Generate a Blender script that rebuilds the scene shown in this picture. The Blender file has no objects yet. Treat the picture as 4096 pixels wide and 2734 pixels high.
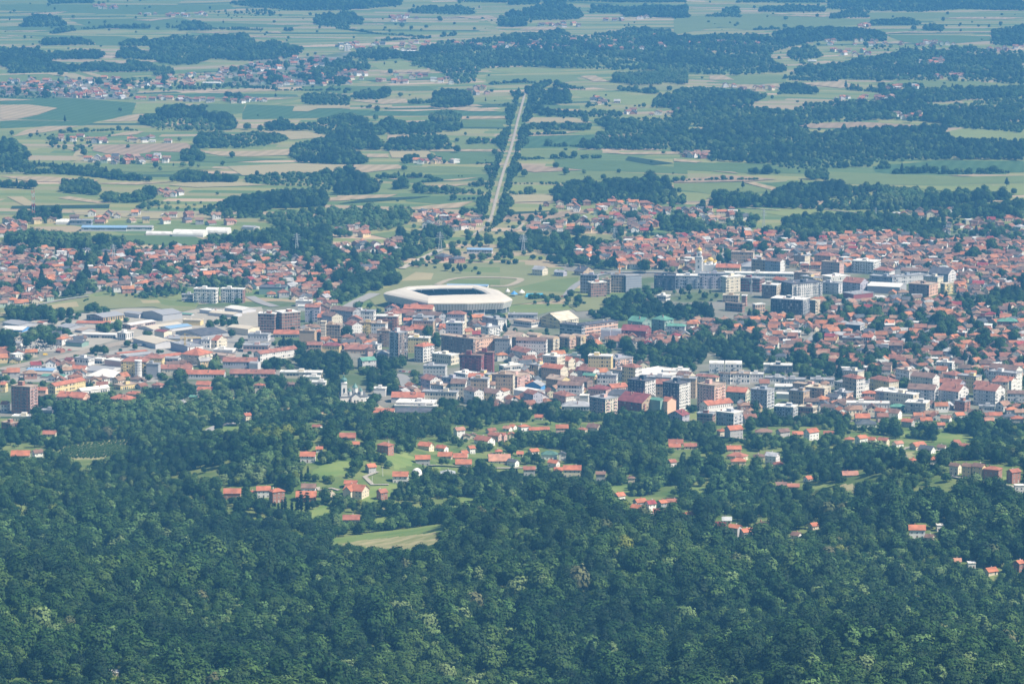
import bpy, math, random
import numpy as np
R = math.radians
random.seed(7); rng = np.random.default_rng(7)
SC = bpy.context.scene
COL = SC.collection
# ------------------------------------------------------------------ camera, sky, sun, exposure
FPX, CX, CY, CAMZ = 14194.0, 2048.0, 1367.0, 580.0
PITCH = math.atan((CY + 830) / FPX)
cam = bpy.data.cameras.new('camera'); cam.sensor_width = 36; cam.lens = FPX / 4096 * 36
cam.clip_start = 1; cam.clip_end = 60000
camo = bpy.data.objects.new('camera', cam); COL.objects.link(camo)
camo.location = (0, 0, CAMZ); camo.rotation_euler = (R(90) - PITCH, 0, 0); SC.camera = camo
SUN_EL, SUN_AZ = R(50), math.atan2(0.93, -0.37)
world = bpy.data.worlds.new('World'); SC.world = world; world.use_nodes = True
wn = world.node_tree; sky = wn.nodes.new('ShaderNodeTexSky'); sky.sky_type = 'NISHITA'; sky.sun_disc = False
sky.sun_elevation = SUN_EL; sky.sun_rotation = SUN_AZ
bg = wn.nodes['Background']; bg.inputs[1].default_value = 0.06; wn.links.new(sky.outputs[0], bg.inputs[0])
sl = bpy.data.lights.new('sun', 'SUN'); sl.energy = 4.9; sl.angle = R(0.5); sl.color = (1, .885, .735)
so = bpy.data.objects.new('sun', sl); COL.objects.link(so)
sd = np.array([math.sin(SUN_AZ) * math.cos(SUN_EL), math.cos(SUN_AZ) * math.cos(SUN_EL), math.sin(SUN_EL)])
from mathutils import Vector, Matrix
so.rotation_euler = Vector(sd).to_track_quat('Z', 'Y').to_euler(); so.location = (2000, 0, 3000)
SC.view_settings.view_transform = 'Standard'; SC.view_settings.look = 'None'; SC.view_settings.gamma = 1
SC.view_settings.exposure = 0.93
SC.cycles.use_denoising = True; SC.cycles.max_bounces = 4; SC.cycles.diffuse_bounces = 2; SC.cycles.glossy_bounces = 1
SC.cycles.transmission_bounces = 1; SC.cycles.volume_bounces = 0; SC.cycles.transparent_max_bounces = 4
SC.cycles.volume_step_rate = 50; SC.cycles.volume_max_steps = 4
HAZE_D, HAZE_C = 9.0e-5, (.125, .435, .86)
# ------------------------------------------------------------------ projection between the photograph's pixels and the land
TILES = dict(A=(0, 900, 1.96), B=(1000, 900, 1.96), C=(2000, 900, 1.96), D=(2996, 900, 1.96), E=(0, 1500, 1.96),
             F=(1000, 1500, 1.96), G=(2000, 1500, 1.96), H=(2996, 1500, 1.96), P=(0, 0, 1.6507), Q=(1350, 0, 1.6507),
             R=(2696, 0, 1.6507), O=(0, 0, .57349), S=(0, 0, 1.), L=(0, 2000, 1.147), M=(2048, 2000, 1.147))
cp, sp = math.cos(PITCH), math.sin(PITCH)
def px(t, u, v):
    a = TILES[t]; return a[0] + u / a[2], a[1] + v / a[2]
def hgt(x, y):
    x = np.asarray(x, float); y = np.asarray(y, float)
    b = np.interp(y, [-1500, 0, 600, 1200, 1800, 2050, 2300, 2600, 2900, 3080, 3200, 3290], [600, 566, 360, 205, 108, 84, 66, 50, 32, 14, 5, 0])
    m = np.clip((3230 - y) / 350, 0, 1)
    r = 9 * np.sin(x / 71 + y / 190 + 1) + 9 * np.sin(x / 128 - y / 120 + 2.2) + 4 * np.sin(x / 43 - y / 210) + 3 * np.sin(y / 52 + x / 60)
    m = m * np.clip((y + 300) / 1200, .1, 1)
    m2 = np.clip((y - 9800) / 4000, 0, 1)
    return b + r * m + m2 * 30 * (1 + np.sin(x / 900 + 1))
def ray(u, v):
    x = (np.asarray(u, float) - CX) / FPX; y = -(np.asarray(v, float) - CY) / FPX
    return np.stack([x, cp + y * sp, -sp + y * cp], -1)
def ground(u, v, up=0.):
    """land point seen at photo pixel(s) u, v; up: height above the land at which the ray is met"""
    d = ray(u, v); one = d.ndim == 1; d = np.atleast_2d(d)
    T0 = (CAMZ - up) / -d[:, 2]
    ts = T0[:, None] * np.linspace(.55, 1.0, 220)[None, :]
    z = CAMZ + d[:, 2:3] * ts; g = hgt(d[:, 0:1] * ts, d[:, 1:2] * ts) + up
    below = z <= g + 1e-6; below[:, -1] = True; k = below.argmax(1); k = np.maximum(k, 1); ar = np.arange(len(k))
    lo, hi = ts[ar, k - 1], ts[ar, k]
    for _ in range(14):
        m = (lo + hi) / 2; b = CAMZ + d[:, 2] * m <= hgt(d[:, 0] * m, d[:, 1] * m) + up
        hi = np.where(b, m, hi); lo = np.where(b, lo, m)
    p = d * hi[:, None]; p[:, 2] += CAMZ; p[:, 2] -= up
    return p[0] if one else p
def proj(x, y, z):
    x = np.asarray(x, float); y = np.asarray(y, float); z = np.asarray(z, float) - CAMZ
    dep = y * cp - z * sp; h = y * sp + z * cp
    return CX + FPX * x / dep, CY - FPX * h / dep
def sc_at(p): return (p[1] * cp - (p[2] - CAMZ) * sp) / FPX          # metres per photo pixel
def inpoly(pu, pv, poly):
    pu = np.asarray(pu); pv = np.asarray(pv); r = np.zeros(pu.shape, bool); n = len(poly)
    for i in range(n):
        x1, y1 = poly[i]; x2, y2 = poly[i - 1]
        if y1 == y2: continue
        c = ((y1 > pv) != (y2 > pv)) & (pu < (x2 - x1) * (pv - y1) / (y2 - y1) + x1); r ^= c
    return r
def PL(s):
    """'P 1,2 3,4' -> list of photo pixels; a tile letter may change inside the string"""
    out = []; t = 'S'
    for w in s.split():
        if w in TILES: t = w; continue
        a, b = w.split(','); out.append(px(t, float(a), float(b)))
    return out
# ------------------------------------------------------------------ materials
MATS = {}
class NT:
    def __init__(s, name, rough=.8, spec=.2):
        s.m = bpy.data.materials.new(name); s.m.use_nodes = True; s.t = s.m.node_tree; s.b = s.t.nodes['Principled BSDF']
        s.b.inputs['Roughness'].default_value = rough; s.b.inputs['Specular IOR Level'].default_value = spec; MATS[name] = s.m
    def n(s, typ, **k):
        n = s.t.nodes.new('ShaderNode' + typ)
        for a, v in k.items(): setattr(n, a, v)
        return n
    def l(s, a, b): s.t.links.new(a, b)
    def put(s, sock, v):
        if hasattr(v, 'links') or hasattr(v, 'is_linked'): s.l(v, sock)
        else: sock.default_value = v
    def math(s, op, a, b=0., c=0.):
        n = s.n('Math', operation=op); s.put(n.inputs[0], a); s.put(n.inputs[1], b); s.put(n.inputs[2], c); return n.outputs[0]
    def mix(s, f, a, b, mode='MIX'):
        n = s.n('MixRGB', blend_type=mode); s.put(n.inputs[0], f)
        for i, v in ((1, a), (2, b)):
            if isinstance(v, tuple): v = (*v, 1) if len(v) == 3 else v
            s.put(n.inputs[i], v)
        return n.outputs[0]
    def noise(s, scale, vec=None, detail=3, dist=0.):
        n = s.n('TexNoise'); n.inputs['Scale'].default_value = scale; n.inputs['Detail'].default_value = detail
        n.inputs['Distortion'].default_value = dist
        if vec is not None: s.l(vec, n.inputs['Vector'])
        return n.outputs[0]
    def ramp(s, f, stops, const=False):
        n = s.n('ValToRGB'); r = n.color_ramp; s.l(f, n.inputs[0])
        if const: r.interpolation = 'CONSTANT'
        while len(r.elements) < len(stops): r.elements.new(.5)
        for e, (p, c) in zip(r.elements, stops): e.position = p; e.color = (*c, 1)
        return n.outputs[0]
    def pos(s): return s.n('NewGeometry').outputs['Position']
    def out(s, c): s.l(c, s.b.inputs['Base Color'])
def attr(t, name='Col'): return t.n('Attribute', attribute_name=name).outputs['Color']
# plain tinted surfaces that weather a little: plaster, metal, concrete
t = NT('plaster', .85, .15); p_ = t.pos()
t.out(t.mix(t.math('MULTIPLY', t.noise(.35, p_, 5), .45), attr(t), t.mix(1., attr(t), (.62, .60, .58), 'MULTIPLY')))
t = NT('painted_metal', .5, .35); t.out(t.mix(t.math('MULTIPLY', t.noise(.12, t.pos(), 5), .5), attr(t), t.mix(1., attr(t), (.6, .6, .62), 'MULTIPLY')))
# walls with a grid of openings: uv counts bays and floors
def facade(name, w0, w1, h0, h1, balc=.62, glass=((0, (.02, .03, .04)), (.45, (.05, .06, .08)), (.8, (.16, .17, .18)), (1, (.55, .54, .5)))):
    t = NT(name, .8, .2); uv = t.n('UVMap', uv_map='UVMap'); sx = t.n('SeparateXYZ'); t.l(uv.outputs[0], sx.inputs[0])
    u, v = sx.outputs[0], sx.outputs[1]; fu, fv = t.math('FRACT', u), t.math('FRACT', v)
    oi = t.n('ObjectInfo').outputs['Random']
    cu = t.math('FLOOR', u); wn_ = t.n('TexWhiteNoise', noise_dimensions='2D'); cb = t.n('CombineXYZ')
    t.l(cu, cb.inputs[0]); t.l(oi, cb.inputs[1]); t.l(cb.outputs[0], wn_.inputs['Vector'])
    isb = t.math('GREATER_THAN', wn_.outputs['Value'], balc)                    # bays that hold loggias
    lo = t.math('SUBTRACT', w0, t.math('MULTIPLY', isb, .2)); hi = t.math('ADD', w1, t.math('MULTIPLY', isb, .2))
    a = t.math('MULTIPLY', t.math('GREATER_THAN', fu, lo), t.math('LESS_THAN', fu, hi))
    b = t.math('MULTIPLY', t.math('GREATER_THAN', fv, h0), t.math('LESS_THAN', fv, t.math('ADD', h1, t.math('MULTIPLY', isb, .1))))
    win = t.math('MULTIPLY', a, b)
    w2 = t.n('TexWhiteNoise', noise_dimensions='2D'); cc = t.n('CombineXYZ')
    t.l(t.math('ADD', cu, t.math('MULTIPLY', oi, 17.3)), cc.inputs[0]); t.l(t.math('FLOOR', v), cc.inputs[1]); t.l(cc.outputs[0], w2.inputs['Vector'])
    gl = t.ramp(w2.outputs['Value'], glass)
    wall = t.mix(t.math('MULTIPLY', t.noise(.3, t.pos(), 5), .5), attr(t), t.mix(1., attr(t), (.6, .58, .56), 'MULTIPLY'))
    slab = t.math('LESS_THAN', fv, .07); wall = t.mix(t.math('MULTIPLY', slab, .25), wall, (.35, .34, .33))
    t.out(t.mix(win, wall, gl)); t.l(t.math('SUBTRACT', .85, t.math('MULTIPLY', win, .55)), t.b.inputs['Roughness'])
facade('facade', .35, .65, .34, .72, .7); facade('house_wall', .34, .66, .38, .76, .8)
facade('ribbon_facade', .06, .94, .36, .80, 1.1); facade('shell_facade', .12, .88, .16, .86, 1.1, ((0, (.03, .03, .03)), (.5, (.09, .075, .06)), (1, (.22, .19, .16))))
facade('tall_facade', .30, .70, .14, .86, .74)
# clay tiles, sheet roofs
t = NT('roof_tiles', .8, .15); p_ = t.pos(); n1 = t.noise(.22, p_, 6); n2 = t.noise(2.2, p_, 3)
c = t.mix(t.ramp(n1, ((.35, (0, 0, 0)), (.65, (.85, .85, .85)))), attr(t), t.mix(1., attr(t), (.55, .58, .62), 'MULTIPLY'))
t.out(t.mix(t.math('MULTIPLY', n2, .35), c, t.mix(1., c, (.6, .55, .55), 'MULTIPLY')))
t = NT('flat_roof', .9, .1); p_ = t.pos(); n1 = t.noise(.16, p_, 6)
t.out(t.mix(t.ramp(n1, ((.42, (0, 0, 0)), (.62, (.55, .55, .55)))), attr(t), t.mix(1., attr(t), (.55, .54, .52), 'MULTIPLY')))
t = NT('ribbed_roof', .55, .3); p_ = t.pos(); wv = t.n('TexWave', wave_type='BANDS'); wv.inputs['Scale'].default_value = .35; t.l(p_, wv.inputs['Vector'])
t.out(t.mix(t.math('MULTIPLY', wv.outputs[1], .3), t.mix(t.math('MULTIPLY', t.noise(.1, p_, 5), .4), attr(t), t.mix(1., attr(t), (.6, .55, .5), 'MULTIPLY')), t.mix(1., attr(t), (.6, .6, .6), 'MULTIPLY')))
t = NT('window_glass', .15, .6); t.out(t.ramp(t.n('ObjectInfo').outputs['Random'], ((0, (.015, .02, .03)), (.6, (.05, .06, .07)), (1, (.3, .3, .28)))))
t = NT('brickwork', .9, .1); p_ = t.pos(); t.out(t.mix(t.noise(.5, p_, 5), attr(t), t.mix(1., attr(t), (.6, .6, .65), 'MULTIPLY')))
t = NT('asphalt', .9, .1); p_ = t.pos(); t.out(t.mix(t.noise(.09, p_, 6), attr(t), t.mix(1., attr(t), (.65, .66, .62), 'MULTIPLY')))
# foliage
def leafmat(name, a, b, c, br=1.):
    t = NT(name, .65, .12); rnd = t.n('ObjectInfo').outputs['Random']; g = t.pos()
    big = t.noise(.009, g, 5); f = t.math('ADD', t.math('MULTIPLY', rnd, .9), t.math('MULTIPLY', t.math('SUBTRACT', big, .5), 2.7))
    cc = t.ramp(f, ((0, a), (.5, b), (1, c)))
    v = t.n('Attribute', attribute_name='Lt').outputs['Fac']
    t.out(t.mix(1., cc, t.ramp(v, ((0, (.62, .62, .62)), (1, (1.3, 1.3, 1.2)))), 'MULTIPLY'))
leafmat('leaves_broad', (.015, .045, .012), (.032, .076, .018), (.062, .112, .028))
leafmat('leaves_dark', (.009, .028, .012), (.017, .045, .015), (.030, .066, .021))
leafmat('leaves_pale', (.060, .125, .040), (.090, .160, .052), (.135, .190, .075))
leafmat('leaves_bloom', (.08, .11, .045), (.11, .125, .055), (.13, .135, .07))
leafmat('leaves_lime', (.085, .130, .022), (.110, .155, .025), (.150, .180, .035))
leafmat('needles', (.012, .032, .018), (.018, .040, .020), (.024, .050, .024))
t = NT('bark', .9, .1); t.out(t.mix(t.noise(3, None, 4), (.06, .045, .03), (.13, .10, .075)))
# the land: parcels on the plain, grass and scrub on the hills
t = NT('land', .95, .05); p_ = t.pos(); sx = t.n('SeparateXYZ'); t.l(p_, sx.inputs[0])
vz = t.n('TexVoronoi', feature='F1'); vz.inputs['Scale'].default_value = .0011; t.l(p_, vz.inputs['Vector'])
sc_ = t.n('SeparateColor'); t.l(vz.outputs['Color'], sc_.inputs[0])
rot = t.n('VectorRotate', rotation_type='Z_AXIS'); t.l(p_, rot.inputs['Vector']); t.l(t.math('MULTIPLY', t.math('SUBTRACT', sc_.outputs[0], .5), .9), rot.inputs['Angle'])
s2 = t.n('SeparateXYZ'); t.l(rot.outputs[0], s2.inputs[0])
wy = t.math('ADD', s2.outputs[1], t.math('MULTIPLY', t.noise(.0016, p_, 2), 160.))
yy = t.math('DIVIDE', wy, 38.); row = t.math('FLOOR', yy)
wr = t.n('TexWhiteNoise', noise_dimensions='1D'); t.l(row, wr.inputs['W'])
xx = t.math('ADD', t.math('DIVIDE', s2.outputs[0], t.math('ADD', 170., t.math('MULTIPLY', wr.outputs['Value'], 260.))), t.math('MULTIPLY', wr.outputs['Value'], 37.)); colm = t.math('FLOOR', xx)
cb = t.n('CombineXYZ'); t.l(row, cb.inputs[0]); t.l(colm, cb.inputs[1]); t.l(sc_.outputs[1], cb.inputs[2])
wc = t.n('TexWhiteNoise', noise_dimensions='3D'); t.l(cb.outputs[0], wc.inputs['Vector'])
par = t.ramp(wc.outputs['Value'], ((0, (.15, .195, .066)), (.14, (.20, .225, .08)), (.30, (.115, .17, .062)), (.44, (.26, .255, .10)), (.58, (.17, .205, .075)),
       (.70, (.25, .235, .11)), (.83, (.34, .27, .17)), (.93, (.44, .33, .22)), (.965, (.05, .085, .04))), True)
edge = t.math('LESS_THAN', t.math('FRACT', yy), .05); par = t.mix(t.math('MULTIPLY', edge, .6), par, (.26, .25, .14))
par = t.mix(t.math('MULTIPLY', t.noise(.02, p_, 6), .5), par, t.mix(1., par, (.7, .75, .7), 'MULTIPLY'))
hill = t.mix(t.ramp(t.noise(.035, p_, 6), ((.35, (0, 0, 0)), (.65, (1, 1, 1)))), (.07, .12, .03), (.17, .20, .07))
isp = t.math('GREATER_THAN', sx.outputs[1], 3260.)
base = t.mix(isp, hill, par)
cov = attr(t, 'Cov'); s3 = t.n('SeparateColor'); t.l(cov, s3.inputs[0])
nz = t.math('MULTIPLY', t.math('SUBTRACT', t.noise(.08, p_, 5), .5), .7)
def mask(ch): return t.math('GREATER_THAN', t.math('ADD', s3.outputs[ch], nz), .5)
mead = t.mix(t.ramp(t.noise(.03, p_, 7, .5), ((.3, (0, 0, 0)), (.7, (1, 1, 1)))), (.105, .175, .045), (.20, .245, .08)); dry = t.mix(t.ramp(t.noise(.05, p_, 8, .6), ((.35, (0, 0, 0)), (.68, (1, 1, 1)))), (.19, .21, .08), (.40, .35, .20))
base = t.mix(mask(0), base, mead); base = t.mix(mask(1), base, dry)
t.out(base)
def sheetmat(name, stripes=None, rough=.95):
    t = NT(name, rough, .05); p_ = t.pos(); c = attr(t)
    c = t.mix(t.math('MULTIPLY', t.noise(.018, p_, 7), .9), c, t.mix(1., c, (.62, .66, .60), 'MULTIPLY'))
    c = t.mix(t.math('MULTIPLY', t.noise(.09, p_, 5), .5), c, t.mix(1., c, (.72, .82, .62), 'MULTIPLY'))
    if stripes:
        mp = t.n('Mapping'); mp.inputs['Rotation'].default_value = (0, 0, R(stripes[1])); t.l(p_, mp.inputs[0])
        w = t.n('TexWave', wave_type='BANDS'); w.inputs['Scale'].default_value = stripes[0]; w.inputs['Distortion'].default_value = .4; t.l(mp.outputs[0], w.inputs['Vector'])
        c = t.mix(t.math('MULTIPLY', w.outputs[1], .55), c, t.mix(1., c, (.62, .66, .58), 'MULTIPLY'))
    t.out(c)
sheetmat('field_soil'); sheetmat('field_rows', (.016, 12)); sheetmat('field_bands', (.03, 80))
t = NT('town_soil', .95, .05); p_ = t.pos(); a_ = t.noise(.03, p_, 7); b_ = t.noise(.011, p_, 4)
t.out(t.mix(t.ramp(b_, ((.42, (0, 0, 0)), (.6, (1, 1, 1)))), t.mix(a_, (.05, .09, .035), (.13, .16, .07)), t.mix(a_, (.12, .12, .10), (.30, .28, .24))))
t = NT('water', .1, .5); t.b.inputs['Base Color'].default_value = (.05, .42, .55, 1)
# ------------------------------------------------------------------ mesh collecting
MATKEYS = {}
class MB:
    def __init__(s): s.v = []; s.f = []; s.c = []; s.m = []; s.uv = []; s.keys = []
    def face(s, pts, col, mat='plaster', uv=None):
        i = len(s.v); s.v += [tuple(p) for p in pts]; s.f.append(tuple(range(i, i + len(pts)))); s.c.append(col)
        if mat not in s.keys: s.keys.append(mat)
        s.m.append(s.keys.index(mat)); s.uv += (uv or [(.05, .05)] * len(pts))
    def box(s, x0, x1, y0, y1, z0, z1, col, mat='plaster', uvs=None, bottom=False, top=True, topmat=None, topcol=None, sides=True):
        P = [(x0, y0), (x1, y0), (x1, y1), (x0, y1)]
        if sides:
            for i in range(4):
                a, b = P[i], P[(i + 1) % 4]; q = [(*a, z0), (*b, z0), (*b, z1), (*a, z1)]
                uv = None
                if uvs: n, f = uvs[i % 2], uvs[2]; uv = [(0, 0), (n, 0), (n, f), (0, f)]
                s.face(q, col, mat, uv)
        if top: s.face([(*p, z1) for p in P], topcol or col, topmat or ('plaster' if uvs else mat))
        if bottom: s.face([(*p, z0) for p in P[::-1]], col, 'plaster' if uvs else mat)
        return s
    def cyl(s, cx, cy, z0, z1, r0, r1, col, mat='plaster', n=10, cap=True, a0=0., uvf=None):
        A = [(math.cos(a0 + 2 * math.pi * i / n), math.sin(a0 + 2 * math.pi * i / n)) for i in range(n)]
        for i in range(n):
            a, b = A[i], A[(i + 1) % n]
            s.face([(cx + a[0] * r0, cy + a[1] * r0, z0), (cx + b[0] * r0, cy + b[1] * r0, z0), (cx + b[0] * r1, cy + b[1] * r1, z1), (cx + a[0] * r1, cy + a[1] * r1, z1)][:4 if r1 > 0 else 3] if r1 > 0 else
                   [(cx + a[0] * r0, cy + a[1] * r0, z0), (cx + b[0] * r0, cy + b[1] * r0, z0), (cx, cy, z1)], col, mat, [(0, 0), (1, 0), (1, uvf), (0, uvf)] if uvf else None)
        if cap and r1 > 0: s.face([(cx + a[0] * r1, cy + a[1] * r1, z1) for a in A], col, mat)
        return s
    def dome(s, cx, cy, z0, r, h, col, mat='painted_metal', n=12, m=5, bulge=0.):
        pr = []
        for j in range(m + 1):
            a = j / m * math.pi / 2; pr.append((r * (math.cos(a) + bulge * math.sin(2 * a)), z0 + h * math.sin(a)))
        for (r0, z0_), (r1, z1_) in zip(pr, pr[1:]): s.cyl(cx, cy, z0_, z1_, r0, max(r1, 0) if r1 > .05 else 0, col, mat, n, False)
        return s
    def bar(s, a, b, w, col, mat='painted_metal'):
        a = Vector(a); b = Vector(b); d = (b - a).normalized(); q = d.cross(Vector((0, 0, 1)))
        if q.length < .01: q = Vector((1, 0, 0))
        q.normalize(); r = d.cross(q); q *= w / 2; r *= w / 2; C = [q + r, q - r, -q - r, -q + r]
        for i in range(4): s.face([a + C[i], a + C[(i + 1) % 4], b + C[(i + 1) % 4], b + C[i]], col, mat)
        s.face([b + k for k in C], col, mat); s.face([a + k for k in C[::-1]], col, mat); return s
    def add(s, o, M=None):
        """append another collection, moved by (cx, cy, cz, angle)"""
        i = len(s.v)
        if M: ca, sa = math.cos(M[3]), math.sin(M[3]); s.v += [(M[0] + x * ca - y * sa, M[1] + x * sa + y * ca, M[2] + z) for x, y, z in o.v]
        else: s.v += o.v
        s.f += [tuple(k + i for k in f) for f in o.f]; s.c += o.c; s.uv += o.uv
        for k in o.keys:
            if k not in s.keys: s.keys.append(k)
        s.m += [s.keys.index(o.keys[k]) for k in o.m]; return s
    def mesh(s, name):
        me = bpy.data.meshes.new(name); me.from_pydata(s.v, [], s.f); n = len(me.loops)
        for k in s.keys: me.materials.append(MATS[k])
        me.polygons.foreach_set('material_index', s.m)
        ca = me.color_attributes.new('Col', 'FLOAT_COLOR', 'CORNER'); arr = np.ones((n, 4), np.float32)
        arr[:, :3] = np.repeat(np.array([c[:3] for c in s.c], np.float32), [len(f) for f in s.f], axis=0); ca.data.foreach_set('color', arr.ravel())
        uvl = me.uv_layers.new(name='UVMap'); uvl.data.foreach_set('uv', np.array(s.uv, np.float32).ravel()); me.update(); return me
    def build(s, name, parent=None, loc=None, **tags):
        o = bpy.data.objects.new(name, s.mesh(name)); COL.objects.link(o)
        if parent is not None: o.parent = parent
        if loc is not None: o.location = loc
        for k, v in tags.items(): o[k] = v
        return o
def thing(name, label, cat, loc, rz=0, group=None):
    o = bpy.data.objects.new(name, None); COL.objects.link(o); o.location = loc; o.rotation_euler = (0, 0, rz)
    o['label'] = label; o['category'] = cat; o.empty_display_size = 1
    if group: o['group'] = group
    return o
def link(name, me, parent, loc=(0, 0, 0), rz=0):
    o = bpy.data.objects.new(name, me); COL.objects.link(o); o.parent = parent; o.location = loc; o.rotation_euler = (0, 0, rz); return o
# ------------------------------------------------------------------ the land
def areas(lines): return [PL(s) for s in lines.strip().split('\n')]
MEADOW = areas('''F 500,1312 700,1270 900,1242 1560,1158 1500,1315 1210,1385 950,1358 620,1335
F 480,740 700,670 810,680 790,760 640,800 480,770
F 465,1140 480,1060 560,1020 650,1000 640,1060 560,1110
F 870,1000 900,880 1190,840 1100,960 1060,1000
G 560,520 800,545 700,600 600,560
G 310,960 760,1010 700,1060 450,1040 330,1010
F 1600,960 1780,950 1740,1040 1640,1020
G 1360,870 1630,880 1630,925 1440,910
G 1270,1240 1350,1210 1350,1270
H 390,850 700,845 620,890 480,890
H 395,935 540,960 490,1030
H 1910,820 2020,780 2010,850
H 1470,450 1800,470 1700,530 1450,520
H 1180,440 1330,430 1200,480
E 1420,440 1520,430 1500,470
E 1660,440 1780,395 1940,400 1880,450
G 430,680 620,700 600,720
C 1610,1000 1750,1010 1740,1050 1620,1050
C 1900,1080 2060,1040 2040,1110
D 860,740 930,740 930,770 850,770
H 560,400 680,390 720,430
C 1560,540 1900,560 1760,640 1400,600
C 1000,600 1200,620 1180,660
G 300,330 480,370 430,400
G 800,880 1000,860 1010,930 850,920
G 1100,1130 1230,1110 1240,1160 1120,1170
G 900,1080 1010,1075 1000,1130 910,1120
F 960,1120 1080,1110 1100,1160 980,1170
H 560,1130 680,1120 690,1160 580,1170
F 1050,640 1250,600 1290,700 1150,740
F 1400,700 1500,690 1480,740
H 1000,560 1120,560 1110,600
E 350,470 430,500 330,520''')
DRY = areas('''F 650,1322 900,1290 1480,1230 1470,1310 1210,1372 950,1345
H 710,855 860,860 830,960 720,890
L 0,812 300,812 330,842 0,842
E 430,655 500,560 860,510 1060,505 1030,600 800,658
F 590,905 650,900 670,970 620,970
F 1000,1010 1080,1000 1060,1060
H 1190,600 1290,600 1280,670 1220,670''')
def ax(*p): return np.unique(np.concatenate([np.arange(*q) for q in p]))
gx = ax((-9000, -1400, 400), (-1400, -560, 28), (-560, 560, 4.5), (560, 1400, 28), (1400, 9001, 400))
gy = ax((-1500, 1560, 60), (1560, 1980, 9), (1980, 3330, 4.5), (3330, 9800, 400), (9800, 24001, 500))
X, Y = np.meshgrid(gx, gy); Z = hgt(X, Y); nx, ny = len(gx), len(gy)
U, V = proj(X, np.maximum(Y, 1500), Z)
cov = np.zeros((ny, nx, 4), np.float32); cov[..., 3] = 1
nearm = (Y > 1950) & (Y < 3330)
for k, L_ in ((0, MEADOW), (1, DRY)):
    for p in L_: cov[..., k] = np.maximum(cov[..., k], (inpoly(U, V, p) & nearm))
me = bpy.data.meshes.new('ground'); nv = nx * ny
me.vertices.add(nv); me.vertices.foreach_set('co', np.stack([X, Y, Z], -1).astype(np.float32).ravel())
I = np.arange(nv).reshape(ny, nx); q = np.stack([I[:-1, :-1], I[:-1, 1:], I[1:, 1:], I[1:, :-1]], -1).reshape(-1, 4)
me.loops.add(q.size); me.loops.foreach_set('vertex_index', q.ravel().astype(np.int32)); me.polygons.add(len(q))
me.polygons.foreach_set('loop_start', np.arange(0, q.size, 4, dtype=np.int32)); me.update(calc_edges=True)
a = me.color_attributes.new('Cov', 'FLOAT_COLOR', 'POINT'); a.data.foreach_set('color', cov.ravel()); me.materials.append(MATS['land'])
me.polygons.foreach_set('use_smooth', np.ones(len(q), bool))
o = bpy.data.objects.new('ground', me); COL.objects.link(o); o['kind'] = 'structure'
def sheet(name, poly, col, mat, z, jit=0.):
    P = [ground(*p) for p in poly]; m = MB(); m.face([(p[0], p[1], z) for p in P], col, mat); return m.build(name, kind='structure')
FC = dict(T=(.47, .35, .235), t=(.40, .33, .20), P=(.40, .28, .20), G=(.115, .17, .066), g=(.175, .215, .082), L=(.24, .27, .10), K=(.035, .06, .035), D=(.24, .245, .12), S=(.45, .36, .22), B=(.088, .155, .072))
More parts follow.
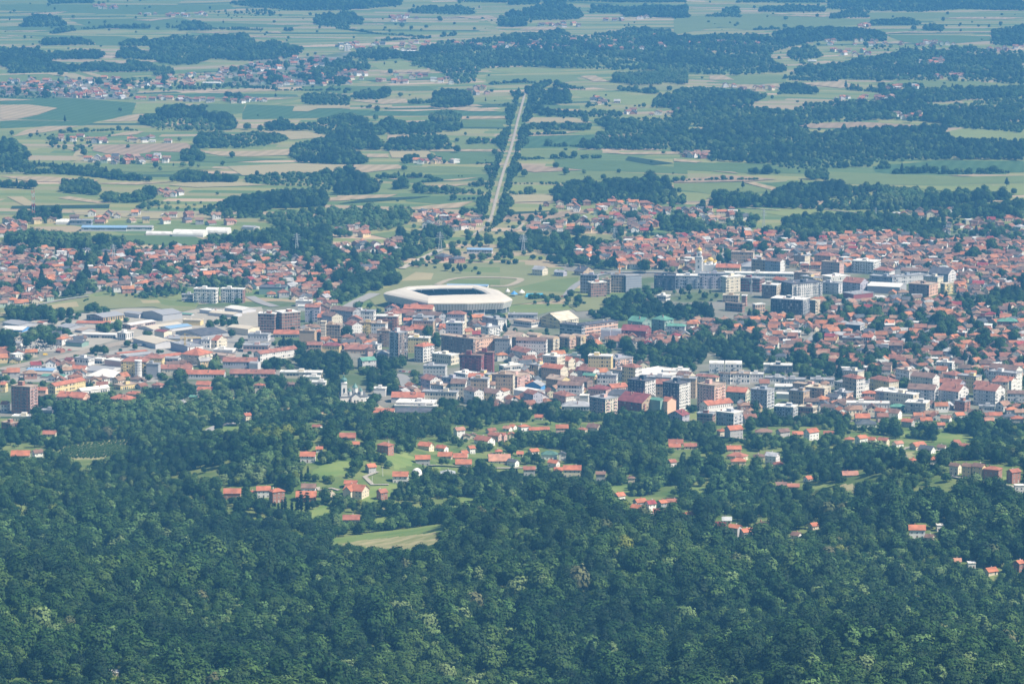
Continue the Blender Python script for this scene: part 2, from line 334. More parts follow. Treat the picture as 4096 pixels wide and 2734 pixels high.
FIELDS = '''B P 0,690 0,640 500,650 900,680 870,755 650,800 100,790 250,760 380,715
B P 0,800 100,795 650,800 560,830 300,835 0,850
B P 960,690 1300,690 1300,720 1050,760 950,770
G P 1290,745 1330,685 1620,690 1600,745
B P 1600,745 1630,690 1930,700 2311,720 2311,760 2100,780 1600,790
B P 1380,615 1960,625 1970,640 1560,650 920,630
G P 1990,570 2311,565 2311,620 2000,600
g P 0,540 0,495 320,488 420,530
g P 400,525 450,478 850,475 880,510
G P 0,0 110,12 600,30 1000,10 1500,20 1560,60 1000,100 600,90 0,70
G P 450,130 1200,120 1300,145 2000,170 1900,185 1200,180 600,185
L P 660,230 1000,200 1200,205 900,225
G P 380,160 800,185 300,215 0,200 0,180
G P 0,230 800,240 1000,270 790,300 640,300 600,262
g Q 980,540 980,500 1560,498 1600,530 1500,545
L Q 200,420 420,400 560,440 600,460 300,470
G Q 0,570 600,570 650,600 340,600 0,620
B Q 0,765 0,725 500,735 700,725 1130,740 1130,765
L Q 990,465 1100,455 1450,460 1500,475 1200,485
D Q 1500,560 1800,590 2311,600 2311,570 1900,565
L Q 1370,605 1450,590 1780,610 2100,640 2080,690 1900,690 1600,640
G Q 1350,695 1600,700 1600,718 1350,720
G Q 820,795 1130,795 1120,815 820,815
G Q 830,840 830,820 1090,820 1100,840
g Q 770,920 860,900 860,940 1060,955 1060,985 780,985
G Q 660,1045 640,1003 1070,1003 1060,1080 800,1085
B Q 1240,900 1700,890 1700,960 1220,980
g Q 1210,990 1750,990 1750,1010 1400,1045 1200,1040
G Q 1430,1050 1900,1060 2080,1092 2311,1110 2311,1150 1640,1125 1440,1100
g Q 1150,1150 1700,1130 2311,1160 2311,1185 1900,1200 1160,1205
L Q 1150,1220 1440,1225 1430,1260 1140,1265
g Q 0,1100 400,1095 500,1100 1030,1110 1020,1140 450,1135
G Q 250,1160 1020,1150 1000,1190 500,1210 300,1195
G Q 450,1300 970,1290 950,1330 700,1350 450,1330
K Q 1090,1420 1100,1402 1430,1390 1300,1415
g R 240,530 330,500 740,505 740,545 400,560
g R 1480,535 2000,535 2190,575 2000,590 1300,560
L R 1840,910 1810,870 1950,838 2311,850 2311,945 2000,930
L R 560,1400 1000,1375 1550,1400 1400,1440 800,1440
G R 0,1070 640,1085 750,1120 1000,1125 1000,1150 400,1140 0,1120
B R 1310,1100 1760,1060 2311,1065 2311,1140 1450,1150 1330,1135
g R 1020,1160 1440,1155 1800,1170 2311,1160 2311,1210 1300,1225 1000,1200
L R 860,1205 1300,1230 1700,1235 2311,1220 2311,1290 1850,1290 1600,1240 1200,1240
g R 0,1215 440,1205 660,1262 300,1290 0,1250
G R 600,1210 740,1200 850,1235 720,1250
g R 0,110 600,90 1000,110 1250,135 1250,180 500,200 300,180 0,230
L R 1080,175 1230,165 1240,180
G R 1380,230 2090,240 2100,270 1700,300 1520,280
g R 1280,85 2311,85 2311,110 1300,130
g R 1660,625 2100,615 2120,630 1800,640
L R 1850,735 2110,730 2120,745
G A 680,95 900,80 1500,85 1610,120 1550,165 1200,155 750,110
g A 700,180 800,160 800,240 640,270
L A 480,180 700,180 690,250 620,275
D A 0,640 250,628 560,590 640,572 1000,538 1060,560 1300,580 1560,612 1530,660 1380,690 1200,640 600,672 300,680 0,722
t A 0,690 300,640 600,600 620,640 300,672 0,715
g A 1060,560 1200,575 1560,612 1530,645 1300,630
t A 1100,590 1235,588 1262,612 1120,614
D B 1100,490 1180,360 1440,300 1700,300 2156,290 2156,420 2000,600 1600,700 1040,700 900,540
t B 1180,440 1300,370 1440,380 1420,430
g B 1610,335 2156,330 2156,380 1650,368
g B 1600,430 2040,430 1960,478 1870,480 1540,450
D C 0,300 300,320 700,390 630,440 500,580 0,640
g C 100,500 400,430 620,410 600,470 500,530 120,510
D C 500,600 640,560 900,560 860,660 600,680
g B 1540,740 1800,720 1960,700 1960,750 1700,760
S B 1250,80 1330,30 1450,60 1300,130
g B 940,75 1200,40 1300,60 1180,130
D C 700,120 760,80 1160,90 1000,130
t C 180,240 190,190 280,180 410,195 400,235
T P 0,695 190,692 380,715 250,760 30,795 0,780
T P 0,650 230,662 0,668
T P 75,905 170,860 300,835 520,832 400,860 250,880
S P 310,490 490,485 600,520 540,528
S P 540,480 600,480 730,515 650,515
T P 1370,605 1560,592 1700,592 1870,585 1865,600 1500,610
S P 1195,718 1230,685 1275,685 1250,718
L P 870,750 920,685 1105,682 1060,750
P P 780,955 1230,945 1290,980 1400,1010 950,1000
P P 610,995 620,968 780,958 1000,1000 960,1040 700,1015
g P 390,1100 700,1090 1100,1105 1480,1115 1000,1140 450,1125
G P 700,1040 1000,1010 1450,1035 1900,1050 1500,1075 1000,1060
t P 1500,1100 1960,1080 2311,1090 2311,1140 1600,1160
S P 1930,735 1945,705 2311,695 2311,715 2100,718 2030,738
S P 1690,868 2000,870 2110,880 2170,905 1920,925 1870,890
T P 670,905 850,870 960,868 900,890
T P 665,805 900,755 960,755 900,800
T P 1300,1000 1700,1000 1920,985 1910,1025 1650,1035 1450,1030
T P 1540,850 1560,822 1690,825 1730,850
S P 465,1060 500,1000 430,980 570,985 580,1010 500,1062
T P 0,1165 300,1168 660,1190 600,1205 200,1200
T P 380,1310 450,1297 600,1320 740,1340 650,1345
S P 45,1300 150,1300 260,1365 170,1365
K P 70,1380 80,1362 725,1352 720,1375
T P 1500,640 1950,650 1700,668
T P 80,95 450,78 350,97
T P 0,205 330,203 200,212
T P 30,318 270,300 270,310
T P 1240,215 1600,208 1400,222
T P 1270,242 1620,236 1830,240 1650,248
T P 1740,215 1840,208 1860,222
T P 1700,280 1900,275 1850,285
T P 870,135 1180,118 1000,140
T P 760,415 770,402 1050,400 1070,410 900,415 830,425
T P 680,363 690,355 770,355 760,366
t P 1110,1225 1250,1205 1600,1205 1750,1225 1300,1240
T P 640,1215 800,1205 1150,1202 900,1222
t P 480,1390 900,1395 1300,1400 1600,1440 1000,1445 500,1420
T P 2160,1330 2160,1310 2311,1295 2311,1325
T Q 70,665 450,655 470,680 300,690
S Q 190,712 190,700 360,695 360,712
T Q 620,715 900,708 1070,735 900,738
S Q 1240,815 1250,778 1560,780 1690,812
T Q 1360,735 1360,722 1610,725 1600,738
S Q 360,1045 340,1000 600,1000 650,1045
T Q 180,1040 200,1020 330,1020 340,1042
T Q 620,1002 600,990 1070,988 1070,1000
T Q 330,925 330,893 480,893 470,925
T Q 280,485 290,467 600,460 620,480
T Q 1600,505 1700,500 1790,540 1690,540
P Q 1145,1090 1300,1095 1620,1125 1300,1140 1160,1120
T Q 0,1135 100,1090 400,1090 450,1110 200,1140
T Q 820,790 820,770 1140,768 1140,785
T Q 490,1250 560,1225 930,1215 700,1240
T Q 330,1185 600,1165 400,1190
T Q 640,1195 940,1172 800,1195
T Q 0,1320 0,1295 400,1285 300,1315
T Q 400,1380 900,1330 800,1375 450,1390
t Q 1120,1340 1140,1290 1400,1290 1460,1330
P Q 1090,1460 1100,1425 1650,1385 1700,1400 1400,1450
K Q 1900,1060 1920,1035 2220,1080 2080,1092
K Q 0,1350 200,1312 620,1298 500,1315
T Q 1760,1010 2311,1000 2311,1020 1900,1022
T Q 1200,200 1280,180 1480,180 1450,200
T Q 760,110 1000,105 1060,120 900,128
T Q 1650,1255 1680,1240 1980,1235 1980,1260
T Q 1220,890 1220,880 1600,870 1500,885
T R 235,530 235,503 330,500 400,530
T R 340,578 400,562 520,560 560,595
T R 570,560 690,555 700,580
T R 790,550 900,548 1100,540 1230,570 1100,585
P R 775,822 1220,808 1670,832 1400,845 900,850
T R 1410,900 1420,890 1500,893 1500,920
T R 1820,785 2030,782 2030,800 1850,800
T R 1700,378 1800,367 1950,370 1940,387
T R 1370,220 1600,208 1650,210 1400,226
T R 610,104 1030,103 1000,115
T R 1760,125 1900,115 2150,115 2311,120 2200,130
T R 240,1130 400,1140 430,1150
P R 0,1190 350,1160 680,1185 500,1200 0,1210
T R 450,1205 530,1205 710,1255 660,1262
T R 0,1050 190,1070 150,1078 0,1068
T R 750,1455 900,1450 950,1468
T R 1800,1162 1980,1155 1970,1168
T R 180,25 420,10 400,28 250,32
T R 625,385 640,376 730,378 720,392
T R 130,855 140,845 300,848 280,857
T R 2000,1325 2311,1330 2311,1340 1850,1330
T D 130,110 150,92 300,95 310,110'''
for i, ln in enumerate(FIELDS.split('\n')):
    k, rest = ln.split(' ', 1)
    sheet('field', PL(rest), FC[k], {'S': 'field_bands', 'P': 'field_rows', 'T': 'field_rows', 'B': 'field_rows'}.get(k, 'field_soil'), .12 + i * .006)
ZT = 2.2 * .0 + .05
TOWNS = areas('''O 0,590 150,565 600,590 900,570 900,640 780,690 640,660 430,660 350,640 160,685 0,690
O 1230,575 1330,560 1560,548 1740,538 2000,545 2349,515 2349,990 2000,990 1700,975 1600,940 1200,925 900,945 780,880 640,900 0,960 0,735 250,705 640,690 760,700 900,720 1170,735 1260,715 1500,690 1400,660 1330,640
P 0,640 0,545 130,530 450,530 750,525 900,540 920,600 850,660 620,660 200,640
P 1350,540 1400,490 1700,400 2100,370 2311,340 2311,480 2200,570 1600,580''')
for k, p in enumerate(TOWNS): sheet('yards', p, (.2, .2, .2), 'town_soil', 3.6 * 0 + .04 + k * .01)
RIB = []
for k, s in enumerate(('A 60,740 620,690 1000,650 1560,660 2050,640 2156,900 1900,930 1300,880 900,900 640,980 0,1000', 'A 0,1150 560,1040 1000,960 1500,880 2150,860 2150,1040 1240,1130 1240,1230 900,1230 0,1230')):
    sheet('paved_yards', PL(s), (.40, .37, .32) if k == 0 else (.34, .325, .30), 'asphalt', .08 + .01 * k)
def ribbon(name, pts, w, col, mat='asphalt', up=.5, kind='structure', parent=None, closed=False, step=14.):
    """a road of width w metres through photo points, laid on the land"""
    W = [ground(*p)[:2] for p in pts]; W = W + [W[0]] if closed else W
    Q = []
    for a, b in zip(W, W[1:]):
        n = max(1, int(np.hypot(*(b - a)) / step)); Q += [a + (b - a) * i / n for i in range(n)]
    Q.append(W[-1]); Q = np.array(Q)
    for _ in range(3 if len(Q) > 4 else 0): Q[1:-1] = (Q[:-2] + Q[1:-1] * 2 + Q[2:]) / 4
    d = np.gradient(Q, axis=0); d /= np.linalg.norm(d, axis=1)[:, None] + 1e-9; nrm = np.stack([-d[:, 1], d[:, 0]], -1) * w / 2
    A, B = Q + nrm, Q - nrm; za, zb = hgt(A[:, 0], A[:, 1]) + up, hgt(B[:, 0], B[:, 1]) + up; zz = np.maximum(za, zb)
    m = MB()
    for i in range(len(Q) - 1):
        m.face([(*B[i], zz[i]), (*B[i + 1], zz[i + 1]), (*A[i + 1], zz[i + 1]), (*A[i], zz[i])], col, mat)
    RIB.append((Q, w))
    return m.build(name, parent, kind=kind), Q
ASP, DIRT, BALL = (.16, .16, .165), (.42, .36, .27), (.36, .31, .26)
ribbon('road', PL('A 0,1135 300,1072 560,1020 700,985 900,935 1060,905'), 17, BALL, up=.5)
ribbon('road', PL('B 640,700 700,685 800,625 900,575 980,540'), 15, (.34, .33, .32), up=1.0)
ribbon('path', PL('B 1470,472 1560,425 1700,409 2000,414 2130,425 C 150,415 C 190,430 50,490 B 2000,486 1880,480'), 9, DIRT, up=1.0)
ribbon('road', PL('C 520,560 560,500 640,445 780,385 900,370 1500,380'), 9, (.3, .3, .3), up=1.0)
ribbon('road', PL('Q 1030,1530 1180,1530 1230,1475'), 5, DIRT, up=1.0)
ribbon('road', PL('Q 1105,1090 1060,1090 1020,1140'), 6, DIRT, up=1.0)
ribbon('road', PL('Q 1090,930 1160,915'), 6, DIRT, up=1.0)
ribbon('road', PL('E 1620,480 1640,420 1720,390 1850,375 1990,365'), 8, (.38, .37, .36), up=.6)
ribbon('path', PL('F 590,905 650,935 680,985'), 6, (.5, .44, .34), up=.5)
ribbon('road', PL('B 1020,1180 1100,1150 1200,1165 1230,1280'), 11, (.3, .3, .3), up=.6)
ribbon('road', PL('D 460,930 490,880 520,860'), 7, (.3, .3, .3), up=.6)
ribbon('road', PL('C 1700,340 1740,270 1760,220'), 7, (.35, .34, .33), up=.6)
ribbon('road', PL('A 1100,900 1500,880 1900,930 2156,900'), 8, (.3, .3, .3), up=.6)
ribbon('road', PL('A 1960,560 2060,620 2156,640'), 12, (.33, .32, .32), up=.6)
ribbon('road', PL('A 250,640 520,580 700,560'), 6, (.33, .32, .3), up=1.0)
ribbon('road', PL('C 1300,1300 1500,1190 1700,1130 D 200,1160 D 900,1190 D 2100,1240'), 8, (.26, .26, .26), up=.6)
ribbon('road', PL('D 100,560 900,600 1500,590 2150,640'), 7, (.26, .26, .26), up=.6)
for s in ('P 0,1150 600,1130', 'P 0,625 900,655 1700,650 2311,625', 'R 0,1335 500,1330 1500,1440 2200,1400', 'Q 1760,1320 2311,1330', 'P 0,1415 1100,1400 2311,1440'):
    ribbon('road', PL(s), 5, (.36, .33, .27), up=1.0)
ribbon('path', PL('R 60,1375 400,1368 700,1390'), 5, (.5, .46, .3), up=1.0)
for s, w in (('F 700,905 640,890 540,905 530,880', 4), ('F 1400,715 1560,705 1750,722 2000,740 G 120,705 350,715 400,745', 5), ('G 900,1040 1030,1080 1230,1092 1400,1100 1560,1150', 4), ('H 1230,650 1180,600 1240,560 1480,600 1640,560', 5), ('H 1560,790 1700,815 1900,850 2156,890', 6), ('D 700,1560 1000,1490 1300,1500 1700,1480 2100,1500', 5), ('F 1090,860 960,860 900,800 1000,760', 4), ('G 1700,480 1900,520 H 100,500 400,520', 4)):
    ribbon('lane', PL(s), w, (.40, .37, .32), up=.6)
# railway on its bank, straight across the plain
rw = thing('railway', 'straight railway on a pale gravel bank running away across the fields', 'railway', (0, 0, 0))
RP = 'Q 1237,612 1228,660 1192,790 1167,900 1141,1000 1103,1110 1071,1220 1040,1340 1020,1430 1000,1480 960,1520 900,1545 B 1810,60 B 1700,110'
b_, RAILQ = ribbon('gravel_bank', PL(RP), 4.2, (.50, .44, .36), up=1.1, kind='thing', parent=rw, step=40); del b_['kind']; Q_ = RAILQ
d = np.gradient(Q_, axis=0); d /= np.linalg.norm(d, axis=1)[:, None]; nrm = np.stack([-d[:, 1], d[:, 0]], -1)
for off in (-.95, .95):
    m = MB(); A = Q_ + nrm * (off - .16); B = Q_ + nrm * (off + .16)
    for i in range(len(Q_) - 1): m.face([(*A[i], 1.2), (*B[i], 1.2), (*B[i + 1], 1.2), (*A[i + 1], 1.2)], (.16, .13, .11), 'asphalt'); 
    m.build('rail', rw)
r2 = thing('railway', 'short stretch of railway between trees and dry grass above the stadium', 'railway', (0, 0, 0))
b_, _ = ribbon('gravel_bank', PL('B 1500,195 1300,288 1190,345'), 9, (.48, .43, .36), up=1.1, kind='thing', parent=r2); del b_['kind']
# ------------------------------------------------------------------ occupied ground (2 m cells)
OX0, OY0 = -1500, 1600; OCC = np.zeros((3750, 1500), bool)         # [y, x]
def occ_rect(x, y, hx, hy, a, mark=True, test=False):
    r = math.hypot(hx, hy); i0, i1 = int((x - r - OX0) / 2), int((x + r - OX0) / 2) + 1; j0, j1 = int((y - r - OY0) / 2), int((y + r - OY0) / 2) + 1
    if i0 < 0 or j0 < 0 or i1 >= 1500 or j1 >= 3750: return False
    xx, yy = np.meshgrid(OX0 + 2 * np.arange(i0, i1) + 1, OY0 + 2 * np.arange(j0, j1) + 1); dx, dy = xx - x, yy - y
    ca, sa = math.cos(a), math.sin(a); ins = (abs(dx * ca + dy * sa) < hx) & (abs(-dx * sa + dy * ca) < hy)
    sub = OCC[j0:j1, i0:i1]
    if test and (sub & ins).any(): return False
    if mark: sub |= ins
    return True
for Q_, w_ in RIB:
    for a_ in Q_: occ_rect(a_[0], a_[1], w_ / 2 + (4 if a_[1] < 4000 else 1.5), w_ / 2 + (7 if a_[1] < 4000 else 2), 0)
LANDMARKS = []      # (phrase, u, v)
BOXES = []          # photo boxes that stay visible: u0, u1, v0, v1
# ------------------------------------------------------------------ buildings
CK = dict(wh=(.76, .75, .72), cr=(.72, .66, .52), ye=(.74, .60, .30), gr=(.40, .41, .43), lg=(.60, .60, .61), dk=(.075, .085, .105), br=(.36, .18, .13), bn=(.27, .2, .165),
          pk=(.62, .42, .37), pe=(.76, .50, .37), gn=(.24, .36, .31), lv=(.44, .43, .50), tn=(.50, .38, .26), mr=(.28, .09, .09), bl=(.10, .30, .62), nv=(.075, .095, .125), sl=(.33, .37, .43),
          OR=(.50, .19, .115), RR=(.37, .17, .125), RB=(.25, .165, .135), RG=(.34, .35, .37), RW=(.74, .73, .69), RC=(.60, .54, .43), RD=(.12, .125, .145), RN=(.13, .30, .23), RT=(.42, .33, .26), BL=(.25, .40, .58))
def slabs_gable(m, w, d, z0, rise, over, col, mat, axis, th=.28):
    """two roof slabs over a w x d plan; ridge along x or y"""
    L, S = (w, d) if axis == 'x' else (d, w)
    k = rise / (S / 2); e = S / 2 + over; zl = z0 - over * k
    for s in (-1, 1):
        P = [(-L / 2 - over, s * e, zl), (L / 2 + over, s * e, zl), (L / 2 + over, 0, z0 + rise), (-L / 2 - over, 0, z0 + rise)]
        Pt = [(x, y, z + th) for x, y, z in P]
        if axis == 'y': P = [(-y, x, z) for x, y, z in P]; Pt = [(-y, x, z) for x, y, z in Pt]
        m.face(Pt if s < 0 else Pt[::-1], col, mat); m.face(P[::-1] if s < 0 else P, (.3, .25, .2), 'plaster')
        for i in range(4): j = (i + 1) % 4; m.face([P[i], P[j], Pt[j], Pt[i]], tuple(c * .8 for c in col), 'plaster')
def hip_roof(m, w, d, z0, rise, over, col, mat):
    a, b = w / 2 + over, d / 2 + over; z0 = z0 + .02; k = min(a, b) * .98
    if a >= b: r = [(-(a - k), 0), (a - k, 0)]
    else: r = [(0, -(b - k)), (0, b - k)]
    B = [(-a, -b, z0 + .25), (a, -b, z0 + .25), (a, b, z0 + .25), (-a, b, z0 + .25)]; t0, t1 = [(*q, z0 + .25 + rise) for q in r]
    if a >= b: m.face([B[0], B[1], t1, t0], col, mat); m.face([B[1], B[2], t1], col, mat); m.face([B[2], B[3], t0, t1], col, mat); m.face([B[3], B[0], t0], col, mat)
    else: m.face([B[0], B[1], t0], col, mat); m.face([B[1], B[2], t1, t0], col, mat); m.face([B[2], B[3], t1], col, mat); m.face([B[3], B[0], t0, t1], col, mat)
    for i in range(4): j = (i + 1) % 4; m.face([(*B[i][:2], z0), (*B[j][:2], z0), B[j], B[i]], tuple(c * .8 for c in col), 'plaster')
    m.face([(*p[:2], z0) for p in B[::-1]], (.3, .25, .2), 'plaster')
def walls(m, w, d, h, col, mat, bay=3.0, flo=2.9, rise=0, axis='x', colR=None, z0=0.):
    n = max(1, round(w / bay)), max(1, round(d / bay)); f = max(1, round(h / flo)); P = [(-w / 2, -d / 2), (w / 2, -d / 2), (w / 2, d / 2), (-w / 2, d / 2)]
    for i in range(4):
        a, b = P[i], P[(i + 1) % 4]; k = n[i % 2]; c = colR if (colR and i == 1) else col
        q = [(*a, z0), (*b, z0), (*b, h), (*a, h)]; uv = [(0, 0), (k, 0), (k, f), (0, f)]
        if rise and ((axis == 'x') == (i % 2 == 1)):
            q.insert(3, ((a[0] + b[0]) / 2, (a[1] + b[1]) / 2, h + rise)); uv.insert(3, (k / 2, f + rise / flo))
        m.face(q, c, mat, uv)
WIN = {}
def winmesh(w, h):
    k = (round(w, 1), round(h, 1))
    if k not in WIN:
        m = MB(); m.box(-w / 2, w / 2, -.10, .04, 0, h, (.75, .75, .72), 'plaster'); m.box(-w / 2 + .12, w / 2 - .12, -.13, -.1, .12, h - .12, (.1, .1, .1), 'window_glass'); WIN[k] = m.mesh('window')
    return WIN[k]
NB = {}
KINDS = {'b': ('apartment_block', 'apartment block'), 's': ('warehouse', 'warehouse'), 'h': ('town_house', 'house'), 'o': ('office_building', 'building'), 't': ('tower_block', 'tower block'),
         'k': ('unfinished_building', 'building site'), 'c': ('school_building', 'school'), 'g': ('greenhouse', 'greenhouse')}
FAC = {'F': 'facade', 'T': 'tall_facade', 'R': 'ribbon_facade', 'K': 'shell_facade', 'P': 'plaster', 'H': 'house_wall', 'M': 'painted_metal'}
def bld(ln):
    """kind tile u v_top height wl wr theta wall[/right wall] roof roofkind facade [opts] | label [| landmark phrase]"""
    d_, label, *lm = [x.strip() for x in ln.split('|')]; a = d_.split(); kind, t = a[0], a[1]; u, v, H, wl, wr, th = map(float, a[2:8])
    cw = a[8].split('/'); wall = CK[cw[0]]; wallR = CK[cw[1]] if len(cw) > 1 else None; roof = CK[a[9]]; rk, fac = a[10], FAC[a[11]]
    op = dict(x.split('=') for x in a[12:]); k = TILES[t][2]; U, V = px(t, u, v); p = ground(U, V + H / k)
    s = sc_at(p) / k; Hm = H * s / .99; p = ground(U, V, up=Hm); s = sc_at(p) / k; th = R(th)
    Wl = float(op.get('dl', max(wl * s / math.cos(th), 5))); Wr = float(op['dr']) if 'dr' in op else (wr * s / math.sin(th) if (wr > 12 and th > .15) else max(9, min(16, Wl * .6)))
    Wr = min(Wr, 75); ax_, bx = np.array([math.cos(th), -math.sin(th)]), np.array([math.sin(th), math.cos(th)])
    c = p[:2] - ax_ * Wl / 2 + bx * Wr / 2; z = float(min(hgt(*c), p[2]))
    nm, cat = KINDS[kind]; root = thing(nm, label, op.get('cat', cat).replace('_', ' '), (c[0], c[1], z), -th)
    w, d = Wl, Wr; rise = 0; axis = 'x'
    if rk[0] == 'g': axis = rk[1]; S = d if axis == 'x' else w; rise = min(S / 2 * (.5 if kind != 's' else .16), 7)
    if rk == 'hip': rise = min(min(w, d) / 2 * .5, 6)
    h = Hm; dark = {'K': 1}.get(a[11])
    m = MB(); walls(m, w, d, h, wall, fac, 2.6 if kind in 'bt' else 3.2, 2.95, rise if rk[0] == 'g' else 0, axis, wallR, -4)
    m.build('wall', root)
    m = MB(); rmat = 'roof_tiles' if a[9] in ('OR', 'RR', 'RB', 'mr', 'RD') and rk != 'f' else ('ribbed_roof' if kind == 's' else 'flat_roof')
    if rk[0] == 'g': slabs_gable(m, w, d, h, rise, .5, roof, rmat, axis)
    elif rk == 'hip': hip_roof(m, w, d, h, rise, .6, roof, rmat)
    elif rk == 'arch':
        n = 8; pr = [(math.cos(math.pi * i / n), math.sin(math.pi * i / n)) for i in range(n + 1)]; rr = min(d * .28, 5.5)
        for i in range(n):
            (a0, b0), (a1, b1) = pr[i], pr[i + 1]; m.face([(-w / 2, a0 * d / 2, h + b0 * rr), (-w / 2, a1 * d / 2, h + b1 * rr), (w / 2, a1 * d / 2, h + b1 * rr), (w / 2, a0 * d / 2, h + b0 * rr)][::-1], roof, rmat)
        for sx in (-1, 1): q = [(sx * w / 2, a_ * d / 2, h + b_ * rr) for a_, b_ in pr]; m.face(q if sx > 0 else q[::-1], wall, 'plaster')
    else:
        m.box(-w / 2 - .35, w / 2 + .35, -d / 2 - .35, d / 2 + .35, h + .01, h + .55, roof, rmat, bottom=True)
    ro = m.build('roof', root)
    if rk == 'f':
        m = MB(); e = .42; pc = tuple(min(1, x * 1.05) for x in roof)                 # parapet
        for x0, x1, y0, y1 in ((-w / 2 - e, w / 2 + e, -d / 2 - e, -d / 2 - .1), (-w / 2 - e, w / 2 + e, d / 2 + .1, d / 2 + e), (-w / 2 - e, -w / 2 - .1, -d / 2 - .1, d / 2 + .1), (w / 2 + .1, w / 2 + e, -d / 2 - .1, d / 2 + .1)):
            m.box(x0, x1, y0, y1, h + .56, h + 1.1, pc, 'plaster')
        m.build('parapet', root)
        if kind in 'btok' and w > 9 and d > 7:
            m = MB(); q = random.uniform(-.2, .2) * w; bw = min(5, w * .3); m.box(q - bw / 2, q + bw / 2, -min(2.5, d * .2), min(2.5, d * .2), h + .56, h + (3.4 if kind != 't' else 4.6), wall, 'plaster', topcol=roof); m.build('stairwell', root)
        for i in range(int(w * d / 160)):
            m = MB(); x, y = random.uniform(-.42, .42) * w, random.uniform(-.38, .38) * d; c1 = random.choice([(.7, .7, .7), (.3, .3, .32), (.5, .3, .25)])
            m.box(x - .7, x + .7, y - .5, y + .5, h + .56, h + random.uniform(1.2, 2.), c1, 'plaster'); m.build('vent' if c1[0] > .6 else 'chimney', root)
            if i > 2: break
    elif kind in 'bhot':
        for i in range(1 + (w * d > 250) + (w * d > 500)):
            m = MB(); x, y = random.uniform(-.3, .3) * w, random.uniform(-.3, .3) * d; m.box(x - .4, x + .4, y - .4, y + .4, h + .3, h + rise + .9, (.45, .3, .25), 'plaster'); m.build('chimney', ro)
    nf = max(1, round(h / 2.95)); fh = h / nf
    if kind in 'bt' and fac in ('facade', 'tall_facade') and h > 9:                  # stacks of balconies on the two visible faces
        bays = []
        nr = max(1, round(d / 2.6)); nl = max(1, round(w / 2.6))
        if wr > 25: bays += [('r', j) for j in ([1, nr - 2] if nr > 5 else [nr // 2])]
        if wl > 60: bays += [('l', j) for j in ([1, nl // 2, nl - 2] if nl > 7 else [nl // 2])]
        bc = tuple(min(.85, x * 1.15 + .03) for x in wall); bm = MB(); bm.box(-1.5, 1.5, -1.25, 0, -.12, 0, bc, 'plaster', bottom=True); bm.box(-1.5, 1.5, -1.25, -1.15, .01, 1., bc, 'plaster'); bme = bm.mesh('balcony')
        if 'nb' not in op:
            for f, j in bays[:5]:
                for i in range(1, nf):
                    if f == 'r': link('balcony', bme, root, (w / 2 + .003, -d / 2 + (j + .5) * d / nr, i * fh + .1), R(90))
                    else: link('balcony', bme, root, (-w / 2 + (j + .5) * w / nl, -d / 2 - .003, i * fh + .1))
    if 'win' in op:                                                                 # the largest blocks carry real windows on both faces seen
        n = 0
        for f, L_, wr_ in (('l', w, wl), ('r', d, wr)):
            nb = max(1, int(L_ / 3.2))
            for i in range(nf):
                for j in range(nb):
                    if wr_ < 15 or n >= 98: continue
                    n += 1; zz = i * fh + fh * .32
                    if f == 'l': link('window', winmesh(1.5, 1.5), root, (-w / 2 + (j + .5) * w / nb, -d / 2 - .01, zz))
                    else: link('window', winmesh(1.5, 1.5), root, (w / 2 + .01, -d / 2 + (j + .5) * d / nb, zz), R(90))
    if kind == 'k':
        for i in range(1, nf + 1): m = MB(); m.box(-w / 2 - .3, w / 2 + .3, -d / 2 - .3, d / 2 + .3, i * fh - .32, i * fh - .05, (.5, .48, .44), 'plaster', bottom=True); m.build('floor_slab', root)
    occ_rect(c[0], c[1], w / 2 + 3, d / 2 + 3, -th)
    ub = proj(p[0], p[1], p[2]); BOXES.append((U - wl / k, U + wr / k, V - 4, V + H / k * .72)); NB[kind] = NB.get(kind, 0) + 1
    if lm: LANDMARKS.append((lm[0], U + (wr - wl) / 2 / k, V + H / k))
    return root
